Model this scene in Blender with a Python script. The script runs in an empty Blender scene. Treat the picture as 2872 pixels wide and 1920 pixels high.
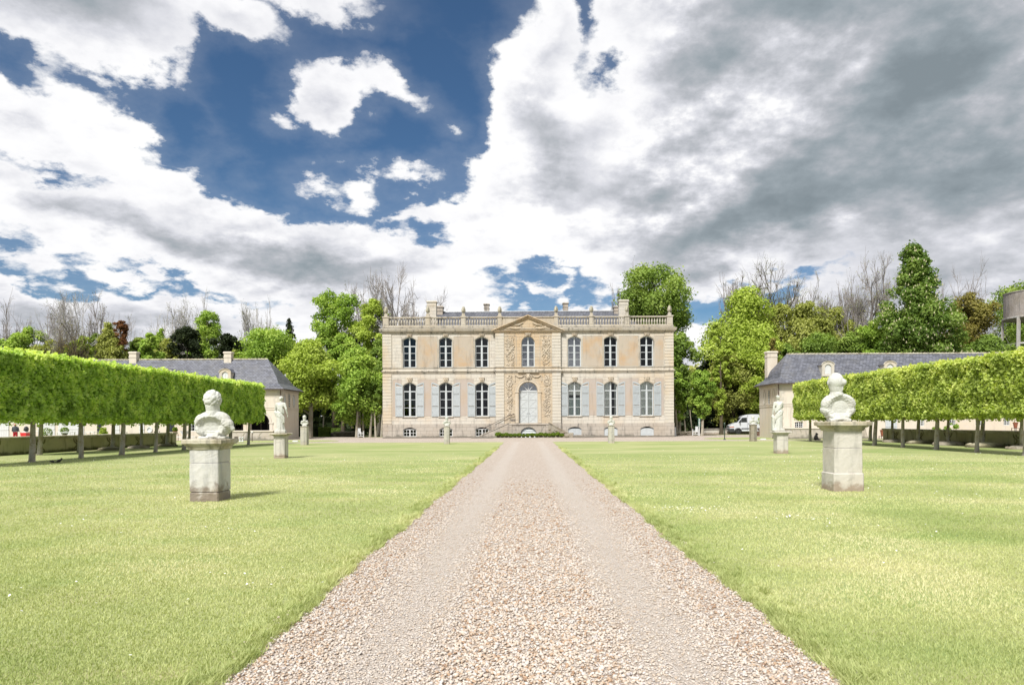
import bpy, bmesh, math, random
import numpy as np
from mathutils import Vector, Matrix, Euler

scene = bpy.context.scene
COL = scene.collection
R = math.radians
PI = math.pi

# ---------------------------------------------------------------- camera
F, CX, HY, EYE, ROLL = 1915.0, 1482.0, 1184.5, 1.6, 0.005
cam_d = bpy.data.cameras.new("camera")
cam = bpy.data.objects.new("camera", cam_d)
COL.objects.link(cam)
cam_d.sensor_width = 36.0
cam_d.lens = F / 2872 * 36
cam_d.shift_x = -(CX - 1436) / 2872
cam_d.shift_y = (HY - 960) / 2872
cam_d.clip_start = 0.1
cam_d.clip_end = 8000
cam.matrix_world = Matrix.Translation((0, 0, EYE)) @ Matrix.Rotation(R(90), 4, 'X') @ Matrix.Rotation(-ROLL, 4, 'Z')
scene.camera = cam

def hor(px): return HY - ROLL * (px - CX)
def wx(px, D): return (px - CX) / F * D
def wz(px, py, D): return EYE + (hor(px) - py) / F * D

# ---------------------------------------------------------------- world / sky
SUN_EL, SUN_AZ = 50.0, 202.0      # compass bearing measured clockwise from +Y (north, away from the camera)
class NT:
    """little helper for building node trees"""
    def __init__(s, nt): s.nt = nt; s.n = nt.nodes; s.l = nt.links
    def node(s, t, **kw):
        o = s.n.new(t)
        for k, v in kw.items(): setattr(o, k, v)
        return o
    def put(s, sock, v):
        if v is None: return
        if isinstance(v, bpy.types.NodeSocket): s.l.new(v, sock)
        else: sock.default_value = v
    def M(s, op, a, b=None, c=None, clamp=False):
        o = s.node('ShaderNodeMath', operation=op, use_clamp=clamp)
        s.put(o.inputs[0], a); s.put(o.inputs[1], b); s.put(o.inputs[2], c)
        return o.outputs[0]
    def V(s, op, a, b=None, c=None):
        o = s.node('ShaderNodeVectorMath', operation=op)
        s.put(o.inputs[0], a)
        if op == 'SCALE': s.put(o.inputs['Scale'], b)
        else: s.put(o.inputs[1], b)
        if c is not None: s.put(o.inputs[2], c)
        return o.outputs['Value' if op in ('LENGTH', 'DOT_PRODUCT') else 'Vector']
    def noise(s, vec, scale, detail=6, rough=.55, lac=2.0, dist=0.0, color=False):
        o = s.node('ShaderNodeTexNoise')
        if vec is not None: s.l.new(vec, o.inputs['Vector'])
        o.inputs['Scale'].default_value = scale; o.inputs['Detail'].default_value = detail
        o.inputs['Roughness'].default_value = rough; o.inputs['Lacunarity'].default_value = lac
        o.inputs['Distortion'].default_value = dist
        return o.outputs['Color' if color else 'Fac']
    def ramp(s, fac, stops, interp='LINEAR'):
        o = s.node('ShaderNodeValToRGB'); o.color_ramp.interpolation = interp
        cr = o.color_ramp
        while len(cr.elements) > 1: cr.elements.remove(cr.elements[-1])
        for i, (p, c) in enumerate(stops):
            e = cr.elements[0] if i == 0 else cr.elements.new(p)
            e.position = p; e.color = (c, c, c, 1) if isinstance(c, (int, float)) else (*c, 1)
        s.put(o.inputs[0], fac); return o.outputs[0]
    def mix(s, fac, a, b, mode='MIX'):
        o = s.node('ShaderNodeMix', data_type='RGBA', blend_type=mode)
        s.put(o.inputs[0], fac)
        for i, v in ((6, a), (7, b)):
            if isinstance(v, tuple): v = (*v, 1) if len(v) == 3 else v
            s.put(o.inputs[i], v)
        return o.outputs[2]
    def sstep(s, v, lo, hi):
        o = s.node('ShaderNodeMapRange', interpolation_type='SMOOTHSTEP')
        s.put(o.inputs['Value'], v); s.put(o.inputs['From Min'], lo); s.put(o.inputs['From Max'], hi)
        return o.outputs[0]

world = bpy.data.worlds.new("World"); scene.world = world
world.use_nodes = True
world.cycles.sampling_method = 'MANUAL'; world.cycles.sample_map_resolution = 512
T = NT(world.node_tree); T.n.clear()
tc = T.node('ShaderNodeTexCoord').outputs['Generated']
dirv = T.V('NORMALIZE', tc)
sep = T.node('ShaderNodeSeparateXYZ'); T.l.new(dirv, sep.inputs[0])
dx, dy, dz = sep.outputs
az = T.M('ARCTAN2', dx, dy)
rho = T.M('SQRT', T.M('ADD', T.M('MULTIPLY', dx, dx), T.M('MULTIPLY', dy, dy)))
tt = T.M('DIVIDE', dz, T.M('MAXIMUM', rho, .05))
pv = T.node('ShaderNodeCombineXYZ'); T.l.new(az, pv.inputs[0]); T.l.new(tt, pv.inputs[1])
cloudp = T.V('SCALE', dirv, T.M('DIVIDE', 1.0, T.M('ADD', T.M('ABSOLUTE', dz), .32)))
# slow warp plus crisp cauliflower warp
w1 = T.V('SCALE', T.V('SUBTRACT', T.noise(cloudp, 2.6, 3, .5, color=True), (.5, .5, .5)), .16)
w2 = T.V('SCALE', T.V('SUBTRACT', T.noise(cloudp, 9, 6, .62, color=True), (.5, .5, .5)), .10)
pw = T.V('ADD', pv.outputs[0], T.V('ADD', w1, w2))
pg = T.V('ADD', pv.outputs[0], T.V('ADD', T.V('SCALE', w1, 1.2), T.V('SCALE', w2, .8)))
def ell(vec, e, scaled=True):
    px, py, rx, ry, rot = e
    a = math.atan2(px - CX, F); ca = math.cos(a)
    t = (hor(px) - py) / F * ca
    m = T.node('ShaderNodeMapping', vector_type='TEXTURE')
    T.l.new(vec, m.inputs[0])
    m.inputs['Location'].default_value = (a, t, 0)
    m.inputs['Rotation'].default_value = (0, 0, R(rot))
    sx, sy = rx / F * ca * ca, ry / F * ca
    m.inputs['Scale'].default_value = (sx, sy, 1)
    k = T.M('SUBTRACT', 1.0, T.V('LENGTH', m.outputs[0]))
    return T.M('MULTIPLY', k, min(sx, sy)) if scaled else k
# gaps of blue (image-measured directions, turned into compass / elevation)
holes = [(940, 290, 430, 300, 0), (1270, 240, 165, 260, 0), (1190, -20, 330, 150, 0), (1370, 40, 60, 70, 30), (480, 290, 120, 100, 0),
         (1100, 450, 260, 120, 10), (1684, 60, 16, 80, 0), (1722, 190, 11, 15, 0), (30, 125, 85, 40, -10),
         (180, 742, 250, 12, -8), (440, 792, 150, 8, -12), (1560, 818, 160, 42, 0), (1530, 765, 60, 30, -20),
         (1990, 860, 95, 62, 10), (2110, 795, 130, 22, 3), (330, 200, 140, 24, -8), 
         (135, 425, 40, 8, -10), (480, 405, 34, 7, 5), (1220, 645, 38, 20, -20),
         (640, 460, 90, 60, -35), (1070, 600, 45, 10, -15)]
patches = [(905, 300, 98, 108, 10), (965, 210, 115, 55, 0), (1100, 232, 120, 46, -28), (910, 497, 62, 26, -5),
           (1030, 532, 66, 30, 8), (1195, 494, 66, 24, 14), (760, 325, 24, 18, 0), (1277, 386, 20, 14, 0),
           (1505, 806, 85, 22, -8), (1610, 808, 44, 24, 15), (1060, 10, 10, 10, 0), (640, 45, 190, 70, -5), (900, 0, 200, 62, 5), (960, 285, 75, 70, 0)]
H = None
for e in holes:
    k = ell(pw, e); H = k if H is None else T.M('SMOOTH_MAX', H, k, .006)
P_ = None
for e in patches:
    k = ell(pw, e); P_ = k if P_ is None else T.M('SMOOTH_MAX', P_, k, .008)
fine = T.M('SUBTRACT', T.noise(cloudp, 14, 7, .6), .5)
# away from the photographed part of the sky the cover is broken by noise only
gen = T.M('MULTIPLY', T.M('SUBTRACT', T.noise(cloudp, 1.1, 4, .5), .42), .5)
front = T.sstep(dy, -.1, .25)
D = T.M('MAXIMUM', T.M('MULTIPLY', H, -1.0), P_)
D = T.M('ADD', T.M('MULTIPLY', D, front), T.M('MULTIPLY', gen, T.M('SUBTRACT', 1.0, front)))
D = T.M('ADD', D, T.M('MULTIPLY', fine, .034))
mask = T.sstep(D, -.004, .010)
veil = T.M('MULTIPLY', T.sstep(D, -.035, .01), .10)
mask = T.M('MAXIMUM', mask, veil)
# grey undersides
greys = [(2330, 430, 700, 220, 27, .24), (2380, 385, 700, 100, 27, .62), (2640, 640, 360, 90, 10, .35), (1600, 375, 115, 90, 0, 1.25), (330, 30, 360, 150, -12, .95), (480, 130, 150, 90, -35, .7),
         (100, 870, 360, 90, 0, .60), (620, 900, 380, 70, -5, .55), (700, 715, 330, 70, -12, .55), (330, 600, 240, 55, -14, .45),
         (2700, 640, 480, 220, 10, .75), (2780, 250, 380, 260, 20, .55), (1720, 510, 220, 70, 0, .50), (1905, 225, 150, 60, 0, .45),
         (2220, 40, 260, 70, 0, .55), (1010, 755, 300, 60, -6, .35), (2050, 620, 300, 80, 20, .45), (2450, 710, 320, 70, 10, .4),
         (900, 240, 70, 60, 0, .28), (1450, 700, 300, 60, 0, .22), (1620, 130, 60, 130, 0, .30), (900, 660, 500, 90, -10, .2),
         (2250, 560, 620, 200, 10, .25)]
G = None
for e in greys:
    k = T.M('MULTIPLY', T.sstep(ell(pg, e[:5], False), -.5, .7), e[5])
    G = k if G is None else T.M('ADD', G, k)
gback = T.M('MULTIPLY', T.noise(cloudp, 1.6, 4, .5), .6)
G = T.M('ADD', T.M('MULTIPLY', G, front), T.M('MULTIPLY', gback, T.M('SUBTRACT', 1.0, front)))
n_a = T.noise(cloudp, 3.0, 8, .56)
n_b = T.noise(T.V('ADD', cloudp, (.05, .03, -.08)), 3.0, 8, .56)
n_c = T.noise(cloudp, 8.5, 6, .6)
n_d = T.noise(T.V('ADD', cloudp, (.018, .010, -.03)), 8.5, 6, .6)
relief = T.M('ADD', T.M('MULTIPLY', T.M('SUBTRACT', n_a, n_b), 2.8), T.M('MULTIPLY', T.M('SUBTRACT', n_c, n_d), 1.5))
big = T.M('MULTIPLY', T.M('SUBTRACT', T.noise(cloudp, 1.7, 5, .5), .47), 1.9)
edge = T.sstep(D, .0, .11)
smooth_ = T.M('SUBTRACT', 1.0, T.M('MULTIPLY', T.M('MINIMUM', G, 1.0), .15))
G = T.M('ADD', T.M('MULTIPLY', G, T.M('ADD', T.M('MULTIPLY', n_a, 1.5), .06)), T.M('ADD', T.M('ADD', T.M('MULTIPLY', relief, smooth_), .19), big))
G = T.M('MULTIPLY', G, T.M('ADD', T.M('MULTIPLY', edge, .85), .15))
G = T.M('MAXIMUM', G, 0.0)
G = T.M('MULTIPLY', T.M('DIVIDE', G, T.M('ADD', G, .8)), 1.5)
CLOUD_RAMP = [(0, (1.0, 1.0, 1.0)), (.15, (.93, .93, .95)), (.38, (.70, .71, .76)), (.62, (.48, .50, .54)), (.85, (.31, .36, .395)), (1, (.23, .275, .305))]
ccol = T.ramp(G, CLOUD_RAMP)
SKY_STRENGTH = .1
CLOUD_RAD = .50
sky = T.node('ShaderNodeTexSky', sky_type='NISHITA')
sky.sun_disc = False; sky.sun_elevation = R(SUN_EL); sky.sun_rotation = R(SUN_AZ)
sky.ozone_density = 2.0; sky.dust_density = .6
skyc = T.mix(1.0, sky.outputs[0], (.25, .345, .41), 'MULTIPLY')
cl = T.mix(1.0, ccol, (CLOUD_RAD / SKY_STRENGTH,) * 3, 'MULTIPLY')
final = T.mix(mask, skyc, cl)
bg = T.node('ShaderNodeBackground'); T.l.new(final, bg.inputs[0]); bg.inputs[1].default_value = SKY_STRENGTH
wo = T.node('ShaderNodeOutputWorld'); T.l.new(bg.outputs[0], wo.inputs[0])

# ---------------------------------------------------------------- sun
sd = bpy.data.lights.new("sun", 'SUN'); sun = bpy.data.objects.new("sun", sd); COL.objects.link(sun)
sd.energy = 3.1; sd.angle = R(12); sd.color = (1.0, .96, .89)
svec = Vector((math.sin(R(SUN_AZ)) * math.cos(R(SUN_EL)), math.cos(R(SUN_AZ)) * math.cos(R(SUN_EL)), math.sin(R(SUN_EL))))
sun.rotation_euler = svec.to_track_quat('Z', 'Y').to_euler()

scene.view_settings.view_transform = 'Standard'
scene.view_settings.look = 'None'
scene.view_settings.gamma = 1.0
scene.view_settings.use_curve_mapping = False
scene.view_settings.exposure = 1.05
# ---------------------------------------------------------------- helpers
class MB:
    """collects vertices and faces, links them as ONE mesh object"""
    def __init__(s): s.v = []; s.f = []; s.mi = []
    def add(s, vs, fs, mi=0):
        o = len(s.v); s.v += [tuple(v) for v in vs]
        for f in fs: s.f.append([i + o for i in f]); s.mi.append(mi)
    def box(s, x0, x1, y0, y1, z0, z1, mi=0):
        vs = [(x0, y0, z0), (x1, y0, z0), (x1, y1, z0), (x0, y1, z0), (x0, y0, z1), (x1, y0, z1), (x1, y1, z1), (x0, y1, z1)]
        s.add(vs, [(0, 3, 2, 1), (4, 5, 6, 7), (0, 1, 5, 4), (1, 2, 6, 5), (2, 3, 7, 6), (3, 0, 4, 7)], mi)
    def bbox(s, x0, x1, y0, y1, z0, z1, b=.01, mi=0):
        """box with chamfered vertical and top edges"""
        pts = [(x0 + b, y0), (x1 - b, y0), (x1, y0 + b), (x1, y1 - b), (x1 - b, y1), (x0 + b, y1), (x0, y1 - b), (x0, y0 + b)]
        cx, cy = (x0 + x1) / 2, (y0 + y1) / 2
        kx, ky = 1 - 2 * b / max(x1 - x0, 1e-6), 1 - 2 * b / max(y1 - y0, 1e-6)
        s.loft([[(x, y, z0) for x, y in pts], [(x, y, z1 - b) for x, y in pts],
                [(cx + (x - cx) * kx, cy + (y - cy) * ky, z1) for x, y in pts]], mi)
    def loft(s, rings, mi=0, cap=True, closed=True):
        n = len(rings[0]); vs = [p for r in rings for p in r]; fs = []
        for k in range(len(rings) - 1):
            for i in range(n if closed else n - 1):
                j = (i + 1) % n
                fs.append((k * n + i, k * n + j, (k + 1) * n + j, (k + 1) * n + i))
        if cap:
            fs.append(tuple(range(n - 1, -1, -1))); fs.append(tuple(range((len(rings) - 1) * n, len(rings) * n)))
        s.add(vs, fs, mi)
    def beam(s, p, q, w, d, up=(0, 1, 0), mi=0):
        """rectangular bar from p to q, w across, d along 'up'"""
        p, q = Vector(p), Vector(q); t = (q - p).normalized(); u = Vector(up)
        u = (u - t * u.dot(t)).normalized(); r = t.cross(u)
        o = [r * w / 2 + u * d / 2, -r * w / 2 + u * d / 2, -r * w / 2 - u * d / 2, r * w / 2 - u * d / 2]
        s.loft([[p + k for k in o], [q + k for k in o]], mi)
    def tube(s, pts, radii, n=6, mi=0, cap=True):
        rings = []; pts = [Vector(p) for p in pts]; ref = None
        if not hasattr(radii, '__len__'): radii = [radii] * len(pts)
        for i, p in enumerate(pts):
            t = (pts[min(i + 1, len(pts) - 1)] - pts[max(i - 1, 0)])
            t = t.normalized() if t.length > 1e-9 else Vector((0, 0, 1))
            if ref is None: ref = Vector((0, 1, 0)) if abs(t.y) < .9 else Vector((1, 0, 0))
            u = (ref - t * ref.dot(t)).normalized(); ref = u; w = t.cross(u)
            rings.append([p + (u * math.cos(a) + w * math.sin(a)) * radii[i] for a in [2 * PI * k / n for k in range(n)]])
        s.loft(rings, mi, cap)
    def lathe(s, prof, c=(0, 0, 0), n=16, mi=0):
        s.loft([[(c[0] + r * math.cos(2 * PI * k / n), c[1] + r * math.sin(2 * PI * k / n), c[2] + z) for k in range(n)] for r, z in prof], mi)
    def sweep_rect(s, prof, x0, x1, y0, y1, mi=0):
        """square moulding: profile of (outward offset, z) round a rectangle"""
        s.loft([[(x0 - o, y0 - o, z), (x1 + o, y0 - o, z), (x1 + o, y1 + o, z), (x0 - o, y1 + o, z)] for o, z in prof], mi)
    def prism(s, poly, y0, y1, mi=0):
        """polygon in x,z extruded along y"""
        n = len(poly)
        vs = [(x, y0, z) for x, z in poly] + [(x, y1, z) for x, z in poly]
        s.add(vs, [tuple(range(n - 1, -1, -1)), tuple(range(n, 2 * n))] + [(i, (i + 1) % n, (i + 1) % n + n, i + n) for i in range(n)], mi)
    def ball(s, c, r, nu=10, nv=6, sc=(1, 1, 1), mi=0):
        rings = []
        for k in range(nv + 1):
            a = -PI / 2 + PI * k / nv; cr = max(math.cos(a), 1e-3)
            rings.append([(c[0] + r * sc[0] * cr * math.cos(2 * PI * i / nu), c[1] + r * sc[1] * cr * math.sin(2 * PI * i / nu),
                           c[2] + r * sc[2] * math.sin(a)) for i in range(nu)])
        s.loft(rings, mi)
    def xf(s, M, start=0):
        for i in range(start, len(s.v)): s.v[i] = tuple(M @ Vector(s.v[i]))
    def build(s, name, mat, parent=None, loc=None, smooth=False, recalc=True):
        me = bpy.data.meshes.new(name); me.from_pydata(s.v, [], s.f); 
        mats = mat if isinstance(mat, (list, tuple)) else [mat]
        for m in mats: me.materials.append(m)
        if len(mats) > 1: me.polygons.foreach_set('material_index', s.mi)
        if recalc:
            bm = bmesh.new(); bm.from_mesh(me); bmesh.ops.recalc_face_normals(bm, faces=bm.faces); bm.to_mesh(me); bm.free()
        if smooth: me.polygons.foreach_set('use_smooth', [True] * len(me.polygons))
        me.update()
        return link(name, me, parent, loc)

def link(name, me, parent=None, loc=None, rotz=0, sc=None):
    o = bpy.data.objects.new(name, me); COL.objects.link(o)
    if parent is not None: o.parent = parent
    if loc is not None: o.location = loc
    if rotz: o.rotation_euler = (0, 0, rotz)
    if sc is not None: o.scale = sc if hasattr(sc, '__len__') else (sc, sc, sc)
    return o

def empty(name, loc=(0, 0, 0), rotz=0):
    o = bpy.data.objects.new(name, None); COL.objects.link(o)
    o.location = loc; o.rotation_euler = (0, 0, rotz); o.empty_display_size = .2
    return o

def tag(o, label=None, cat=None, group=None, kind=None):
    if label: o['label'] = label
    if cat: o['category'] = cat
    if group: o['group'] = group
    if kind: o['kind'] = kind
    return o

def copy_tree(o, parent=None, label=None):
    c = o.copy(); COL.objects.link(c)
    if parent is not None: c.parent = parent
    if label: c['label'] = label
    for ch in list(o.children): copy_tree(ch, c)
    return c

def quads(name, V, mat, rnd=None, parent=None, nper=4, loc=None):
    """fast mesh from an (N, nper, 3) array of separate polygons with a random value per face"""
    N = len(V); me = bpy.data.meshes.new(name)
    me.vertices.add(N * nper); me.vertices.foreach_set('co', V.reshape(-1).astype(np.float32))
    me.loops.add(N * nper); me.loops.foreach_set('vertex_index', np.arange(N * nper, dtype=np.int32))
    me.polygons.add(N); me.polygons.foreach_set('loop_start', np.arange(N, dtype=np.int32) * nper)
    me.polygons.foreach_set('loop_total', np.full(N, nper, dtype=np.int32))
    if rnd is not None:
        a = me.attributes.new('rnd', 'FLOAT', 'FACE'); a.data.foreach_set('value', np.asarray(rnd, dtype=np.float32))
    me.update(calc_edges=True); me.materials.append(mat)
    return link(name, me, parent, loc)

def mk(b, name, mat):
    o = b.build(name, mat); me = o.data; bpy.data.objects.remove(o); return me

# ---------------------------------------------------------------- materials
MATS = {}
def newmat(name):
    m = bpy.data.materials.new(name); m.use_nodes = True; MATS[name] = m
    T = NT(m.node_tree); T.n.clear()
    out = T.node('ShaderNodeOutputMaterial'); b = T.node('ShaderNodeBsdfPrincipled')
    T.l.new(b.outputs[0], out.inputs[0])
    T.b = b; T.out = out; T.m = m
    return T
def ocoord(T): return T.node('ShaderNodeTexCoord').outputs['Object']
def bump(T, h, strength=.5, dist=.02):
    o = T.node('ShaderNodeBump'); o.inputs['Strength'].default_value = strength; o.inputs['Distance'].default_value = dist
    T.l.new(h, o.inputs['Height']); T.l.new(o.outputs[0], T.b.inputs['Normal']); return o

def plain(name, c, rough=.6, var=.12, scale=6, metal=0, bmp=.0, c2=None, spec=None):
    T = newmat(name); co = ocoord(T)
    n = T.noise(co, scale, 5, .6)
    c2 = c2 or tuple(k * (1 - 2 * var) for k in c)
    T.l.new(T.mix(T.sstep(n, .3, .7), c2, c), T.b.inputs['Base Color'])
    T.b.inputs['Roughness'].default_value = rough; T.b.inputs['Metallic'].default_value = metal
    if spec is not None: T.b.inputs['Specular IOR Level'].default_value = spec
    if bmp: bump(T, T.noise(co, scale * 5, 6, .6), .6, bmp)
    return T.m

def stone(name, base, warm, grey, joints=None, stain=.5, jit=1.0, vscale=.35, bmp=.02, dirt_low=None, dirt_col=(.13, .12, .10)):
    """weathered limestone: patches of warm and grey, optional ashlar joints, stain streaks, soiled foot"""
    T = newmat(name); co = ocoord(T)
    big = T.noise(co, vscale, 5, .55); mid = T.noise(co, vscale * 5, 6, .6); fin = T.noise(co, 22, 6, .65)
    c = T.mix(T.sstep(big, .42, .66), base, warm)
    c = T.mix(T.M('MULTIPLY', T.sstep(mid, .50, .72), .55 * jit), c, grey)
    st = T.node('ShaderNodeMapping'); T.l.new(co, st.inputs[0]); st.inputs['Scale'].default_value = (2.2, 2.2, .35)
    streak = T.noise(st.outputs[0], 1.2, 6, .65)
    c = T.mix(T.M('MULTIPLY', T.sstep(streak, .50, .72), stain), c, tuple(k * .42 for k in grey))
    c = T.mix(T.M('MULTIPLY', T.sstep(fin, .55, .8), .30), c, tuple(k * .5 for k in base))
    h = T.M('ADD', T.M('MULTIPLY', fin, .6), mid)
    if joints:
        bw, bh = joints
        sp = T.node('ShaderNodeSeparateXYZ'); T.l.new(co, sp.inputs[0])
        cb = T.node('ShaderNodeCombineXYZ'); T.l.new(T.M('ADD', sp.outputs[0], sp.outputs[1]), cb.inputs[0]); T.l.new(sp.outputs[2], cb.inputs[1])
        br = T.node('ShaderNodeTexBrick'); T.l.new(cb.outputs[0], br.inputs[0])
        br.inputs['Scale'].default_value = 1.0; br.inputs['Brick Width'].default_value = bw; br.inputs['Row Height'].default_value = bh
        br.inputs['Mortar Size'].default_value = .012; br.inputs['Mortar Smooth'].default_value = .3
        br.inputs['Color1'].default_value = (*[min(1, k * 1.10) for k in base], 1); br.inputs['Color2'].default_value = (*warm, 1)
        br.inputs['Bias'].default_value = -.2
        c = T.mix(.26, c, br.outputs[0])
        c = T.mix(T.M('MULTIPLY', br.outputs['Fac'], .25), c, tuple(k * .45 for k in grey))
        h = T.M('SUBTRACT', h, T.M('MULTIPLY', br.outputs['Fac'], .7))
    if dirt_low:
        sp2 = T.node('ShaderNodeSeparateXYZ'); T.l.new(co, sp2.inputs[0])
        lo = T.M('ADD', sp2.outputs[2], T.M('MULTIPLY', T.M('SUBTRACT', mid, .5), -dirt_low * 2.2))
        c = T.mix(T.M('MULTIPLY', T.M('SUBTRACT', 1.0, T.sstep(lo, dirt_low * .25, dirt_low)), .8), c, dirt_col)
    T.l.new(c, T.b.inputs['Base Color']); T.b.inputs['Roughness'].default_value = .85
    T.b.inputs['Specular IOR Level'].default_value = .25
    bump(T, h, .7, bmp)
    return T.m

def leafmat(name, a, b, c=None, trans=.35, clump=.5, spec=.35):
    """leaves: per-leaf random tone and larger patches of older and younger growth"""
    T = newmat(name)
    at = T.node('ShaderNodeAttribute', attribute_name='rnd', attribute_type='GEOMETRY').outputs['Fac']
    n = T.noise(ocoord(T), clump, 3, .5)
    f = T.M('ADD', T.M('MULTIPLY', at, .6), T.M('MULTIPLY', T.sstep(n, .35, .65), .4))
    stops = [(.1, a), (.85, b)] if c is None else [(.05, a), (.55, b), (.95, c)]
    col = T.ramp(f, stops)
    T.l.new(col, T.b.inputs['Base Color']); T.b.inputs['Roughness'].default_value = .6
    T.b.inputs['Specular IOR Level'].default_value = spec * .5
    tr = T.node('ShaderNodeBsdfTranslucent'); T.l.new(T.mix(1.0, col, (1.15, 1.2, .55), 'MULTIPLY'), tr.inputs[0])
    mx = T.node('ShaderNodeMixShader'); mx.inputs[0].default_value = trans
    T.l.new(T.b.outputs[0], mx.inputs[1]); T.l.new(tr.outputs[0], mx.inputs[2]); T.l.new(mx.outputs[0], T.out.inputs[0])
    return T.m

def slate(name, col=(.085, .09, .115)):
    T = newmat(name); co = ocoord(T)
    sp = T.node('ShaderNodeSeparateXYZ'); T.l.new(co, sp.inputs[0])
    cb = T.node('ShaderNodeCombineXYZ'); T.l.new(T.M('ADD', sp.outputs[0], T.M('MULTIPLY', sp.outputs[1], .37)), cb.inputs[0]); T.l.new(sp.outputs[2], cb.inputs[1])
    br = T.node('ShaderNodeTexBrick'); T.l.new(cb.outputs[0], br.inputs[0])
    br.inputs['Scale'].default_value = 1; br.inputs['Brick Width'].default_value = .32; br.inputs['Row Height'].default_value = .16
    br.inputs['Mortar Size'].default_value = .014; br.inputs['Color1'].default_value = (*[k * 1.45 for k in col], 1); br.inputs['Color2'].default_value = (*[k * .75 for k in col], 1)
    br.inputs['Mortar'].default_value = (*[k * .35 for k in col], 1)
    n = T.noise(co, .9, 6, .7); n2 = T.noise(co, 7, 4, .6)
    c = T.mix(T.M('MULTIPLY', T.sstep(n, .45, .75), .45), br.outputs[0], (.17, .165, .16))
    c = T.mix(T.M('MULTIPLY', T.sstep(n2, .62, .72), .5), c, (.28, .27, .24))
    T.l.new(c, T.b.inputs['Base Color']); T.b.inputs['Roughness'].default_value = .5
    T.b.inputs['Specular IOR Level'].default_value = .5
    bump(T, T.M('ADD', T.M('MULTIPLY', br.outputs['Fac'], -1.0), n2), .8, .02)
    return T.m

S_FACADE = stone('facade_stone', (.48, .452, .405), (.47, .39, .30), (.39, .38, .36), joints=(1.1, .36), stain=.45)
S_WARM = stone('ochre_stone', (.425, .36, .275), (.44, .325, .205), (.38, .34, .285), joints=(1.1, .36), stain=.3)
S_BASE = stone('plinth_stone', (.37, .335, .295), (.35, .295, .24), (.24, .23, .215), joints=(.9, .38), stain=.9, dirt_low=.35)
S_QUOIN = stone('quoin_stone', (.48, .445, .385), (.48, .40, .30), (.44, .43, .41), stain=.3)
S_TRIM = stone('trim_stone', (.42, .385, .33), (.38, .33, .26), (.25, .24, .225), stain=1.0)
S_SOOT = stone('lichen_blackened_stone', (.20, .185, .155), (.13, .115, .09), (.08, .075, .065), stain=1.0, vscale=1.5)
S_CARVE = stone('carved_stone', (.48, .415, .33), (.46, .38, .28), (.40, .36, .30), stain=.5, bmp=.01)
S_PLASTER = stone('ochre_plaster', (.38, .33, .27), (.40, .285, .18), (.36, .325, .285), stain=.35, vscale=.42, bmp=.004)
S_PINK = stone('pink_plaster', (.375, .325, .29), (.38, .31, .25), (.36, .335, .31), stain=.3, vscale=.5, bmp=.004)
S_STATUE = stone('white_statue_stone', (.50, .505, .475), (.45, .44, .39), (.33, .33, .30), stain=.35, vscale=1.4, bmp=.012)
S_PED = stone('pedestal_stone', (.50, .49, .465), (.46, .43, .385), (.38, .39, .41), stain=.75, vscale=1.2, bmp=.015, dirt_low=.42, dirt_col=(.16, .12, .085))
S_PEDW = stone('pale_pedestal_stone', (.49, .465, .42), (.47, .43, .375), (.40, .38, .35), stain=.5, vscale=1.0, bmp=.012, dirt_low=.22, dirt_col=(.24, .18, .13))
S_CAP = stone('weathered_cap_stone', (.46, .43, .35), (.36, .31, .22), (.20, .19, .14), stain=1.0, vscale=2.0, bmp=.02)
S_PILLAR = stone('grey_pillar_stone', (.42, .40, .35), (.38, .34, .27), (.33, .33, .31), stain=.6, vscale=1.5, bmp=.02)
S_WING = stone('wing_render', (.55, .50, .43), (.53, .46, .375), (.49, .46, .425), stain=.3, bmp=.006)
S_PARA = stone('mossy_wall_stone', (.46, .42, .31), (.38, .34, .22), (.28, .27, .19), stain=.9, dirt_low=.25, dirt_col=(.05, .045, .02), bmp=.04)
S_RUBBLE = stone('rubble_stone', (.30, .27, .22), (.24, .20, .15), (.18, .17, .15), stain=.8, vscale=3, bmp=.05)
S_CONC = stone('stained_concrete', (.30, .27, .25), (.24, .21, .18), (.40, .38, .36), stain=.9, vscale=.6)
S_SCROLL = stone('dark_mossy_relief', (.20, .18, .11), (.15, .13, .07), (.12, .11, .08), stain=.6)
S_LEG = stone('pale_concrete', (.42, .41, .39), (.36, .33, .29), (.32, .31, .30), stain=.8, vscale=.8)
SLATE = slate('slate', (.10, .105, .13))
SLATE_R = slate('dark_slate', (.075, .08, .10))
WHITE = plain('grey_white_paint', (.46, .49, .51), .45, .05, 3)
SHUT = plain('shutter_paint', (.37, .405, .425), .5, .06, 3)
DOORP = plain('door_paint', (.46, .485, .495), .45, .05, 2)
WHITE2 = plain('white_paint', (.56, .57, .575), .4, .04, 3)
VANW = plain('van_paint', (.52, .54, .58), .25, .02, 2)
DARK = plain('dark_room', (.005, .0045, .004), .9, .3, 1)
BLACKP = plain('black_plastic', (.035, .037, .042), .5, .1, 4)
TYRE = plain('tyre_rubber', (.02, .02, .022), .8, .1, 8)
HUB = plain('hub_metal', (.32, .33, .34), .35, .15, 6, metal=.6)
IRON = plain('brown_iron', (.09, .06, .045), .6, .2, 8)
DKGREEN = plain('dark_green_metal', (.015, .04, .02), .5, .2, 8)
SIGNG = plain('sign_green', (.02, .12, .07), .5, .1, 3)
LIGHTC = plain('lamp_glass', (.6, .62, .62), .15, .05, 6)
REDP = plain('red_plastic', (.62, .03, .04), .4, .1, 4)
ORANGE = plain('orange_lens', (.5, .10, .02), .3, .1, 4)
TERRA = plain('terracotta', (.28, .09, .05), .8, .2, 8)
WOODD = plain('dark_weathered_wood', (.10, .08, .06), .8, .25, 10)
DKDOOR = plain('dark_blue_door_paint', (.02, .025, .035), .5, .2, 3)
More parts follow.
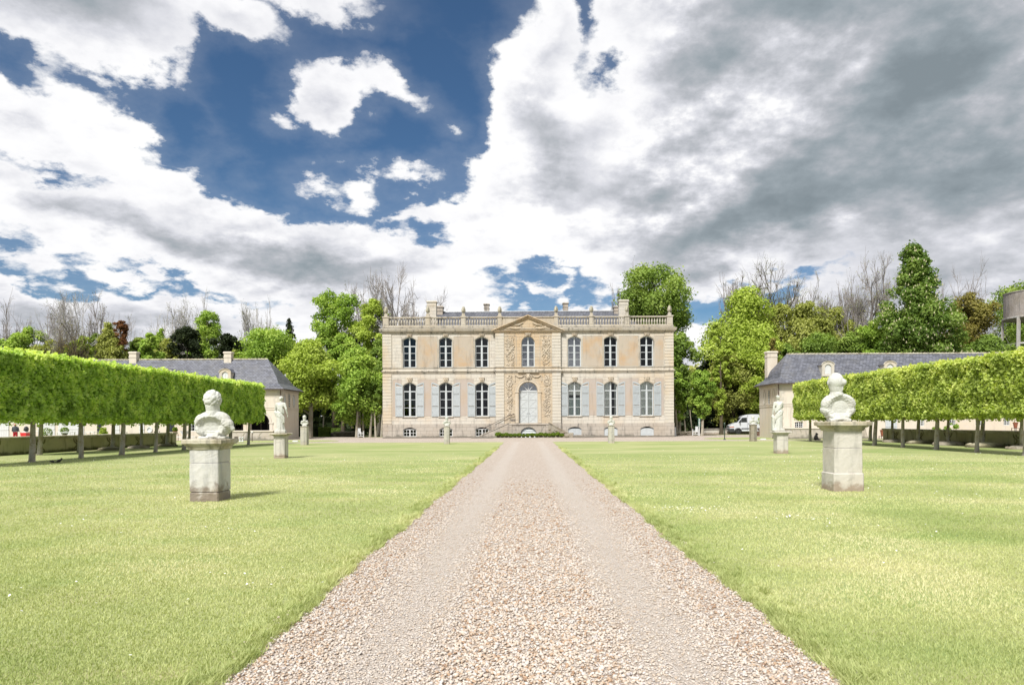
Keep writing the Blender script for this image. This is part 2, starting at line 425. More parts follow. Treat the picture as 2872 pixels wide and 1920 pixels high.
BARK = stone('grey_bark', (.34, .31, .26), (.22, .18, .12), (.50, .50, .47), stain=.8, vscale=3, bmp=.03)
BARKP = stone('pale_bark', (.36, .33, .27), (.26, .22, .16), (.46, .44, .40), stain=.5, vscale=2.5, bmp=.03)
BARKD = stone('dark_bark', (.07, .058, .04), (.09, .07, .04), (.12, .11, .09), stain=.5, vscale=2, bmp=.03)
TWIG = plain('twig_bark', (.25, .225, .21), .9, .2, 3)
TWIGP = plain('pale_twig_bark', (.36, .345, .33), .9, .2, 3)
def glass(name, tint=(.75, .8, .82), amt=.10):
    T = newmat(name)
    tr = T.node('ShaderNodeBsdfTransparent'); tr.inputs[0].default_value = (*tint, 1)
    gl = T.node('ShaderNodeBsdfGlossy'); gl.inputs['Roughness'].default_value = .03
    gl.inputs[0].default_value = (.9, .93, .95, 1)
    n = T.noise(ocoord(T), 1.7, 2, .5); bp = T.node('ShaderNodeBump'); bp.inputs['Strength'].default_value = .25; bp.inputs['Distance'].default_value = .03
    T.l.new(n, bp.inputs['Height']); T.l.new(bp.outputs[0], gl.inputs['Normal'])
    fr = T.node('ShaderNodeFresnel'); fr.inputs[0].default_value = 1.5
    mx = T.node('ShaderNodeMixShader'); T.l.new(T.M('ADD', fr.outputs[0], amt), mx.inputs[0])
    T.l.new(tr.outputs[0], mx.inputs[1]); T.l.new(gl.outputs[0], mx.inputs[2]); T.l.new(mx.outputs[0], T.out.inputs[0])
    return T.m
GLASS = glass('window_glass', tint=(.92, .95, .95), amt=.0)
GLASS_SKY = glass('sky_reflecting_glass', tint=(.5, .55, .6), amt=.22)
CURT = plain('white_curtain', (.80, .80, .78), .8, .1, 5)
CURTG = plain('green_grey_blind', (.50, .58, .56), .8, .1, 2)

L_HEDGE = leafmat('lime_hedge_leaf', (.20, .32, .07), (.45, .61, .15), (.70, .78, .26), clump=1.2, trans=.5)
L_HEDGE2 = leafmat('yellow_hedge_leaf', (.22, .30, .07), (.46, .55, .14), (.70, .73, .26), clump=1.0, trans=.45)
L_BRIGHT = leafmat('bright_leaf', (.13, .23, .035), (.30, .44, .075), (.52, .62, .15), clump=.25)
L_GREEN = leafmat('green_leaf', (.09, .15, .03), (.21, .31, .06), (.38, .47, .12), clump=.25)
L_OLIVE = leafmat('olive_leaf', (.15, .17, .045), (.33, .36, .09), (.50, .52, .17), clump=.25)
L_YELLOW = leafmat('yellow_green_leaf', (.19, .26, .035), (.38, .48, .08), (.57, .66, .17), clump=.25)
L_BROWN = leafmat('brown_olive_leaf', (.11, .095, .03), (.22, .19, .05), (.31, .29, .08), clump=.3)
L_COPPER = leafmat('copper_leaf', (.14, .06, .03), (.24, .11, .05), (.3, .2, .08), clump=.4)
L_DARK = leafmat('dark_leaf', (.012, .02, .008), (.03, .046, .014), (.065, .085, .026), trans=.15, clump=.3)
L_CONIF = leafmat('conifer_needles', (.010, .018, .007), (.025, .038, .012), (.05, .065, .02), trans=.1, clump=.6)
L_CHEST = leafmat('chestnut_leaf', (.065, .12, .025), (.15, .24, .045), (.30, .40, .10), clump=.4)
L_BOX = leafmat('box_leaf', (.05, .10, .01), (.14, .22, .02), (.26, .34, .04), clump=3)
L_BUD = leafmat('bud_leaf', (.12, .12, .05), (.22, .24, .09), (.34, .36, .16), clump=.5)
L_BLOOM = leafmat('cream_blossom', (.5, .48, .3), (.62, .6, .42), trans=.2)
# ---------------------------------------------------------------- ground
def lawnmat():
    T = newmat('lawn_grass'); co = ocoord(T)
    m = T.node('ShaderNodeMapping'); T.l.new(co, m.inputs[0]); m.inputs['Rotation'].default_value = (0, 0, R(14)); m.inputs['Scale'].default_value = (.35, 1.0, 1)
    n1 = T.noise(m.outputs[0], .22, 5, .6); n2 = T.noise(m.outputs[0], .9, 6, .65); n3 = T.noise(co, 16, 6, .7)
    n4 = T.noise(co, 60, 3, .6)
    st = T.node('ShaderNodeTexWave', wave_type='BANDS', bands_direction='Y'); T.l.new(m.outputs[0], st.inputs[0])
    st.inputs['Scale'].default_value = .16; st.inputs['Distortion'].default_value = 3.0; st.inputs['Detail'].default_value = 3
    c = T.mix(T.sstep(n1, .35, .65), (.235, .285, .105), (.365, .37, .19))
    c = T.mix(T.M('MULTIPLY', T.sstep(n2, .48, .75), .75), c, (.44, .40, .22))
    c = T.mix(T.M('MULTIPLY', T.sstep(n2, .50, .30), .6), c, (.19, .29, .08))
    c = T.mix(T.M('MULTIPLY', st.outputs['Fac'], .35), c, (.27, .33, .13))
    c = T.mix(T.M('MULTIPLY', T.sstep(n3, .45, .75), .35), c, (.10, .14, .03))
    c = T.mix(T.M('MULTIPLY', T.sstep(n4, .55, .8), .25), c, (.42, .42, .2))
    T.l.new(c, T.b.inputs['Base Color']); T.b.inputs['Roughness'].default_value = .9; T.b.inputs['Specular IOR Level'].default_value = .1
    bump(T, T.M('ADD', n3, T.M('MULTIPLY', n4, .6)), .8, .03)
    return T.m
def gravelmat(name, track=True):
    T = newmat(name); co = ocoord(T)
    v = T.node('ShaderNodeTexVoronoi', feature='F1'); T.l.new(co, v.inputs['Vector']); v.inputs['Scale'].default_value = 38
    v2 = T.node('ShaderNodeTexVoronoi', feature='DISTANCE_TO_EDGE'); T.l.new(co, v2.inputs['Vector']); v2.inputs['Scale'].default_value = 38
    sc = T.node('ShaderNodeSeparateColor'); T.l.new(v.outputs['Color'], sc.inputs[0])
    n = T.noise(co, .7, 5, .6); n2 = T.noise(co, 5, 5, .65)
    c = T.ramp(sc.outputs[0], [(0, (.24, .16, .11)), (.18, (.38, .30, .23)), (.5, (.50, .43, .37)), (.8, (.58, .52, .47)), (1, (.62, .58, .54))])
    fine = (.53, .48, .43)
    c = T.mix(T.M('MULTIPLY', T.sstep(n2, .4, .7), .4), c, fine)
    if track:
        sp = T.node('ShaderNodeSeparateXYZ'); T.l.new(co, sp.inputs[0])
        ax = T.M('ADD', T.M('ABSOLUTE', sp.outputs[0]), T.M('MULTIPLY', T.M('SUBTRACT', n, .5), .5))
        trk = T.M('SUBTRACT', 1.0, T.M('ABSOLUTE', T.M('DIVIDE', T.M('SUBTRACT', ax, .98), .42)))
        c = T.mix(T.M('MULTIPLY', T.sstep(trk, 0, .8), .75), c, fine)
    else:
        c = T.mix(.7, c, (.46, .40, .35))
    c = T.mix(T.M('MULTIPLY', T.sstep(v2.outputs['Distance'], .12, .0), .55), c, (.15, .11, .085))
    T.l.new(c, T.b.inputs['Base Color']); T.b.inputs['Roughness'].default_value = .85; T.b.inputs['Specular IOR Level'].default_value = .2
    bump(T, T.M('ADD', T.sstep(v2.outputs['Distance'], 0, .35), T.M('MULTIPLY', n2, .3)), .9, .012)
    return T.m
M_LAWN = lawnmat(); M_GRAVEL = gravelmat('path_gravel'); M_COURT = gravelmat('court_gravel', False)
def forest_floor():
    T = newmat('meadow_and_leaf_litter'); co = ocoord(T)
    n = T.noise(co, .06, 5, .6); n2 = T.noise(co, 3, 5, .7)
    c = T.mix(T.sstep(n, .35, .6), (.05, .042, .022), (.07, .09, .025))
    c = T.mix(T.sstep(n2, .4, .7), c, (.05, .045, .025))
    T.l.new(c, T.b.inputs['Base Color']); T.b.inputs['Roughness'].default_value = 1
    bump(T, n2, .5, .05)
    return T.m
M_FLOOR = forest_floor()

def sheet(name, poly, z, mat, thick=0):
    b = MB(); n = len(poly)
    if thick: b.loft([[(x, y, z - thick) for x, y in poly], [(x, y, z) for x, y in poly]])
    else: b.add([(x, y, z) for x, y in poly], [tuple(range(n))])
    me = bpy.data.meshes.new(name); bm = bmesh.new()
    vs = [bm.verts.new(v) for v in b.v]
    for f in b.f: bm.faces.new([vs[i] for i in f])
    bmesh.ops.recalc_face_normals(bm, faces=bm.faces)
    big = [f for f in bm.faces if len(f.verts) > 4]
    for f in bm.faces:
        if not thick and f.normal.z < 0: f.normal_flip()
    bmesh.ops.triangulate(bm, faces=big)
    bm.to_mesh(me); bm.free(); me.materials.append(mat)
    return tag(link(name, me), kind='structure')

sheet('ground', [(-3000, -200), (3000, -200), (3000, 4000), (-3000, 4000)], -.03, M_FLOOR)
PATH_W = 1.99
LAWN_Y = 56.7
sheet('gravel_path', [(-2.4, -30), (2.4, -30), (2.3, 57.5), (-2.3, 57.5)], -.008, M_GRAVEL)
sheet('gravel_courtyard', [(-80, 56.0), (80, 56.0), (80, 77), (40, 84), (36, 95), (20, 95), (17, 80), (-17, 80), (-22, 82), (-80, 78)], -.012, M_COURT)
rng = np.random.default_rng(5)
def edge_x(y, side):
    """ragged turf edge along the path"""
    return side * (PATH_W + .03 * math.sin(y * 1.1 + side) + .018 * math.sin(y * 4.3 + 2 * side) + .012 * math.sin(y * 9.1))
def lawn_poly(side):
    ys = [-2 + .25 * i for i in range(int((LAWN_Y - .5 + 2) / .25))]
    pts = [(edge_x(y, side), y) for y in ys]
    pts += [(side * 2.2, LAWN_Y - .3), (side * 2.6, LAWN_Y), (side * 60, LAWN_Y), (side * 60, -2)]
    return pts
sheet('lawn', lawn_poly(-1), .0, M_LAWN, .02)
sheet('lawn', lawn_poly(1), .0, M_LAWN, .02)
def island(side, tip, y0, y1, far):
    cy = (y0 + y1) / 2; pts = []
    for k in range(17):
        a = PI / 2 + PI * k / 16
        pts.append((tip + (y1 - y0) * .75 + (y1 - y0) * .75 * math.cos(a), cy + (y1 - y0) / 2 * math.sin(a)))
    pts += [(far, y0), (far, y1)]
    return [(x * side, y) for x, y in pts]
sheet('lawn', island(-1, 17.6, 58.4, 67.6, 60), .0, M_LAWN, .03)
sheet('lawn', island(1, 16.6, 58.6, 70, 26.0) , .0, M_LAWN, .03)
sheet('lawn', [(26.0, 58.6), (60, 58.6), (60, 61.45), (26.0, 61.45)], .0, M_LAWN, .03)
sheet('lawn_verge', [(17.5, 83), (40, 85), (40, 88), (17.5, 85)], .0, M_LAWN, .03)
sheet('lawn_verge', [(-21, 81), (-15.6, 78.5), (-15.6, 79.6), (-21, 83)], .0, M_LAWN, .03)

# real turf blades close to the camera, thinning out with distance
def blades():
    out = []; tone = []
    for side in (-1, 1):
        N = 400000
        u = rng.random(N)
        y = 2.6 * (34 / 2.6) ** u                       # log-uniform in depth
        xl = PATH_W - .02; xmax = y * .9 + 2.6
        x = xl + (xmax - xl) * rng.random(N)
        hgt = (.013 + .012 * rng.random(N)) * (1 + y * .025)
        w = .0021 * (1 + y * .20)
        ang = rng.random(N) * 2 * PI; lean = .9 * rng.random(N) * hgt
        x = x * side
        keep = (np.abs(x) > PATH_W + .02) & (rng.random(N) > np.clip((y - 9) / 25, 0, 1))
        # ragged tufts along the path edge, each leaning its own way
        NT_ = 3600; per = 20; M = NT_ * per
        ty = 3.0 * (44 / 3.0) ** rng.random(NT_); toff = rng.gamma(1.6, .06, NT_) - .07
        tsz = rng.gamma(2.2, .42, NT_).clip(.25, 2.4); tdir = np.where(rng.random(NT_) < .6, PI if side > 0 else 0, rng.random(NT_) * 2 * PI) + rng.normal(0, .9, NT_)
        fy = np.repeat(ty, per) + rng.normal(0, .022, M) * (1 + np.repeat(ty, per) * .04)
        ex = np.array([edge_x(t, 1) for t in ty]) if side > 0 else -np.array([edge_x(t, -1) for t in ty])
        fx = np.repeat(ex + toff, per) + rng.normal(0, .022, M)
        fh = .036 * np.repeat(tsz, per) * rng.uniform(.4, 1.2, M); off = None
        fa = np.repeat(tdir, per) + rng.normal(0, .8, M)
        fl = fh * rng.uniform(.2, 1.3, M); fw = .0022 * (1 + fy * .16)
        ttone = np.repeat(rng.uniform(.0, .75, NT_), per)
        X = np.concatenate([x[keep], fx * side]); Y = np.concatenate([y[keep], fy]); Hh = np.concatenate([hgt[keep], fh])
        W = np.concatenate([w[keep], fw]); A = np.concatenate([ang[keep], fa]); Ln = np.concatenate([lean[keep], fl])
        n = len(X); b = rng.random(n) * 2 * PI
        V = np.zeros((n, 3, 3))
        V[:, 0, 0] = X - np.cos(b) * W; V[:, 0, 1] = Y - np.sin(b) * W
        V[:, 1, 0] = X + np.cos(b) * W; V[:, 1, 1] = Y + np.sin(b) * W
        V[:, 2, 0] = X + np.cos(A) * Ln; V[:, 2, 1] = Y + np.sin(A) * Ln; V[:, 2, 2] = Hh
        out.append(V); patch = .5 + .5 * np.sin(X * .9 + 2 * np.sin(Y * .35)) * np.sin(Y * .5 + X * .3) + .35 * np.sin(X * 2.3 + Y) * np.sin(Y * 1.9 - X * .7)
        t = .55 * rng.random(n) + .45 * patch
        t[keep.sum():] = .25 * t[keep.sum():] + ttone * .8
        tone.append(t)
    o = quads('grass', np.concatenate(out), leafmat('grass_blade', (.31, .38, .14), (.51, .54, .26), (.72, .67, .46), trans=.3, clump=.35), np.concatenate(tone), nper=3)
    tag(o, 'short mown grass blades with a longer ragged fringe along the gravel path', 'grass', kind='stuff')
blades()

# loose stones of the path
def pebbles():
    t = (1 + 5 ** .5) / 2
    I = np.array([(-1, t, 0), (1, t, 0), (-1, -t, 0), (1, -t, 0), (0, -1, t), (0, 1, t), (0, -1, -t), (0, 1, -t), (t, 0, -1), (t, 0, 1), (-t, 0, -1), (-t, 0, 1)]) / (1 + t * t) ** .5
    Fc = np.array([(0, 11, 5), (0, 5, 1), (0, 1, 7), (0, 7, 10), (0, 10, 11), (1, 5, 9), (5, 11, 4), (11, 10, 2), (10, 7, 6), (7, 1, 8), (3, 9, 4), (3, 4, 2), (3, 2, 6), (3, 6, 8), (3, 8, 9), (4, 9, 5), (2, 4, 11), (6, 2, 10), (8, 6, 7), (9, 8, 1)])
    N = 74000
    y = 3.4 * (20 / 3.4) ** rng.random(N); x = rng.uniform(-2.09, 2.09, N)
    ax = np.abs(x)
    trk = np.clip(1 - np.abs(ax - 1.0) / .38, 0, 1)
    keep = (rng.random(N) > trk * .2) & (rng.random(N) > np.clip((y - 8) / 12, 0, 1))
    x, y, trk, ax = x[keep], y[keep], trk[keep], ax[keep]; N = len(x)
    s = (.0065 + .0085 * rng.random(N) ** 1.7) * (1 - .40 * trk) * (1 + .022 * (y - 4))
    s *= np.where(ax < .55, 1.15, 1)
    sc = np.stack([s * rng.uniform(.8, 1.35, N), s * rng.uniform(.7, 1.2, N), s * rng.uniform(.45, .85, N)], 1)
    q = I[None] * (1 + .16 * rng.normal(0, 1, (N, 12, 1))) * sc[:, None]
    a = rng.random(N) * 2 * PI; ca, sa = np.cos(a)[:, None], np.sin(a)[:, None]
    tl = rng.normal(0, .35, N)[:, None]
    X = q[..., 0] * ca - q[..., 1] * sa; Y = q[..., 0] * sa + q[..., 1] * ca; Z = q[..., 2] + X * tl
    V = np.stack([X + x[:, None], Y + y[:, None], Z + (sc[:, 2] * rng.uniform(-.1, .8, N))[:, None] - .004], -1)
    me = bpy.data.meshes.new('gravel')
    me.vertices.add(N * 12); me.vertices.foreach_set('co', V.reshape(-1).astype(np.float32))
    Fi = (Fc[None] + (np.arange(N) * 12)[:, None, None]).reshape(-1).astype(np.int32)
    me.loops.add(len(Fi)); me.loops.foreach_set('vertex_index', Fi)
    P = len(Fi) // 3; me.polygons.add(P)
    me.polygons.foreach_set('loop_start', np.arange(P, dtype=np.int32) * 3); me.polygons.foreach_set('loop_total', np.full(P, 3, np.int32))
    me.polygons.foreach_set('use_smooth', np.ones(P, bool))
    at = me.attributes.new('rnd', 'FLOAT', 'FACE')
    r = rng.random(N); r = np.where((ax < .6) | (ax > 1.45), r, .25 + .75 * r); at.data.foreach_set('value', np.repeat(r, 20).astype(np.float32))
    me.update(calc_edges=True)
    T = newmat('pebble'); f = T.node('ShaderNodeAttribute', attribute_name='rnd', attribute_type='GEOMETRY').outputs['Fac']
    c = T.ramp(f, [(0, (.24, .15, .10)), (.07, (.38, .26, .17)), (.20, (.44, .35, .27)), (.42, (.49, .43, .365)), (.7, (.53, .48, .43)), (.9, (.58, .55, .52)), (1, (.42, .40, .40))])
    c = T.mix(T.M('MULTIPLY', T.noise(ocoord(T), 90, 3, .6), .35), c, (.30, .22, .16))
    T.l.new(c, T.b.inputs['Base Color']); T.b.inputs['Roughness'].default_value = .75; T.b.inputs['Specular IOR Level'].default_value = .25
    me.materials.append(T.m)
    tag(link('gravel', me), 'loose cream and brown pebbles covering the path', 'gravel', kind='stuff')
pebbles()

def daisies():
    P = []
    r = np.random.default_rng(8)
    spots = [(2.9, 12.5, .35, 60), (4.4, 11, .4, 40), (5, 9.5, .5, 12), (3.2, 8.2, .4, 8), (-2.9, 7.2, .6, 14), (-4, 6, .8, 18), (-3.7, 11, .8, 8), (5.8, 7, .5, 10), (8.5, 14, 1.0, 40), (6, 18, 2.5, 50),
             (-20, 29, 4, 60), (-17, 26, 5, 50), (-8, 20, 3, 30), (14, 26, 5, 60), (20, 33, 4, 60), (10, 12, 3, 40), (-6, 9, 3, 30), (-9, 13, 2, 20)]
    for x, y, s, n in spots:
        for _ in range(n): P.append((r.normal(x, s), r.normal(y, s)))
    for _ in range(260): P.append((r.choice((-1, 1)) * r.uniform(2.2, 24), r.uniform(6, 48)))
    V = []
    for x, y in P:
        if abs(x) < 2 or y < 3.5: continue
        h = .03 + .02 * r.random(); s = .009 * (1 + y * .03); tl = r.normal(0, .3, 2)
        ring = [(x + s * math.cos(a), y + s * math.sin(a), h + s * (math.cos(a) * tl[0] + math.sin(a) * tl[1] - .3)) for a in [PI * k / 3 for k in range(6)]]
        V.append(ring)
    o = quads('daisies', np.array(V), plain('daisy_petal', (.75, .75, .72), .7, .05, 5), nper=6)
    tag(o, 'tiny white daisies dotted over the lawns', 'daisies', kind='stuff')
daisies()
# ---------------------------------------------------------------- chateau
def arch_poly(xc, w, z0, zs, zp, n=10):
    """opening outline: straight jambs, segmental or round head"""
    pts = [(xc - w / 2, z0), (xc + w / 2, z0), (xc + w / 2, zs)]
    for k in range(1, n):
        a = PI * k / n; pts.append((xc + w / 2 * math.cos(a), zs + (zp - zs) * math.sin(a)))
    pts.append((xc - w / 2, zs))
    return pts
def seg_poly(xc, w, z0, zs, zp, n=8):
    pts = [(xc - w / 2, z0), (xc + w / 2, z0)]
    for k in range(0, n + 1):
        u = 1 - 2 * k / n; pts.append((xc + w / 2 * u, zs + (zp - zs) * (1 - u * u)))
    return pts
def holed_wall(name, outer, holes, y, depth, mat, parent=None, back=None):
    """front wall in the x,z plane with real openings and reveals (depth goes away from the viewer)"""
    bm = bmesh.new(); es = []
    loops = [outer] + holes
    for lp in loops:
        vs = [bm.verts.new((x, y, z)) for x, z in lp]
        es += [bm.edges.new((vs[i], vs[(i + 1) % len(vs)])) for i in range(len(vs))]
    bmesh.ops.triangle_fill(bm, use_beauty=True, use_dissolve=False, edges=es)
    for f in bm.faces:
        f.normal_update()
        if f.normal.y > 0: f.normal_flip()
    for lp in holes:
        n = len(lp); a = [bm.verts.new((x, y, z)) for x, z in lp]; c = [bm.verts.new((x, y + depth, z)) for x, z in lp]
        for i in range(n):
            j = (i + 1) % n; bm.faces.new((a[i], c[i], c[j], a[j]))
    me = bpy.data.meshes.new(name); bm.to_mesh(me); bm.free(); me.materials.append(mat)
    return link(name, me, parent)

YF = 73.8; S = YF / F
HW = 15.68
chateau = tag(empty('chateau', (0, 0, 0)), 'two-storey cream stone chateau with pediment, balustraded parapet and pale blue shutters', 'chateau')
WX = [-12.82, -8.91, -5.01, 5.01, 8.91, 12.82]
WW = 1.44
U0, US, UP = 7.60, 10.60, 10.88
L0, LS, LP_ = 2.30, 5.66, 5.97
B0, BS, BP = .14, .92, 1.12
CBX = 3.52
# walls with openings
for x0, x1, xs in ((-HW, -CBX, WX[:3]), (CBX, HW, WX[3:])):
    hs = []
    for x in xs:
        hs += [seg_poly(x, WW, U0, US, UP), seg_poly(x, WW, L0, LS, LP_)]
    holed_wall('wall', [(x0, 1.5), (x1, 1.5), (x1, 11.3), (x0, 11.3)], hs, YF, .35, S_FACADE, chateau)
    holed_wall('plinth', [(x0, -.1), (x1, -.1), (x1, 1.5), (x0, 1.5)], [seg_poly(x, 1.44, B0, BS, BP) for x in xs], YF - .06, .4, S_BASE, chateau)
YC = YF - .28
holed_wall('central_bay', [(-CBX, -.1), (CBX, -.1), (CBX, 11.3), (-CBX, 11.3)],
           [arch_poly(0, 1.44, U0, 10.18, 10.9), arch_poly(0, 2.02, 1.55, 4.97, 5.95, 16)], YC, .5, S_WARM, chateau)
b = MB()
b.box(-HW, -HW + .01, YF + .002, YF + 12, -.1, 12.0); b.box(HW - .01, HW, YF + .002, YF + 12, -.1, 12.0); b.box(-HW, HW, YF + 12, YF + 12.3, -.1, 12.0)
b.box(-CBX, -CBX + .02, YC + .003, YF + .3, -.1, 11.3); b.box(CBX - .02, CBX, YC + .003, YF + .3, -.1, 11.3)
b.box(-HW, HW, YF + .36, YF + 12, 11.9, 12.04)
b.box(-HW, HW, YF - .05, YF + .35, 1.47, 1.505)
b.build('side_wall', S_FACADE, chateau)
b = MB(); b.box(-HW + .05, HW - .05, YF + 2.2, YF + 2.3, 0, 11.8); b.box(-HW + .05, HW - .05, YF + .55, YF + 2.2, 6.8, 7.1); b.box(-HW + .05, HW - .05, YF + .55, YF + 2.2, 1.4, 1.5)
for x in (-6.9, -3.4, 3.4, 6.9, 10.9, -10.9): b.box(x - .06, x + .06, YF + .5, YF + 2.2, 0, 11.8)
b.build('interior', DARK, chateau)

# mouldings
def course(name, prof, mat, x0=-HW, x1=HW, bay=True, y=YF):
    b = MB(); b.sweep_rect(prof, x0, x1, y, y + 12)
    if bay: b.sweep_rect([(o + .004, z + .003) for o, z in prof], -CBX, CBX, YC, YC + 1.2)
    return b.build(name, mat, chateau)
course('string_course', [(.0, 6.93), (.05, 6.95), (.07, 7.08), (.15, 7.12), (.17, 7.22), (.10, 7.27), (.02, 7.36), (0, 7.37)], S_TRIM)
course('sill_course', [(0, 7.52), (.07, 7.53), (.07, 7.59), (0, 7.60)], S_TRIM)
course('cornice', [(0, 11.22), (.06, 11.24), (.08, 11.34), (.22, 11.42), (.30, 11.50), (.34, 11.66), (.38, 11.72), (.36, 11.76), (.05, 11.84), (0, 11.85)], S_TRIM, bay=False)
course('blocking_course', [(.05, 11.84), (.05, 12.06), (0, 12.062)], S_TRIM, bay=False)
for a_, c_ in ((-HW - .03, -CBX - .02), (CBX + .02, HW + .03)):
    b = MB(); b.box(a_, c_, YF - .10, YF - .055, .02, .16); b.build('foot_course', S_BASE, chateau)

b = MB(); b.sweep_rect([(.045, 11.86), (.062, 11.87), (.062, 11.93), (.045, 11.94)], -HW, HW, YF, YF + 12); b.build('soot_line', S_SOOT, chateau)

# rusticated quoin strips, ashlar blocks separated by real grooves
def quoin(x0, x1, y, z0, z1, n):
    b = MB(); h = (z1 - z0) / n
    for k in range(n):
        b.bbox(x0, x1, y - .07, y + .3, z0 + k * h + .012, z0 + (k + 1) * h - .022, .018)
    return b.build('quoin_strip', S_QUOIN, chateau)
for x0, x1, y in ((-HW - .05, -HW + .93, YF), (HW - .93, HW + .05, YF), (-CBX + .0, -CBX + .93, YC), (CBX - .93, CBX - .0, YC)):
    quoin(x0, x1, y, 1.52, 6.93, 16); quoin(x0, x1, y, 7.62, 11.22, 11)
    b = MB(); b.bbox(x0 - .03, x1 + .03, y - .12, y + .3, 0, 1.5, .02); b.build('quoin_base', S_BASE, chateau)

# recessed plaster panels between the windows
pan = []
for x0, x1 in ((-14.62, -13.72), (-11.9, -9.83), (-8.0, -5.93), (5.93, 8.0), (9.83, 11.9), (13.72, 14.62)):
    pan.append((x0, x1, 7.66, 10.9, S_PLASTER if abs(x0) < 13 or x0 > 0 else S_FACADE)); 
    pan.append((x0, x1, 1.62 + .75, 6.32, S_PINK))
for x0, x1, z0, z1, m in pan:
    b = MB(); t = .05
    b.box(x0, x1, YF - .018, YF + .01, z0, z1)
    b.build('plaster_panel', m, chateau)
    b = MB(); 
    b.box(x0 - t, x1 + t, YF - .03, YF + .004, z1, z1 + .045); b.box(x0 - t, x0, YF - .03, YF + .004, z0, z1); b.box(x1, x1 + t, YF - .03, YF + .004, z0, z1)
    b.build('panel_border', S_TRIM, chateau)

# windows: shared meshes, one object each
def arch_bar(b, w, zs, zp, t, d, y, n=10, full=False):
    pts = []
    for k in range(n + 1):
        u = 1 - 2 * k / n
        if full: a = PI * k / n; pts.append((w / 2 * math.cos(a), zs + (zp - zs) * math.sin(a)))
        else: pts.append((w / 2 * u, zs + (zp - zs) * (1 - u * u)))
    inn = []
    for k, (x, z) in enumerate(pts):
        p0, p1 = pts[max(k - 1, 0)], pts[min(k + 1, n)]
        tx, tz = p1[0] - p0[0], p1[1] - p0[1]; l = math.hypot(tx, tz); nx, nz = tz / l, -tx / l
        if nx * x + nz * (z - zs + 1) > 0: nx, nz = -nx, -nz
        inn.append((x + nx * t, z + nz * t))
    n1 = len(pts); rings = []
    for (x, z), (xi, zi) in zip(pts, inn):
        rings.append([(x, y, z), (x, y + d, z), (xi, y + d, zi), (xi, y, zi)])
    b.loft(rings)
def frame_mesh(w, H, hs, hp, rows, transom, full=False, t=.075):
    """casement frame in local x,z: H rows below the transom, arched light above"""
    b = MB(); y0, d = 0, .07
    b.box(-w / 2, -w / 2 + t, y0, y0 + d, 0, hs); b.box(w / 2 - t, w / 2, y0, y0 + d, 0, hs)
    b.box(-w / 2 + t, w / 2 - t, y0 + .002, y0 + d, 0, t * 1.1)
    arch_bar(b, w, hs, hp, t, d, y0 - .002, full=full)
    b.box(-.065, .065, y0 - .02, y0 + d, t, hp - t * .5)
    b.box(-w / 2 + t, w / 2 - t, y0 - .03, y0 + d, transom - .055, transom + .055)
    for r in range(1, rows):
        z = t + (transom - t) * r / rows
        b.box(-w / 2 + t, w / 2 - t, y0 + .012, y0 + d - .01, z - .024, z + .024)
    for sx in (-1, 1):
        b.box(sx * .065 if sx > 0 else -.105, .105 if sx > 0 else -.065, y0 + .004, y0 + d - .004, t * 1.1, transom - .056)
        xo = sx * (w / 2 - t); b.box(min(xo, xo - sx * .035), max(xo, xo - sx * .035), y0 + .004, y0 + d - .004, t * 1.1, transom - .056)
    return b
def pane_mesh(w, hs, hp, full=False, y=.045):
    n = 8; pts = [(-w / 2 + .03, .03), (w / 2 - .03, .03)]
    for k in range(n + 1):
        u = 1 - 2 * k / n
        if full: a = PI * k / n; pts.append(((w / 2 - .04) * math.cos(a), hs + (hp - hs - .04) * math.sin(a)))
        else: pts.append(((w / 2 - .04) * u, hs - .02 + (hp - hs - .02) * (1 - u * u)))
    b = MB(); b.add([(x, y, z) for x, z in pts], [tuple(range(len(pts)))]); return b
def curtain_mesh(w, h, x0, x1):
    b = MB(); n = 28; vs = []; 
    for k in range(n + 1):
        x = x0 + (x1 - x0) * k / n; y = .12 + .02 * math.sin(k * 1.35) + .01 * math.sin(k * 3.1)
        vs += [(x, y, .06), (x, y, h)]
    b.add(vs, [(2 * k, 2 * k + 2, 2 * k + 3, 2 * k + 1) for k in range(n)]); return b
def place_window(name, x, z, y, frame_me, pane_me, pmat=None, label=None, parent=chateau):
    f = link(name, frame_me, parent, (x, y, z))
    if label: f['label'] = label
    p = link('pane', pane_me, f)
    return f
ME_UF = mk(frame_mesh(WW, 0, US - U0, UP - U0, 3, 2.30), 'window', WHITE)
ME_UP = mk(pane_mesh(WW, US - U0, UP - U0), 'pane', GLASS)
ME_UPS = mk(pane_mesh(WW, US - U0, UP - U0), 'pane', GLASS_SKY)
ME_LF = mk(frame_mesh(WW, 0, LS - L0, LP_ - L0, 3, 2.72), 'window', WHITE)
ME_LP = mk(pane_mesh(WW, LS - L0, LP_ - L0), 'pane', GLASS)
ME_CF = mk(frame_mesh(1.44, 0, 10.18 - U0, 10.9 - U0, 3, 2.35, True), 'window', WHITE)
ME_CP = mk(pane_mesh(1.44, 10.18 - U0, 10.9 - U0, True), 'pane', GLASS_SKY)
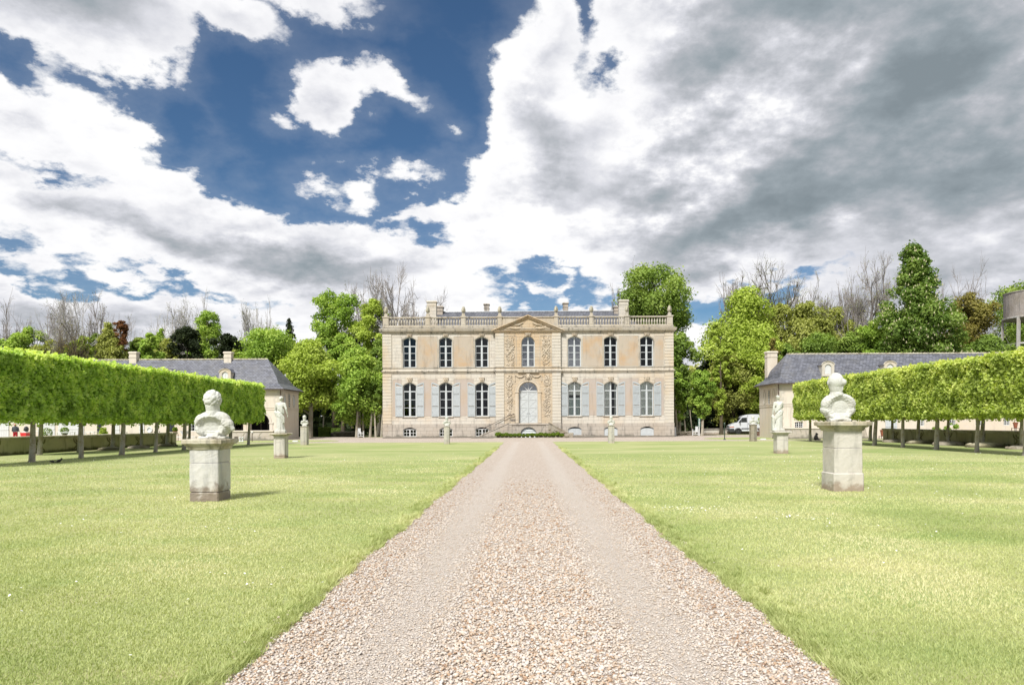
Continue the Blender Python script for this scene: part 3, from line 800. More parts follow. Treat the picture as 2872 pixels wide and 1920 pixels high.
# cellar windows
def cellar_mesh(shut):
    b = MB(); w = 1.44; hs, hp = BS - B0, BP - B0; t = .07
    b.box(-w / 2, w / 2, 0, .06, 0, t); b.box(-w / 2, -w / 2 + t, 0, .06, t, hs - .04); b.box(w / 2 - t, w / 2, 0, .06, t, hs - .04)
    b.box(-w / 2, w / 2, .002, .06, hs - .05, hs + .02); b.box(-.06, .06, -.01, .06, t, hs - .05)
    if shut:
        for s in (-1, 1):
            x0, x1 = (-w / 2 + t, -.07) if s < 0 else (.07, w / 2 - t)
            b.box(x0, x1, .02, .05, t, hs - .05)
            for k in range(4):
                z = t + .08 + k * .16; b.box(x0 + .05, x1 - .05, .008, .02, z, z + .11)
    else:
        for s in (-1, 1):
            b.box(s * .36 - .02, s * .36 + .02, .01, .05, t, hs - .05)
            b.box(min(s * .06, s * (w / 2 - t)), max(s * .06, s * (w / 2 - t)), .012, .048, hs / 2 - .01, hs / 2 + .03)
    return b
ME_BF = mk(cellar_mesh(False), 'cellar_window', WHITE2); ME_BS = mk(cellar_mesh(True), 'cellar_shutter', WHITE)
ME_BP = mk(pane_mesh(1.40, BS - B0 - .02, BS - B0 - .02), 'pane', GLASS)
# louvred shutter: outer (free) side carries the high end of the curved head
def shutter_mesh(flip):
    b = MB(); w, t = .80, .075; hs, hp = LS - L0, LP_ - L0; n = 6
    def top(u): return hs + (hp - hs) * (1 - (1 - u) ** 2)        # u = 0 at the hinge, 1 at the free side
    b.box(0, t, 0, .045, 0, top(0.05)); b.box(w - t, w, 0, .045, 0, top(.97))
    for z in (0, 1.0, 2.35): b.box(t, w - t, .002, .043, z, z + (.12 if z == 0 else .085))
    poly = [(t, top(.1) - .12), (w - t, top(.9) - .12)] + [(t + (w - 2 * t) * (1 - k / n), top(.1 + .8 * (1 - k / n))) for k in range(n + 1)]
    b.prism(poly, .001, .044)
    z = .15
    while z < hs - .12:
        if not (.97 < z < 1.1 or 2.32 < z < 2.45):
            b.add([(t, .004, z), (w - t, .004, z), (w - t, .04, z + .062), (t, .04, z + .062), (t, .012, z - .004), (w - t, .012, z - .004), (w - t, .044, z + .054), (t, .044, z + .054)],
                  [(0, 1, 2, 3), (7, 6, 5, 4), (0, 4, 5, 1), (3, 2, 6, 7), (0, 3, 7, 4), (1, 5, 6, 2)])
        z += .078
    if flip: b.v = [(-x, y, z) for x, y, z in b.v]
    return b
ME_SR = mk(shutter_mesh(False), 'shutter', SHUT); ME_SL = mk(shutter_mesh(True), 'shutter', SHUT)
b = MB(); b.prism([(-.20, 0), (.20, 0), (.26, .42), (-.26, .42)], -.13, .02); b.bbox(-.30, .30, -.17, .02, .42, .49, .01)
for s in (-1, 1):
    b.ball((s * .1, -.15, .28), .07, 8, 5); b.tube([(s * .05, -.15, .12), (s * .14, -.16, .16), (s * .17, -.15, .25)], [.03, .028, .015], 5)
b.ball((0, -.15, .15), .06, 8, 5)
ME_KEY = mk(b, 'keystone', S_CARVE)
for i, x in enumerate(WX):
    up = place_window('window', x, U0, YF + .2, ME_UF, ME_UPS if i == 3 else ME_UP)
    lo = place_window('window', x, L0, YF + .2, ME_LF, ME_LP, label='window with white curtains behind the glass' if i >= 3 else None)
    if i == 3:
        b = curtain_mesh(WW, 2.0, -.66, .66); b.build('blind', CURTG, lo); 
        b = curtain_mesh(WW, 3.5, -.66, .66); b.v = [(x_, y_ + .01, z_ + 2.2 if z_ < 1 else z_) for x_, y_, z_ in b.v]; b.build('curtain', CURT, lo)
    if i == 4:
        curtain_mesh(WW, 3.55, -.68, .12).build('curtain', CURT, lo); curtain_mesh(WW, 3.55, .44, .68).build('curtain', CURT, lo)
    if i == 5: curtain_mesh(WW, 3.6, -.69, .69).build('curtain', CURT, lo)
    link('shutter', ME_SL, chateau, (x - WW / 2 - .02, YF - .075, L0)); link('shutter', ME_SR, chateau, (x + WW / 2 + .02, YF - .075, L0))
    link('keystone', ME_KEY, chateau, (x, YF - .005, UP + .02), sc=(1, 1, .62)); link('keystone', ME_KEY, chateau, (x, YF - .005, LP_ + .04))
    b = MB(); b.bbox(x - WW / 2 - .1, x + WW / 2 + .1, YF - .10, YF + .2, L0 - .09, L0 - .004, .01); b.build('window_sill', S_TRIM, chateau)
    if i < 3: place_window('cellar_window', x, B0, YF + .05, ME_BF, ME_BP)
    else: link('cellar_shutter', ME_BS, chateau, (x, YF + .05, B0))
    for zb, zs, zp, w_ in ((U0, US, UP, WW), (L0, LS, LP_, WW)):     # raised surround
        b = MB(); q = MB(); arch_bar(q, w_ + .24, zs + .02, zp + .12, .115, .05, -.04)
        b.v = [(a + x, c + YF - .004, d) for a, c, d in q.v]; b.f = q.f; b.mi = q.mi
        for s in (-1, 1): b.box(x + (s * (w_ / 2 + .12) if s < 0 else w_ / 2 + .005), x + (-w_ / 2 - .005 if s < 0 else w_ / 2 + .12), YF - .042, YF + .006, zb, zs + .02)
        b.build('window_surround', S_TRIM, chateau)
place_window('window', 0, U0, YC + .25, ME_CF, ME_CP, label='tall round-headed middle window below the pediment')
link('keystone', ME_KEY, chateau, (0, YC - .005, 10.92), sc=(1.1, 1, .62))

# front door
b = MB()
for s in (-1, 1):
    pass
def leaf_mesh(s):
    b = MB(); x0, x1 = (.012, .98) if s > 0 else (-.98, -.012); H = 3.36
    b.box(x0, x1, .04, .09, 0, H)
    for z in (0, .82, 1.66, 2.5, H - .1): b.box(x0 + .10, x1 - .10, .012, .04, z, z + .10)
    for x in (x0, x1 - .10): b.box(x, x + .10, .01, .04, 0, H)
    for z in (.10, .92, 1.76, 2.60):
        h = (H - .1 - z) if z > 2.5 else .72
        for p, q in (((x0 + .11, .03, z + .03), (x1 - .11, .03, z + h - .03)), ((x1 - .11, .033, z + .03), (x0 + .11, .033, z + h - .03))):
            b.beam(p, q, .045, .025)
    return b
door = MB()
door.box(-1.01, -.985, 0, .1, 0, 3.42); door.box(.985, 1.01, 0, .1, 0, 3.42); door.box(-1.01, 1.01, -.02, .1, 3.385, 3.47)
door = door.build('door', DOORP, chateau, (0, YC + .35, 1.55))
for s in (-1, 1):
    lf = leaf_mesh(s).build('door_leaf', DOORP, door)
    h = MB(); h.ball((s * .10, -.03, 1.05), .035, 8, 5); h.build('handle', IRON, door)
b = MB(); arch_bar(b, 2.0, 0, .97, .06, .07, 0, 16, True); b.box(-1.0, 1.0, 0, .07, 0, .05)
for a in (45, 90, 135): b.beam((.16 * math.cos(R(a)), .03, .16 * math.sin(R(a))), (.95 * math.cos(R(a)), .03, .93 * math.sin(R(a))), .05, .05)
arch_bar(b, .36, 0, .18, .05, .05, .005, 8, True)
fan = b.build('fanlight', WHITE2, chateau, (0, YC + .36, 5.02))
p = MB(); p.add([(.95 * math.cos(PI * k / 12), .04, .93 * math.sin(PI * k / 12)) for k in range(13)], [tuple(range(13))]); p.build('pane', GLASS_SKY, fan)
# door surround with imposts and archivolt
b = MB(); q = MB(); arch_bar(q, 2.5, 4.97, 6.2, .2, .1, -.07, 16, True); arch_bar(q, 2.72, 4.97, 6.32, .09, .06, -.045, 16, True)
b.v = [(a, c + YC, d) for a, c, d in q.v]; b.f = q.f; b.mi = q.mi
for s in (-1, 1):
    x0, x1 = (-1.40, -1.04) if s < 0 else (1.04, 1.40)
    b.bbox(x0, x1, YC - .075, YC + .02, 1.55, 4.86, .012); b.bbox(x0 - .06, x1 + .06, YC - .13, YC + .02, 4.84, 4.98, .02)
    b.bbox(x0 + .09, x1 - .09, YC - .10, YC - .07, 1.9, 4.6, .01)
b.build('door_surround', S_CARVE, chateau)

# carved trophies and masks in low relief
def carve(x0, x1, z0, z1, y, seed, dens=26, sym=False):
    rnd = random.Random(seed); b = MB(); cx = (x0 + x1) / 2; hw = (x1 - x0) / 2
    n = int(dens)
    for k in range(n):
        z = z0 + (z1 - z0) * (k + .5) / n + rnd.uniform(-.1, .1); u = rnd.uniform(.15, .95) * hw; s = rnd.choice((-1, 1))
        for s in ((-1, 1) if rnd.random() < .7 else (s,)):
            t = rnd.random(); c = (cx + s * u * .55, z)
            if t < .35:        # curling leaf
                r = rnd.uniform(.07, .16); a0 = rnd.uniform(0, 6)
                pts = [(c[0] + s * r * (1 - .12 * i) * math.cos(a0 + i * .8), y - .03 - .01 * (i % 2), c[1] + r * (1 - .12 * i) * math.sin(a0 + i * .8)) for i in range(6)]
                b.tube(pts, [.012, .03, .034, .03, .02, .012], 5)
            elif t < .6:       # lance or torch
                a = rnd.uniform(.5, 1.3); L = rnd.uniform(.18, .34)
                b.tube([(c[0] - s * L * math.cos(a), y - .03, c[1] - L * math.sin(a)), (c[0], y - .06, c[1]), (c[0] + s * L * math.cos(a), y - .03, c[1] + L * math.sin(a))], [.014, .03, .02], 5)
            else: b.ball((c[0], y - .01, c[1]), rnd.uniform(.05, .11), 7, 5, (1, .7, rnd.uniform(.6, 1.4)))
    return b
def ring(b, x, y, z, r, t, n=16):
    pts = [(x + r * math.cos(2 * PI * k / n), y, z + r * math.sin(2 * PI * k / n)) for k in range(n + 1)]; b.tube(pts, t, 5, cap=False)
for s in (-1, 1):
    xc = s * 1.93; b = carve(xc - .72, xc + .72, 7.8, 10.8, YC - .01, 11 + s, 46)
    ring(b, xc, YC - .04, 10.25, .26, .05); ring(b, xc, YC - .05, 10.25, .13, .04)
    b.tube([(xc - .5, YC - .05, 9.9), (xc, YC - .07, 9.3), (xc + .45, YC - .05, 8.75)], [.03, .05, .03], 5); b.tube([(xc + .5, YC - .05, 9.9), (xc, YC - .08, 9.3), (xc - .45, YC - .05, 8.75)], [.03, .05, .03], 5)
    b.build('carved_trophy', S_CARVE, chateau)
    m = MB(); 
    for x0, x1, z0, z1 in ((xc - .68, xc + .68, 10.92, 10.97), (xc - .68, xc - .63, 7.75, 10.92), (xc + .63, xc + .68, 7.75, 10.92)): m.box(x0, x1, YC - .03, YC + .003, z0, z1)
    m.build('panel_border', S_TRIM, chateau)
    xc = s * 2.02; b = carve(xc - .50, xc + .50, 2.35, 6.75, YC - .01, 21 + s, 52)
    ring(b, xc, YC - .05, 5.95, .34, .05, 18); ring(b, xc, YC - .05, 5.95, .2, .03, 14); b.ball((xc, YC - .02, 5.95), .15, 10, 6, (1, .5, 1)); ring(b, xc, YC - .04, 6.55, .15, .04)
    b.build('carved_trophy', S_CARVE, chateau)
b = MB(); b.ball((0, YC - .12, 6.52), .22, 12, 8, (1, .8, 1.25)); b.ball((0, YC - .30, 6.50), .05, 6, 5, (.8, 1, 1.6))
for s in (-1, 1):
    b.ball((s * .08, YC - .28, 6.60), .035, 6, 4); b.tube([(s * .2, YC - .1, 6.75), (s * .34, YC - .1, 6.6), (s * .3, YC - .1, 6.35), (s * .18, YC - .1, 6.2)], [.06, .07, .06, .03], 6)
    b.tube([(s * .35, YC - .06, 6.72), (s * .7, YC - .07, 6.5), (s * 1.05, YC - .07, 6.5), (s * 1.38, YC - .06, 6.72)], [.03, .06, .06, .03], 6)
    b.tube([(s * 1.42, YC - .06, 6.72), (s * 1.44, YC - .06, 6.4), (s * 1.42, YC - .06, 6.05)], [.05, .035, .05], 6)
    b.ball((s * .10, YC - .15, 6.80), .09, 8, 5)
b.build('carved_mask', S_CARVE, chateau)
b = MB(); b.bbox(-1.12, 1.12, YC - .24, YC + .02, 7.02, 7.3, .02); b.build('balcony_slab', S_TRIM, chateau)

# pediment
b = MB(); PX, PZ0, PZ1 = 3.82, 11.45, 13.02
b.prism([(-PX + .2, PZ0 + .06), (PX - .2, PZ0 + .06), (0, PZ1 - .1)], YC - .02, YF + .45)
b.build('tympanum', S_WARM, chateau)
b = MB()
b.sweep_rect([(0, 11.22), (.06, 11.24), (.08, 11.34), (.2, 11.42), (.26, 11.54), (.02, 11.56)], -CBX, CBX, YC, YC + .6)
pd = b.build('pediment', S_WARM, chateau)
for s in (-1, 1):
    r = MB()
    r.beam((s * (PX + .12), YC + .1, PZ0 + .02), (0, YC + .1, PZ1 + .10), .10, .86); r.beam((s * (PX - .1), YC + .12, PZ0 - .04), (0, YC + .12, PZ1 - .04), .16, .64)
    r.build('raking_cornice', S_WARM, pd)
    k = MB(); rr = random.Random(5 + s)
    k.tube([(s * .5, YC - .07, 12.35), (s * 1.0, YC - .09, 12.1), (s * 1.5, YC - .08, 12.12)], [.05, .08, .04], 6)
    k.tube([(s * .6, YC - .06, 11.78), (s * 1.3, YC - .1, 11.72), (s * 1.9, YC - .08, 11.8), (s * 2.5, YC - .06, 11.7)], [.05, .1, .08, .03], 6)
    for _ in range(16):
        u = rr.uniform(.5, 2.1); z = 11.72 + rr.uniform(0, .55) * (1 - u / 3.2) + .05
        k.tube([(s * u, YC - .05, z), (s * (u + .1), YC - .09, z + .07), (s * (u + .22), YC - .06, z + .05)], [.02, .035, .012], 5)
    k.build('relief', S_CARVE, pd)

# balustrade
b = MB(); b.lathe([(.075, 0), (.075, .04), (.05, .06), (.055, .10), (.095, .2), (.10, .3), (.075, .42), (.045, .52), (.05, .60), (.075, .63), (.075, .68)], n=8)
ME_BAL = mk(b, 'baluster', S_TRIM)
piers = [(-15.37, .62), (-10.85, .50), (-6.98, .50), (-3.05, .46), (3.05, .46), (6.88, .50), (10.72, .50), (15.35, .62)]
BZ = 12.06
b = MB(); b.lathe([(.11, 0), (.14, .03), (.07, .09), (.10, .14), (.19, .28), (.20, .42), (.16, .56), (.08, .72), (.01, .82)], n=12)
for k in range(5):
    for j in range(8):
        a = 2 * PI * (j + .5 * (k % 2)) / 8; z = .22 + k * .12; r = [.19, .205, .19, .155, .10][k]
        b.ball((r * math.cos(a), r * math.sin(a), z), .05, 5, 4)
ME_FIN = mk(b, 'finial', S_CAP)
for x, w in piers:
    b = MB(); b.bbox(x - w / 2, x + w / 2, YF - .02, YF + .48, BZ, 12.98, .01); b.sweep_rect([(.0, 12.97), (.06, 12.99), (.07, 13.10), (.03, 13.13), (0, 13.135)], x - w / 2, x + w / 2, YF - .02, YF + .48)
    b.bbox(x - w / 2 + .1, x + w / 2 - .1, YF - .04, YF - .02, 12.2, 12.85, .008)
    b.bbox(x - .17, x + .17, YF + .05, YF + .4, 13.13, 13.42, .01)
    pr = b.build('pier', S_TRIM, chateau); link('finial', ME_FIN, pr, (x, YF + .22, 13.42))
for (xa, wa), (xb, wb) in zip(piers[:-1], piers[1:]):
    x0, x1 = xa + wa / 2, xb - wb / 2; b = MB()
    mid = abs(xa) < 4 and abs(xb) < 4
    b.sweep_rect([(0, 12.94), (.03, 12.95), (.035, 13.05), (0, 13.07)], x0 + .03, x1 - .03, YF + .05, YF + .40)
    b.bbox(x0 + .01, x1 - .01, YF + .04, YF + .42, BZ, BZ + .1, .008)
    if mid: b.box(x0, x1, YF + .1, YF + .35, BZ + .1, 12.93)
    bl = b.build('balustrade', S_TRIM, chateau)
    if not mid:
        n = int((x1 - x0) / .285)
        for k in range(n): link('baluster', ME_BAL, bl, (x0 + (x1 - x0) * (k + .5) / n, YF + .22, BZ + .11), sc=(1, 1, 1.22))

# roof and chimneys
RY0, RY1, RZ = YF + 1.4, YF + 11, 14.55
b = MB(); b.add([(-12.6, RY0, 12.03), (12.6, RY0, 12.03), (12.6, RY1, 12.03), (-12.6, RY1, 12.03), (-10.6, YF + 6, RZ), (10.6, YF + 6, RZ)],
                [(0, 1, 5, 4), (1, 2, 5), (2, 3, 4, 5), (3, 0, 4)])
roof = b.build('roof', SLATE_R, chateau)
b = MB(); b.tube([(-10.6, YF + 6, RZ), (10.6, YF + 6, RZ)], .09, 6); b.build('ridge_flashing', HUB, roof)
def chimney(x, y, w, d, z0, z1, mat, parent, cap=.08):
    b = MB(); b.bbox(x - w / 2, x + w / 2, y, y + d, z0, z1, .015)
    b.sweep_rect([(0, z1 - .42), (.04, z1 - .40), (.04, z1 - .34), (0, z1 - .32)], x - w / 2, x + w / 2, y, y + d)
    b.sweep_rect([(0, z1 - .02), (cap, z1 + .03), (cap, z1 + .12), (.0, z1 + .2), (-.08, z1 + .2)], x - w / 2, x + w / 2, y, y + d)
    c = b.build('chimney', mat, parent)
    return c
sc_ = lambda px, D: wx(px, D)
for px, pw, top, y, d, m in ((1212, 26, 848, YF + 2.2, .8, S_FACADE), (1232, 22, 862, YF + 5.2, 1.0, S_BASE), (1366, 14, 855, YF + 7.0, .7, S_BASE), (1588, 14, 852, YF + 7.0, .7, S_BASE), (1751, 26, 845, YF + 2.2, .8, S_FACADE), (1734, 20, 862, YF + 5.2, 1.0, S_BASE)):
    c = chimney(wx(px, y), y, pw / F * y, d, 11.95, wz(px, top, y), m, chateau)
for s in (-1, 1):                     # iron brackets and down pipes
    b = MB(); b.tube([(s * (HW + .08), YF + .6, .1), (s * (HW + .08), YF + .6, 11.2)], .05, 6); b.build('downpipe', IRON, chateau)

# landing and double stair
b = MB()
b.box(-2.0, 2.1, YC - 1.5, YC - .001, -.1, 1.36)
land = holed_wall('landing', [(-2.02, -.1), (2.12, -.1), (2.12, 1.37), (-2.02, 1.37)], [arch_poly(0, 1.68, .02, .42, 1.13, 14)], YC - 1.52, .3, S_BASE, chateau)
b = MB(); b.box(-2.02, -1.99, YC - 1.519, YC, -.1, 1.37); b.box(2.09, 2.12, YC - 1.519, YC, -.1, 1.37)
b.bbox(-2.12, 2.22, YC - 1.62, YC - .002, 1.375, 1.52, .03)
for x in (-2.02, 1.82): b.bbox(x, x + .30, YC - 1.58, YC - 1.5, 0, 1.37, .01)
for s in (-1, 1): b.beam((s * 1.0 + .05, YC - 1.54, .25), (s * 1.5 + .05, YC - 1.54, 1.25), .12, .06)
b.build('landing_trim', S_BASE, land)
b = MB()
for k in range(5): b.add([(-.8, YC - 1.34 - .02, .05 + k * .22), (.8, YC - 1.36, .05 + k * .22), (.8, YC - 1.28, .24 + k * .22), (-.8, YC - 1.28, .24 + k * .22)], [(0, 1, 2, 3)])
b.box(-.86, .86, YC - 1.27, YC - 1.22, 0, 1.15)
b.build('louvre', WHITE, land)
for s, xe in ((-1, -4.85), (1, 4.35)):
    xs = -2.02 if s < 0 else 2.12; n = 9; b = MB()
    for k in range(n):
        xa = xs + (xe - xs) * k / n; xb = xs + (xe - xs) * (k + 1) / n; z = 1.5 - (k + 1) * 1.5 / (n + 1)
        b.box(min(xa, xb), max(xa, xb), YC - 1.38, YC - .01, -.05, z)
    st = b.build('stair', S_BASE, chateau)
    q = MB()
    y0, y1 = YC - 1.6, YC - 1.39
    poly = [(xs, 0), (xs, 1.56), (xe, .30), (xe + s * .12, .26), (xe + s * .12, 0)]
    q.prism(poly, y0, y1)
    q.beam((xs, YC - 1.5, 1.60), (xe + s * .15, YC - 1.5, .30), .09, .30)
    if s > 0:
        rr = random.Random(4)
        for _ in range(26):
            u = rr.random(); q.ball((xs + (xe - xs) * u, YC - 1.62, .1 + rr.random() * (1.3 - 1.15 * u)), rr.uniform(.08, .17), 6, 4, (1.3, .5, .8))
        q.bbox(4.3, 4.75, YC - 1.75, YC - 1.3, 0, .52, .06)
    else: q.bbox(-5.15, -4.8, YC - 1.75, YC - 1.3, 0, .3, .03)
    q.build('string_wall', S_BASE if s < 0 else S_RUBBLE, st)
b = MB(); hp = [(-4.95, YC - 1.15, .55), (-4.95, YC - .25, .95), (-1.95, YC - .2, 2.42), (-1.45, YC - .2, 2.5)]
b.tube(hp[1:], .035, 6)
b.tube([(-4.75, YC - .2, .4), (-4.75, YC - .2, 1.05)], .025, 5)
for x in (-3.9, -2.6, -1.6): b.tube([(x, YC - .2, .95 + (x + 4.95) * .49), (x, YC - .05, .85 + (x + 4.95) * .49)], .02, 5)
b.build('handrail', IRON, chateau)
b = MB(); b.bbox(-6.0, -4.2, YC - 1.9, YC - .4, 0, .07, .02); b.build('step', S_BASE, chateau)
b = MB(); b.bbox(4.7, 6.9, YC - 1.9, YC - .3, 0, .10, .02); b.bbox(4.9, 5.9, YC - 1.5, YC - .4, .1, .26, .02); b.build('step', S_BASE, chateau)

# boot scraper / small black iron bench on the landing
b = MB(); b.tube([(-1.95, YC - .7, 2.02), (-1.4, YC - .7, 2.02)], .025, 5); b.tube([(-1.98, YC - .7, 1.9), (-1.35, YC - .7, 1.9)], .025, 5)
b.box(-1.85, -1.62, YC - .8, YC - .6, 1.76, 1.86); b.box(-1.60, -1.37, YC - .8, YC - .6, 1.76, 1.86)
for x in (-1.95, -1.4): b.tube([(x, YC - .7, 1.52), (x, YC - .7, 2.1)], .018, 5)
tag(b.build('iron_rack', BLACKP), 'small black metal rack standing on the landing left of the front door', 'rack')
# ---------------------------------------------------------------- side wings
def wing(s, XC, YA, YB, zE, xR, zR, label, dormers, chims, endpts, fronts):
    w = tag(empty('wing_building', (0, 0, 0)), label, 'building'); XF = 92
    x0, x1 = sorted((s * XC, s * XF))
    hs = [f[1] for f in fronts if f[1]]
    holed_wall('wall', [(x0, -.1), (x1, -.1), (x1, zE), (x0, zE)], hs, YA, .3, S_WING, w)
    b = MB()
    xi = s * XC; b.box(min(xi, xi - s * .0 + s * .3), max(xi, xi + s * .3), YA + .003, YB, -.1, zE); b.box(x0 + .35, x1 - .35, YB - .3, YB - .01, -.1, zE)
    b.build('end_wall', S_WING, w)
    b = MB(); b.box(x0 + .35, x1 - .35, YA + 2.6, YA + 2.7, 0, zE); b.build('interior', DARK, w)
    for z0, z1, o in ((zE - .28, zE - .02, .07), (3.02, 3.12, .04), (3.22, 3.30, .04), (.0, .9, .03)):
        b = MB(); b.bbox(x0 - (.0 if s < 0 else o), x1 + (.0 if s > 0 else o), YA - o, YB + .02, z0, z1, .01)
        if z0 > 0: b.build('string_course', S_WING if z1 < zE - .1 else S_QUOIN, w)
    b = MB()                         # pale quoins at the corner
    for k in range(14):
        d = .55 if k % 2 else .38; z = .95 + k * .30
        if z + .3 > zE: break
        b.bbox(min(xi - s * .02, xi + s * d), max(xi - s * .02, xi + s * d), YA - .02, YA + (.38 if k % 2 else .55), z, z + .285, .008)
    b.build('quoin_strip', S_QUOIN, w)
    # roof: bell-cast eaves, hipped inner end
    ym = (YA + YB) / 2; o = .42
    def rect(off, z, xin):
        a, c = sorted((s * (XC - off if xin is None else xin), s * XF)); return [(a, YA - off, z), (c, YA - off, z), (c, YB + off, z), (a, YB + off, z)]
    hip = xR - XC; half = (YB - YA) / 2; b = MB()
    b.loft([rect(o - .05, zE - .06, None), rect(o, zE, None), rect(-.35, zE + .55, None), rect(-.95, zE + 1.32, XC + .95 * hip / half * 1.0)], cap=False)
    # ridge as a very thin rectangle
    last = b.v[-4:]; a, c = sorted((s * xR, s * XF))
    n = len(b.v); b.v += [(a, ym - .01, zR), (c, ym - .01, zR), (c, ym + .01, zR), (a, ym + .01, zR)]
    for i in range(4): b.f.append([n - 4 + i, n - 4 + (i + 1) % 4, n + (i + 1) % 4, n + i]); b.mi.append(0)
    roof = b.build('roof', SLATE, w)
    b = MB(); X = xR
    while X < 60: b.tube([(s * X, ym, zR), (s * (X + .33), ym, zR + .02)], [.08, .10], 6); X += .35
    b.build('ridge_tile', S_CAP, roof)
    b = MB(); b.box(min(s * (XC - o - .05), s * XF), max(s * (XC - o - .05), s * XF), YA - o - .08, YA - o + .04, zE - .12, zE - .03)
    b.box(min(s * (XC - o - .07), s * (XC - o + .05)), max(s * (XC - o - .07), s * (XC - o + .05)), YA - o + .04, YB + o, zE - .12, zE - .03); b.build('gutter', IRON, w)
    b = MB(); b.tube([(s * (XC - o + .3), YA - o, zE - .1), (s * (XC + .0), YA - .12, zE - .55), (s * (XC), YA - .12, .9)], .05, 6); b.build('downpipe', IRON, w)
    for X in dormers:                # stone dormers with arched heads
        yd = YA + .35; zb = zE + .72; x = s * X
        d = holed_wall('dormer', [(x - .58, zb), (x + .58, zb), (x + .58, zb + 1.0)] + [(x + .58 * math.cos(PI * k / 8), zb + 1.0 + .34 * math.sin(PI * k / 8)) for k in range(1, 8)] + [(x - .58, zb + 1.0)],
                       [seg_poly(x, .62, zb + .14, zb + .86, zb + 1.08)], yd, .14, S_QUOIN, w)
        for e_ in (-.58, .55):
            q = MB(); q.box(x + e_, x + e_ + .03, yd + .002, yd + 1.6, zb - .2, zb + 1.0); q.build('dormer_cheek', S_QUOIN, d)
        q = MB(); q.bbox(x - .66, x + .66, yd - .06, yd + .1, zb - .07, zb, .01)
        arch = MB(); arch_bar(arch, 1.26, zb + .98, zb + 1.38, .05, .12, yd - .06, 10, True); arch.v = [(a_ + x, c_, d_) for a_, c_, d_ in arch.v]; q.v += arch.v; q.f += [[i + len(q.v) - len(arch.v) for i in f] for f in arch.f]; q.mi += arch.mi
        q.build('dormer_arch', S_QUOIN, d)
        q = MB(); q.loft([[(x - .66, yd + .06, zb + .98), (x - .3, yd + .06, zb + 1.36), (x, yd + .06, zb + 1.46), (x + .3, yd + .06, zb + 1.36), (x + .66, yd + .06, zb + .98)],
                          [(x - .66, yd + 1.9, zb + 1.0), (x - .3, yd + 1.9, zb + 1.4), (x, yd + 2.1, zb + 1.55), (x + .3, yd + 1.9, zb + 1.4), (x + .66, yd + 1.9, zb + 1.0)]], closed=False, cap=False)
        q.build('dormer_roof', SLATE, d)
        q = MB(); q.prism(seg_poly(x, .60, zb + .15, zb + .85, zb + 1.07), yd + .09, yd + .12); q.box(x - .02, x + .02, yd + .07, yd + .09, zb + .15, zb + 1.0); q.build('window', WHITE2, d)
    for X, wd, top, y in chims: chimney(s * X, y, wd, wd * .8, zE, top, S_WING, w, .06)
    for kind, y, zc, ww, hh in endpts:                # round and square windows of the end face
        x = s * XC - s * .001
        if kind == 'oval':
            b = MB(); n = 20; R0 = [(x, y + ww / 2 * math.cos(2 * PI * k / n), zc + hh / 2 * math.sin(2 * PI * k / n)) for k in range(n)]
            for k in range(n):
                p, q = R0[k], R0[(k + 1) % n]; b.beam(p, q, .09, .10, up=(1, 0, 0))
            f = b.build('oval_window', S_QUOIN, w)
            b = MB(); b.add([(x - s * .012, *p[1:]) for p in R0], [tuple(range(n))]); b.build('pane', S_WING if s > 0 else WHITE, f)
            b = MB(); b.box(x - .03, x + .03, y - .015, y + .015, zc - hh / 2, zc + hh / 2); b.box(x - .03, x + .03, y - ww / 2, y + ww / 2, zc - .015, zc + .015)
            if s < 0: b.build('glazing_bar', WHITE2, f)
        else:
            b = MB(); t = .09
            for a, c, z0, z1 in ((y - ww / 2 - t, y - ww / 2, zc - hh / 2, zc + hh / 2), (y + ww / 2, y + ww / 2 + t, zc - hh / 2, zc + hh / 2), (y - ww / 2 - t, y + ww / 2 + t, zc + hh / 2, zc + hh / 2 + t), (y - ww / 2 - .14, y + ww / 2 + .14, zc - hh / 2 - .14, zc - hh / 2)):
                b.box(x - .04, x + .04, a, c, z0, z1)
            f = b.build('window', S_QUOIN, w)
            b = MB(); b.box(x - .014, x + .014, y - ww / 2, y + ww / 2, zc - hh / 2, zc + hh / 2); b.build('pane', MATS['dark_room'], f)
            b = MB()
            for k in range(6): z = zc - hh / 2 + hh * (k + .5) / 6; b.box(x - .03, x + .03, y - ww / 2, y + ww / 2, z - .02, z + .02)
            for k in (-1, 0, 1): b.box(x - .032, x + .032, y + k * ww / 2 * .9 - .02, y + k * ww / 2 * .9 + .02, zc - hh / 2, zc + hh / 2)
            b.build('glazing_bar', WHITE2, f)
    for kind, hole, x, z0, ww, hh in fronts:
        if kind == 'window':
            b = MB(); y = YA + .08; t = .06
            b.box(x - ww / 2, x + ww / 2, y, y + .06, z0, z0 + t); b.box(x - ww / 2, x + ww / 2, y, y + .06, z0 + hh - t, z0 + hh)
            for a in (-ww / 2, -t / 2, ww / 2 - t): b.box(x + a, x + a + t, y - .004, y + .06, z0 + t, z0 + hh - t)
            for q in (-1, 1): b.box(x + q * ww / 4 - .015, x + q * ww / 4 + .015, y + .01, y + .05, z0 + t, z0 + hh - t)
            for q in (1, 2): b.box(x - ww / 2 + t, x + ww / 2 - t, y + .012, y + .048, z0 + hh * q / 3 - .015, z0 + hh * q / 3 + .015)
            f = b.build('window', WHITE2, w)
            p = MB(); p.add([(x - ww / 2, y + .04, z0), (x + ww / 2, y + .04, z0), (x + ww / 2, y + .04, z0 + hh), (x - ww / 2, y + .04, z0 + hh)], [(0, 1, 2, 3)]); p.build('pane', GLASS, f)
        elif kind in ('gate', 'darkdoor', 'bluedoor'):
            m = {'gate': WHITE2, 'darkdoor': DKDOOR, 'bluedoor': WHITE}[kind]
            b = MB(); n = max(2, int(ww / .16)); y = YA + (.1 if hole else -.06)
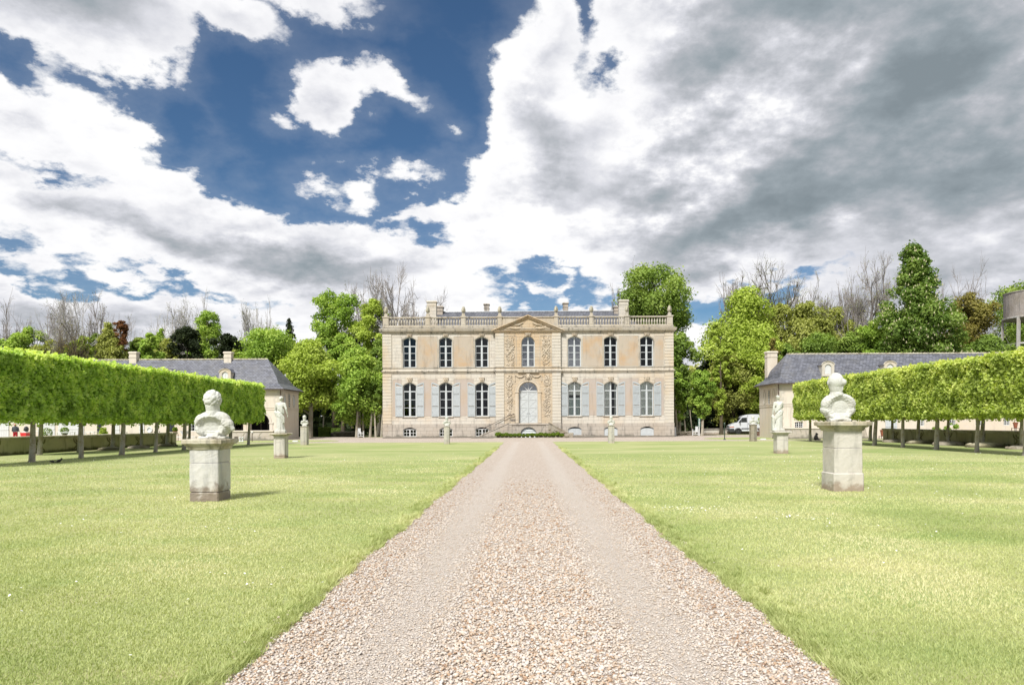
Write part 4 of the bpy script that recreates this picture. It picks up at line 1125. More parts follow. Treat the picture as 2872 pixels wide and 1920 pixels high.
            for k in range(n): b.bbox(x - ww / 2 + ww * k / n + .004, x - ww / 2 + ww * (k + 1) / n - .004, y, y + .05, z0, z0 + hh, .006)
            for z in (z0 + .3, z0 + hh * .5, z0 + hh - .35): b.box(x - ww / 2, x + ww / 2, y - .03, y, z, z + .11)
            b.build('door', m, w)
        elif kind == 'roundel':
            b = MB(); pts = [(x + ww / 2 * math.cos(2 * PI * k / 18), YA - .05, z0 + ww / 2 * math.sin(2 * PI * k / 18)) for k in range(18)]
            b.tube(pts + pts[:1], .05, 6, cap=False); b.add([(p[0], YA - .02, p[2]) for p in pts], [tuple(range(18))]); b.build('round_window', WHITE2, w)
        elif kind == 'niche':
            b = MB(); q = MB(); arch_bar(q, ww, z0 + hh * .6, z0 + hh, .12, .05, YA - .05, 10, True); b.v, b.f, b.mi = q.v, q.f, q.mi
            b.v = [(a + x, c, d) for a, c, d in b.v]; b.box(x - ww / 2, x - ww / 2 + .12, YA - .05, YA + .0, z0, z0 + hh * .6); b.box(x + ww / 2 - .12, x + ww / 2, YA - .05, YA, z0, z0 + hh * .6); b.build('blind_arch', S_QUOIN, w)
        elif kind == 'arch':
            b = MB(); q = MB(); arch_bar(q, ww + .44, z0 + hh - ww / 2, z0 + hh + .22, .22, .10, YA - .05, 12, True); b.v = [(a + x, c, d) for a, c, d in q.v]; b.f = q.f; b.mi = q.mi
            for q in (-1, 1):
                a, c = sorted((x + q * ww / 2, x + q * (ww / 2 + .34))); b.bbox(a, c, YA - .06, YA + .06, z0, z0 + hh - ww / 2 - .12, .01); b.bbox(a - .05, c + .05, YA - .10, YA + .06, z0 + hh - ww / 2 - .12, z0 + hh - ww / 2, .01)
            b.build('arch_surround', S_QUOIN, w)
            b = MB(); [b.box(x + q - .05, x + q + .05, YA + 1.5, YA + 1.6, 0, z0 + hh) for q in (-.5, .25)]; b.build('inner_post', WOODD, w)
    return w

YL, YR = 69.0, 64.5
def Lx(px, D=YL): return wx(px, D)
fl = [('arch', arch_poly(Lx(729), 1.95, .88, 1.75, 2.72, 12), Lx(729), .88, 1.95, 1.84),
      ('arch', arch_poly(Lx(655), 2.0, .88, 1.75, 2.72, 12), Lx(655), .88, 2.0, 1.84),
      ('darkdoor', None, Lx(480), .0, .62, 2.2), ('gate', None, Lx(329), 0, .5, 2.1), ('gate', None, Lx(200), 0, 2.6, 2.3), ('gate', None, Lx(131), 0, 1.7, 2.3),
      ('darkdoor', None, Lx(279), 0, .42, 2.1), ('gate', None, Lx(10), 0, 1.1, 2.2), ('roundel', None, Lx(420), 1.05, .5, .5),
      ('gate', None, Lx(398), 0, .5, 2.1), ('window', seg_poly(Lx(545), 1.2, .9, 1.9, 2.0), Lx(545), .9, 1.2, 1.0)]
wing(-1, 25.0, YL, 74.3, 5.13, 27.3, wz(760, 1007, 71.65), 'long low cream wing with grey slate roof behind the hedge left of the chateau', [30.8, 36.7, 42.6, 48.5],
     [(31.4, .76, wz(640, 991, 71.3), 71.3), (41.3, .76, wz(378, 991, 71.3), 71.3), (54, .76, 9.1, 71.3)],
     [('oval', 70.0, 4.0, .66, 1.25), ('rect', 71.35, 3.95, .46, 1.5), ('oval', 72.75, 4.0, .66, 1.25)], fl)
def Rx(px): return wx(px, YR)
fr = [('niche', None, Rx(2238), .95, 1.5, 2.6), ('window', seg_poly(Rx(2241), .82, .95, 1.5, 1.56), Rx(2241), .95, .82, .6), ('bluedoor', None, Rx(2499), 0, 1.1, 2.1),
      ('window', None, Rx(2584), 1.1, .6, .8), ('window', None, Rx(2671), 1.1, .65, .8), ('window', None, Rx(2824), 1.1, .6, .8), ('window', None, Rx(2745), 1.1, .6, .8), ('niche', None, Rx(2390), .95, 1.5, 2.6)]
fr = [(k, (h or ([(x - w_ / 2, z), (x + w_ / 2, z), (x + w_ / 2, z + hh), (x - w_ / 2, z + hh)] if k == 'window' else None)), x, z, w_, hh) for k, h, x, z, w_, hh in fr]
wing(1, 23.6, YR, 69.7, 5.21, 25.4, wz(2207, 993, 67.1), 'long low cream wing with blue-grey slate roof and stone dormers right of the chateau', [28.5, 34.4, 40.3, 46.2],
     [(24.55, 1.0, wz(2152, 991, 69), 68.6)],
     [('oval', 68.2, 4.0, .6, 1.35), ('rect', 66.85, 3.9, .42, 1.45), ('oval', 65.6, 4.0, .6, 1.35)], fr)

# low stone walls
def cracked(b, x0, x1, y, z0, z1, seed, n=7):
    rr = random.Random(seed)
    for k in range(n):
        x = x0 + (x1 - x0) * (k + .5) / n
        b.tube([(x + rr.uniform(-.1, .1), y, z1), (x + rr.uniform(-.2, .2), y, (z0 + z1) / 2), (x - .1 + rr.uniform(-.2, .2), y, z0)], [.012, .022, .014], 4)
def terrace(x0, x1, y0, y1, h, label, seed):
    t = tag(empty('terrace_wall', ((x0 + x1) / 2, y0, 0)), label, 'wall'); cx = (x0 + x1) / 2
    b = MB(); b.loft([[(x0 - cx - .25, -.12, -.1), (x1 - cx + .25, -.12, -.1), (x1 - cx + .25, y1 - y0, -.1), (x0 - cx - .25, y1 - y0, -.1)], [(x0 - cx, 0, h), (x1 - cx, 0, h), (x1 - cx, y1 - y0, h), (x0 - cx, y1 - y0, h)]])
    b.build('wall_body', S_BASE, t)
    b = MB(); b.bbox(x0 - cx - .06, x1 - cx + .06, -.07, y1 - y0, h + .001, h + .09, .02); b.build('coping', S_WING, t)
    b = MB(); cracked(b, x0 - cx, x1 - cx, -.06, .05, h, seed, 8); b.build('buttress_line', S_CAP, t)
    return t
terrace(-30.9, -24.7, 66, YL - .07, .86, 'low cream terrace wall under the arches of the left wing', 1)
terrace(23.2, 30.4, 61.6, YR - .07, .92, 'low cracked terrace wall in front of the right wing', 2)

def parapet(side, X, y0, y1, label):
    t = tag(empty('garden_wall', (side * X, y1, 0)), label, 'wall'); L = y1 - y0
    b = MB(); b.box(-.22, .22, -L, -.5, -.1, .86); b.build('wall_body', S_PARA, t)
    b = MB(); b.bbox(-.34, .34, -L, -.46, .862, .98, .03); b.bbox(-.27, .27, -L, -.48, .80, .861, .01); b.build('coping', S_CAP, t)
    b = MB(); b.bbox(-.32, .32, -.5, .1, -.1, .88, .02); b.bbox(-.4, .4, -.58, .18, .88, 1.0, .03); b.build('end_pier', S_PARA, t)
    b = MB(); k = 0; y = -1.6; f = -side * .225
    while y > -L + 1:                # scrolled relief on the inner face
        for q in (-1, 1):
            b.tube([(f, y + q * .42, .78), (f, y + q * .36, .60), (f, y + q * .12, .46), (f, y + q * .10, .34), (f, y + q * .34, .18), (f, y + q * .42, .04)], [.035, .05, .055, .055, .05, .035], 5)
        ring_pts = [(f, y + .2 * math.cos(a), .74 + .17 * math.sin(a)) for a in [PI + PI * i / 8 for i in range(9)]]; b.tube(ring_pts, .04, 5)
        ring_pts = [(f, y + .2 * math.cos(a), .04 + .17 * math.sin(a)) for a in [PI * i / 8 for i in range(9)]]; b.tube(ring_pts, .04, 5)
        y -= 3.3
    b.build('carved_scroll', S_SCROLL, t)
parapet(-1, 28.0, 18, 53.6, 'mossy carved garden wall running behind the left row of clipped trees')
parapet(1, 28.5, 18, 54.2, 'mossy carved garden wall running behind the right row of clipped trees')
b = MB(); xa, xb = wx(1973, 87), wx(2062, 87)
b.loft([[(xa, 86.8, 0), (xb + 4, 86.2, 0), (xb + 4, 86.6, 0), (xa, 87.2, 0)], [(xa, 86.8, .62), (xb + 4, 86.2, .72), (xb + 4, 86.6, .72), (xa, 87.2, .62)]]); t = empty('low_wall', (0, 0, 0)); tag(t, 'low pale stone wall running behind the white van', 'wall')
b.build('wall_body', S_PEDW, t); b = MB(); b.loft([[(xa - .06, 86.7, .625), (xb + 4, 86.1, .725), (xb + 4, 86.7, .725), (xa - .06, 87.3, .625)], [(xa - .06, 86.7, .72), (xb + 4, 86.1, .82), (xb + 4, 86.7, .82), (xa - .06, 87.3, .72)]]); b.build('coping', S_CONC, t)
b = MB(); rr = random.Random(9)
for _ in range(150):
    x = rr.uniform(wx(925, 85), wx(1000, 85)); z = rr.uniform(0, .55); b.ball((x, 85 + rr.uniform(-.1, .3), z), rr.uniform(.10, .2), 6, 4, (1.4, 1, .6))
tag(b.build('dry_stone_wall', S_RUBBLE), 'low tumbled dry-stone wall under the trees left of the chateau', 'wall')

# water tower
wt = tag(empty('water_tower', (wx(2905, 100), 100, 0)), 'old grey concrete water tower on tall legs at the right edge', 'water tower')
zb, zt = wz(2880, 889, 100), wz(2880, 820, 100)
b = MB(); b.lathe([(3.85, zb), (3.86, zb + .1), (3.85, zt - .2), (3.92, zt - .15), (3.92, zt), (3.7, zt + .05)], n=40); b.build('tank', S_CONC, wt)
b = MB(); b.lathe([(4.05, zb - .28), (4.1, zb - .24), (4.1, zb - .04), (4.0, zb - .01)], n=12); b.build('platform', S_LEG, wt)
def wleg(k, r, z): a = R(60 * k + 24); return Vector((r * math.cos(a), r * math.sin(a), z))
for k in range(6):
    b = MB(); p, q = wleg(k, 4.35, 0), wleg(k, 3.9, zb - .27); b.beam(p, q, .34, .34, up=(wleg(k, 1, 0).x, wleg(k, 1, 0).y, 0)); b.build('leg', S_LEG, wt)
for z, r in ((12.7, 3.98), (5.5, 4.2)):
    b = MB()
    for k in range(6): b.beam(wleg(k, r, z), wleg(k + 1, r, z), .2, .24, up=(0, 0, 1))
    b.build('brace', S_LEG, wt)
b = MB(); e_ = Vector((-.62, -.78, 0)) * 4.0 + Vector((-.5, .4, 0)); u_ = Vector((.78, -.62, 0)) * .22
for s_ in (-1, 1): b.tube([e_ + u_ * s_ + Vector((0, 0, 2)), e_ + u_ * s_ + Vector((0, 0, zt + .2))], .04, 5)
z = 2
while z < zt: b.tube([e_ - u_ + Vector((0, 0, z)), e_ + u_ + Vector((0, 0, z))], .025, 4); z += .4
b.build('ladder', IRON, wt)
# ---------------------------------------------------------------- vegetation
RG = np.random.default_rng(77)
def leaves(centers, size, rg, up=.5, ncol=None, ratio=.62, outward=None):
    """leaf quads at the given points, partly facing outward and upward"""
    n = len(centers)
    nrm = rg.normal(0, 1, (n, 3)); 
    if outward is not None: nrm = nrm * .75 + outward * 1.0
    nrm[:, 2] += up
    nrm /= np.linalg.norm(nrm, axis=1)[:, None] + 1e-9
    a = np.cross(nrm, rg.normal(0, 1, (n, 3))); a /= np.linalg.norm(a, axis=1)[:, None] + 1e-9
    b = np.cross(nrm, a)
    s = size * rg.uniform(.6, 1.35, n)[:, None]
    V = np.zeros((n, 4, 3))
    V[:, 0] = centers - a * s * .5; V[:, 2] = centers + a * s * .5 - nrm * s * .12
    V[:, 1] = centers + b * s * ratio * .5 + nrm * s * .10; V[:, 3] = centers - b * s * ratio * .5 + nrm * s * .10
    return V

def lobed(rg, lobes, nleaf, r_jit=.35, bias=.35):
    """points near the shells of many small lobes; denser on their upper outer sides"""
    L = np.array([l[:3] for l in lobes]); Rr = np.array([l[3] for l in lobes])
    p = Rr ** 2; p /= p.sum(); idx = rg.choice(len(L), nleaf, p=p)
    d = rg.normal(0, 1, (nleaf, 3)); d[:, 2] += bias; d /= np.linalg.norm(d, axis=1)[:, None]
    rad = Rr[idx] * (1 - r_jit * rg.random(nleaf) ** 1.5)
    rad *= 1 + .22 * rg.normal(0, 1, nleaf)
    off = d * rad[:, None]; off[:, 2] *= .8
    return L[idx] + off, d, idx

def crown_lobes(rg, shape, hw, z0, z1, n):
    """lobe centres filling an uneven crown envelope, local coordinates"""
    out = []; H = z1 - z0
    prof = {'round': lambda u: (max(0, 1 - (2 * u - 1) ** 2)) ** .5 * (.9 if u < .5 else 1),
            'oval': lambda u: max(0, 1 - abs(2 * u - .85) ** 2.3) ** .5 if u < .92 else .35,
            'maple': lambda u: min(1, (1.1 - u) * 1.6) ** .7 * min(1, .75 + u * 1.2) if u < 1 else .1,
            'cone': lambda u: max(.04, (1 - u) ** .85),
            'spire': lambda u: .12 + .88 * max(0, 1 - u) ** .62 if u > .12 else .95,
            'tall': lambda u: max(0, 1 - abs(2 * u - 1.05) ** 3) ** .5 * (.7 + .3 * u),
            'umbrella': lambda u: .45 + .55 * min(1, u * 1.6) if u < .75 else max(0, 1 - (u - .75) * 3.2) ** .5}[shape]
    wob = rg.uniform(0, 6.28, 4)
    tries = 0
    while len(out) < n and tries < 9000:
        tries += 1
        u = (len(out) + rg.random()) / n if shape != 'umbrella' else rg.random() ** .7; a = rg.random() * 2 * PI; r = rg.random() ** .5
        m = prof(u)
        if rg.random() > m + .25: continue
        k = 1 + .16 * math.sin(2 * a + wob[0] + 4 * u) + .13 * math.sin(7 * u + wob[1] + a)
        R_ = hw * m * k; lr = hw * rg.uniform(.18, .36) * (.55 + .45 * m)
        if shape in ('spire', 'cone'): lr = hw * rg.uniform(.17, .30) * (.5 + .6 * m)
        rr = max(0, R_ - lr * .7) * r
        out.append((rr * math.cos(a), rr * math.sin(a), z0 + H * u * .95 + lr * .2, lr))
    return out

def limb_mesh(rg, h0, lobes, hw, rad, kind=0, lean=0.0, nl=14):
    """tapered trunk with limbs reaching to the lobes"""
    b = MB(); top = max(l[2] for l in lobes); zc = min(l[2] for l in lobes)
    tp = [(0, 0, -.1), (.02 * hw, .01, h0 * .3), (lean * .3 + .04 * hw, .03, h0), (lean * .6, .0, h0 + (top - h0) * .4), (lean, .1, h0 + (top - h0) * .82)]
    b.tube(tp, [rad * 1.35, rad * 1.0, rad * .85, rad * .5, rad * .12], 8)
    sel = rg.choice(len(lobes), min(nl, len(lobes)), replace=False)
    for i in sel:
        l = lobes[i]; zt = max(h0 * .85, min(l[2] - .25 * math.hypot(l[0], l[1]) - .4, top * .9)); f = (zt - h0) / max(top - h0, .1)
        st = Vector((lean * .6 * max(f, 0), 0, zt)); en = Vector(l[:3]); md = st.lerp(en, .5) + Vector((0, 0, .08 * hw)); r = rad * .38 * (1 - .5 * max(f, 0))
        b.tube([st, md, en], [r, r * .6, r * .15], 5)
    return b

GRP = {}
def leafy(px, D, hwpx, top, bot, leaf, shape, label, n=7000, size=.42, nl=34, kind='tree', rad=None, trunk=None, lean=0, group=None, tpx=None, cat='tree', bark=None, dz=1.0, bias=.35):
    x = wx(px, D); hw = hwpx / F * D * 1.2; z1 = wz(px, top, D); z0 = max(.3, wz(px, bot, D))
    rg = np.random.default_rng(int(px * 7 + D))
    root = tag(empty(kind, (x, D, 0), 0), label, cat, group)
    nl = int(nl * 2.1); n = int(n * 2.0); size = size * .82
    lobes = crown_lobes(rg, shape, hw, z0, z1 - hw * .12, nl)
    lobes = [(l[0] + lean * (l[2] - z0) / (z1 - z0), l[1], l[2], l[3]) for l in lobes]
    P, d, idx = lobed(rg, lobes, n, bias=bias)
    V = leaves(P, size, rg, .35, outward=d)
    tone = .55 * rg.random(n) + .35 * rg.random(len(lobes))[idx] + .12
    quads('crown', V, leaf, tone, root)
    rad = rad or hw * .055 + .12
    limb_mesh(rg, z0 * .9 + .1, lobes, hw, rad, lean=lean).build('trunk', bark or BARKD, root)
    return root

def bare(px, D, hwpx, top, base, label, seed, buds=0, mat=None, levels=5, spread=1.2, group='bare spring trees behind the leafy ones', budmat=None, fork=.3, rt=None):
    """leafless tree: recursive branching down to fine twigs"""
    x = wx(px, D); hw = hwpx / F * D; H = wz(px, top, D); rr = random.Random(seed); b = MB(); tips = []
    segs = []
    def grow(p, d, L, r, lev):
        n = 3; pts = [p]; dd = d.copy()
        for k in range(n):
            dd = (dd + Vector((rr.gauss(0, .12), rr.gauss(0, .12), rr.gauss(.02, .06)))).normalized(); pts.append(pts[-1] + dd * L / n)
        segs.append((pts, r, lev))
        if lev >= levels: tips.append(pts[-1]); tips.append(pts[-2]); return
        kids = 7 if lev == 0 else (5 if lev == 1 else 4)
        for k in range(kids):
            f = rr.uniform(.5, 1.0) if lev == 0 else rr.uniform(.25, 1.0); i = min(int(f * n), n - 1); q = pts[i].lerp(pts[i + 1], f * n - i) if f < 1 else pts[-1]
            ax = Vector((rr.gauss(0, 1), rr.gauss(0, 1), rr.gauss(0, .3))); ax = (ax - dd * ax.dot(dd)).normalized()
            an = rr.uniform(.35, .95) * spread if lev == 0 else rr.uniform(.45, 1.0) * spread
            nd = (dd * math.cos(an) + ax * math.sin(an) + Vector((0, 0, .08))).normalized()
            grow(q, nd, L * (rr.uniform(.75, 1.0) if lev == 0 else rr.uniform(.5, .72)), r * rr.uniform(.5, .65), lev + 1)
    grow(Vector((0, 0, 0)), Vector((rr.uniform(-.06, .06), 0, 1)), 1.0, .045, 0)
    allp = [p for s_ in segs for p in s_[0]]
    zt = sorted(p.z for p in allp)[int(len(allp) * .985)]; xw = sorted(abs(p.x) for p in allp)[int(len(allp) * .90)]
    sz = H / zt; sx = hw / xw
    minr = .008 * D / 95
    for pts, r, lev in segs:
        R0 = max(r * sz * .55, minr); R1 = max(r * sz * .34, minr * .8)
        b.tube([(p.x * sx, p.y * sx, p.z * sz) for p in pts], [R0 + (R1 - R0) * i / 3 for i in range(4)], 3 if lev > 1 else 5, cap=False)
    root = tag(empty('bare_tree', (x, D, 0)), label, 'tree', group)
    b.build('trunk', mat or TWIG, root, recalc=False)
    if buds:
        rg = np.random.default_rng(seed); T_ = np.array([(p.x * sx, p.y * sx, p.z * sz) for p in tips]); C = T_[rg.integers(0, len(T_), buds)] + rg.normal(0, .16, (buds, 3))
        quads('young_leaves', leaves(C, .15, rg), budmat or L_BUD, rg.random(buds), root)
    return root

# ---- clipped lime rows (box-shaped crowns on bare trunks)
HT, HB, HHW = 4.55, 1.98, .95
def hedge_crown(seed, L=3.4, n=15000, mat=L_HEDGE):
    rg = np.random.default_rng(seed); out = []; nr = []
    def wob(u, v, s): return .06 * np.sin(3.1 * u + s) + .05 * np.sin(4.7 * v + 2 * s) + .035 * np.sin(9 * u + 7 * v + s)
    k = int(n * .36)
    for s in (-1, 1):
        u = rg.uniform(-L / 2, L / 2, k); v = rg.uniform(HB - .05, HT, k)
        depth = np.abs(rg.normal(0, .13, k)) + (rg.random(k) < .15) * rg.uniform(0, .5, k) - (rg.random(k) < .05) * rg.uniform(0, .14, k)
        gap = (np.sin(u * 3 + seed) * np.sin(v * 4.1 + seed * 2) > .93)
        x = s * (HHW + wob(u, v, s + seed) - depth); m = ~gap
        out.append(np.stack([x, u, v], 1)[m]); q = np.zeros((m.sum(), 3)); q[:, 0] = s; nr.append(q)
    k = int(n * .17); u = rg.uniform(-L / 2, L / 2, k); w = rg.uniform(-HHW, HHW, k); z = HT + wob(u, w, seed) * .7 - np.abs(rg.normal(0, .08, k)) + (rg.random(k) < .3) * rg.random(k) * .22
    out.append(np.stack([w, u, z], 1)); q = np.zeros((k, 3)); q[:, 2] = 1; nr.append(q)
    k = int(n * .11); u = rg.uniform(-L / 2, L / 2, k); w = rg.uniform(-HHW, HHW, k); z = HB + wob(u, w, seed) * .9 + rg.normal(0, .11, k) + .09 * np.sin(u * 5 + seed)
    out.append(np.stack([w, u, z], 1)); q = np.zeros((k, 3)); q[:, 2] = -.4; nr.append(q)
    P = np.concatenate(out); N_ = np.concatenate(nr)
    V = leaves(P, .165, rg, .5, outward=N_ * .25, ratio=.8)
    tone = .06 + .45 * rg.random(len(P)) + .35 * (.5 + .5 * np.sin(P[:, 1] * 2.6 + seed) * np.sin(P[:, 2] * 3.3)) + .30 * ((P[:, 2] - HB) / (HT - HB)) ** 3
    return quads('crown', V, mat, np.clip(tone, 0, 1)).data
def hedge_end(me_seed, mat):
    """end face foliage"""
    rg = np.random.default_rng(me_seed); k = 4200
    x = rg.uniform(-HHW, HHW, k); z = rg.uniform(HB, HT, k); y = .02 + .05 * np.sin(5 * x + 3 * z) - np.abs(rg.normal(0, .1, k))
    P = np.stack([x, y, z], 1); N_ = np.zeros((k, 3)); N_[:, 1] = 1
    return P, N_
def hedge_limbs(seed):
    rr = random.Random(seed); b = MB(); r = rr.uniform(.095, .125)
    ln = rr.uniform(-.12, .12)
    b.tube([(0, 0, -.05), (ln * .2, .0, .08), (ln * .5, .02, .7), (ln, 0, 1.5), (ln * 1.1, .02, 2.6), (ln, 0, 4.1)], [r * 1.45, r * 1.12, r * .98, r * .85, r * .6, r * .2], 10)
    for k in range(16):
        z = 1.7 + k * .15; a = rr.choice((0, PI)) + rr.uniform(-.35, .35) + PI / 2; L = rr.uniform(.8, 1.6)
        b.tube([(ln, 0, z), (ln + .5 * L * math.cos(a) * .6, .5 * L * math.sin(a), z + .15), (ln + L * math.cos(a) * .6, L * math.sin(a), z + .3)], [.04, .028, .01], 5)
    return b
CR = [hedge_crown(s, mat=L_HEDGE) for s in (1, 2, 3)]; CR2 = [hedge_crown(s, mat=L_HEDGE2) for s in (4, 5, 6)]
for o in [o for o in bpy.data.objects if o.data in CR + CR2]: bpy.data.objects.remove(o)
TR = [mk(hedge_limbs(s), 'trunk', BARK) for s in range(4)]
WORDS = ['nearest', 'second', 'third', 'fourth', 'fifth', 'sixth', 'seventh', 'eighth', 'ninth', 'tenth', 'eleventh']
def row(side, X, y0, step, n, CRS, name, gname):
    for k in range(n):
        y = y0 + k * step
        pos = 'nearest tree' if k == 0 else ('farthest tree' if k == n - 1 else WORDS[k] + ' tree from the near end')
        root = tag(empty('clipped_lime_tree', (side * X, y, 0)), 'box-clipped lime, %s of the %s' % (pos, name), 'tree', gname)
        link('trunk', TR[(k * 3 + int(X)) % 4], root, (0, 0, 0), rotz=0)
        c = link('crown', CRS[(k * 2 + int(X)) % 3], root, (0, 0, 0)); c.scale = (1 if k % 2 else -1, 1 if k % 3 else -1, 1)
        if k == n - 1: c.scale = (c.scale[0], c.scale[1] * .80, 1); c.location = (0, -.45, 0)
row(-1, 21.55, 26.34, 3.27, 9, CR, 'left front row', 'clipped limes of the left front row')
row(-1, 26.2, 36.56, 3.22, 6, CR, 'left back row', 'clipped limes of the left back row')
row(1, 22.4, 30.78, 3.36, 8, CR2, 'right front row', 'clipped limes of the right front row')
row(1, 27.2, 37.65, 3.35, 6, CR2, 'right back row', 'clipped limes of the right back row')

# earth and root mounds at the feet of the back rows
for i, (px, py, w_, lab) in enumerate(((308, 1262, .75, 'mossy green root mound at the foot of a left back-row lime'), (389, 1258, .75, 'reddish root mound beside the left garden wall'), (464, 1251, .7, 'grey root mound near the end pier of the left garden wall'),
                                (2443 + 65, 1240, .8, 'brown root mound near the end pier of the right garden wall'), (2576, 1247, .9, 'long brown root mound behind the pale right-hand trunks'), (2660, 1251, 1.0, 'wide root mound at the foot of a right back-row lime'), (2765, 1253, 1.1, 'dark earth heap against the right garden wall'), (2866, 1260, .8, 'root mound at the right edge of the photo'))):
    D_ = (26.3 if px < 1482 else 27.2) * F / abs(px - CX); b = MB(); rr = random.Random(i)
    b.ball((0, 0, 0), w_, 14, 6, (1, .8, .26))
    for _ in range(9): b.ball((rr.uniform(-.8, .8) * w_, rr.uniform(-.5, .5) * w_, .05), rr.uniform(.1, .24) * w_, 7, 4, (1.5, 1, .8))
    tag(b.build('root_mound', S_RUBBLE if i % 2 else S_PARA, None, (wx(px, D_), D_, .02), smooth=True), lab, 'mound')
# ---- trees round the house
BG = 'leafy trees rising behind the left wing'; BH = 'leafy trees rising behind the right wing'
leafy(80, 95, 52, 914, 1050, L_BRIGHT, 'round', 'round bright green tree at the far left above the hedge', 5200, .36, 24, group=BG)
leafy(232, 88, 34, 940, 1050, L_YELLOW, 'oval', 'small yellow-green tree right of the leaning bare trees', 3800, .32, 16, group=BG)
leafy(305, 92, 54, 897, 1060, L_OLIVE, 'cone', 'broad olive-yellow tree with a pointed top behind the left wing ridge', 6500, .34, 30, group=BG)
leafy(338, 97, 20, 894, 1000, L_COPPER, 'umbrella', 'small coppery tree top beside the olive tree', 2600, .30, 22, group=BG)
leafy(388, 100, 38, 940, 1060, L_GREEN, 'round', 'dark green tree between the olive tree and the left chimney', 3600, .36, 16, group=BG)
leafy(425, 90, 32, 930, 1050, L_BRIGHT, 'oval', 'light green tree just right of the left roof chimney', 3600, .33, 18, group=BG)
leafy(475, 96, 34, 945, 1050, L_OLIVE, 'round', 'olive tree left of the dark yew', 3400, .35, 16, group=BG)
leafy(526, 86, 40, 915, 1060, L_CONIF, 'umbrella', 'large dark yew with a domed top behind the slate roof', 6500, .30, 26, kind='yew_tree', group='dark evergreens behind the left wing')
leafy(634, 86, 32, 930, 1060, L_CONIF, 'umbrella', 'smaller dark yew right of the tall lime-green tree', 4600, .30, 20, kind='yew_tree', group='dark evergreens behind the left wing')
leafy(584, 97, 46, 866, 1060, L_BRIGHT, 'tall', 'tall airy lime-green tree between the two dark yews', 5200, .34, 24, group=BG)
leafy(690, 97, 35, 950, 1060, L_GREEN, 'round', 'low green tree behind the chimney of the left wing', 3000, .36, 14, group=BG)
leafy(748, 86, 84, 922, 1060, L_BRIGHT, 'umbrella', 'wide bright green tree above the hip of the left wing roof', 9000, .34, 36, group=BG)
leafy(812, 106, 32, 886, 1010, L_DARK, 'cone', 'thin dark larch rising behind the bright green tree', 1700, .34, 18, kind='larch_tree', group='dark evergreens behind the left wing')
leafy(868, 80, 84, 950, 1148, L_YELLOW, 'maple', 'big yellow-green maple beside the end wall of the left wing', 15000, .36, 46, kind='maple_tree', rad=.30, bark=BARKP, cat='tree')
leafy(938, 96, 62, 812, 1000, L_BRIGHT, 'tall', 'tall chestnut with an open crown left of the chateau', 6500, .38, 26, kind='chestnut_tree')
leafy(1045, 94, 58, 826, 1100, L_YELLOW, 'round', 'high yellow-green tree against the left corner of the chateau', 7500, .38, 26)
leafy(962, 90, 40, 928, 1040, L_BRIGHT, 'maple', 'pale green tree top behind the yellow-green maple', 3800, .36, 16)
leafy(990, 104, 45, 935, 1080, L_DARK, 'umbrella', 'dark cedar glimpsed between the bright trees left of the chateau', 3000, .4, 18, kind='cedar_tree')
leafy(1006, 81, 72, 966, 1184, L_BRIGHT, 'maple', 'fresh green young tree beside the left corner of the chateau', 13000, .36, 40, rad=.2, bark=BARKP)
leafy(1062, 88, 42, 945, 1150, L_GREEN, 'oval', 'darker green tree pressed against the left side of the chateau', 6000, .36, 24, bark=BARKP)
leafy(1838, 96, 98, 738, 1010, L_GREEN, 'umbrella', 'large bright green tree rising behind the right end of the chateau roof', 13000, .42, 40)
leafy(1905, 92, 48, 925, 1130, L_GREEN, 'tall', 'shaded green tree just right of the chateau corner', 6000, .38, 24)
leafy(1905, 83, 27, 1040, 1180, L_BRIGHT, 'oval', 'low green tree against the right corner of the chateau', 4200, .34, 16, bark=BARKP)
leafy(1969, 79.5, 37, 1032, 1172, L_BRIGHT, 'tall', 'small vivid green maple over the white chair right of the chateau', 7000, .30, 24, kind='maple_tree', rad=.16, bark=BARKP)
leafy(1990, 96, 48, 985, 1180, L_DARK, 'oval', 'dark evergreen behind the small vivid maple', 4200, .4, 20)
leafy(2085, 92, 92, 795, 1110, L_YELLOW, 'maple', 'great yellow-green tree between the chateau and the right wing', 15000, .40, 44, group=BH)
leafy(2055, 88, 72, 985, 1198, L_OLIVE, 'umbrella', 'olive tree hanging low behind the front of the white van', 10500, .38, 34, group=BH)
leafy(2195, 94, 78, 838, 1110, L_OLIVE, 'round', 'wide olive-green tree behind the tall end chimney', 9500, .38, 34, group=BH)
leafy(2140, 86, 60, 905, 1190, L_YELLOW, 'oval', 'yellow-olive tree whose crown touches the right wing chimney', 9500, .36, 34, group=BH)
leafy(2205, 90, 36, 960, 1080, L_GREEN, 'round', 'deep green tree right of the tall end chimney', 3800, .36, 18, group=BH)
leafy(2265, 95, 62, 835, 1040, L_OLIVE, 'round', 'airy olive tree above the hip of the right wing roof', 5600, .38, 26, group=BH)
leafy(2345, 98, 62, 852, 1040, L_OLIVE, 'maple', 'olive tree between two bare crowns above the first dormer', 5200, .38, 24, group=BH)
leafy(2300, 90, 60, 930, 1040, L_GREEN, 'round', 'low green tree close behind the first dormer of the right wing', 4200, .36, 18, group=BH)
leafy(2410, 92, 66, 915, 1040, L_GREEN, 'round', 'low spreading green tree behind the right wing ridge', 5200, .36, 22, group=BH)
leafy(2470, 88, 52, 885, 1040, L_BRIGHT, 'round', 'bright green tree at the left foot of the giant chestnut', 5600, .36, 22, group=BH)
ch = leafy(2588, 84, 100, 668, 1050, L_CHEST, 'spire', 'giant flowering chestnut towering over the right wing', 26000, .40, 74, kind='chestnut_tree', rad=.6, lean=-1.3, cat='tree', bias=.15)
leafy(2722, 90, 64, 812, 1040, L_BROWN, 'round', 'brownish olive tree between the chestnut and the water tower', 7500, .36, 28, group=BH)
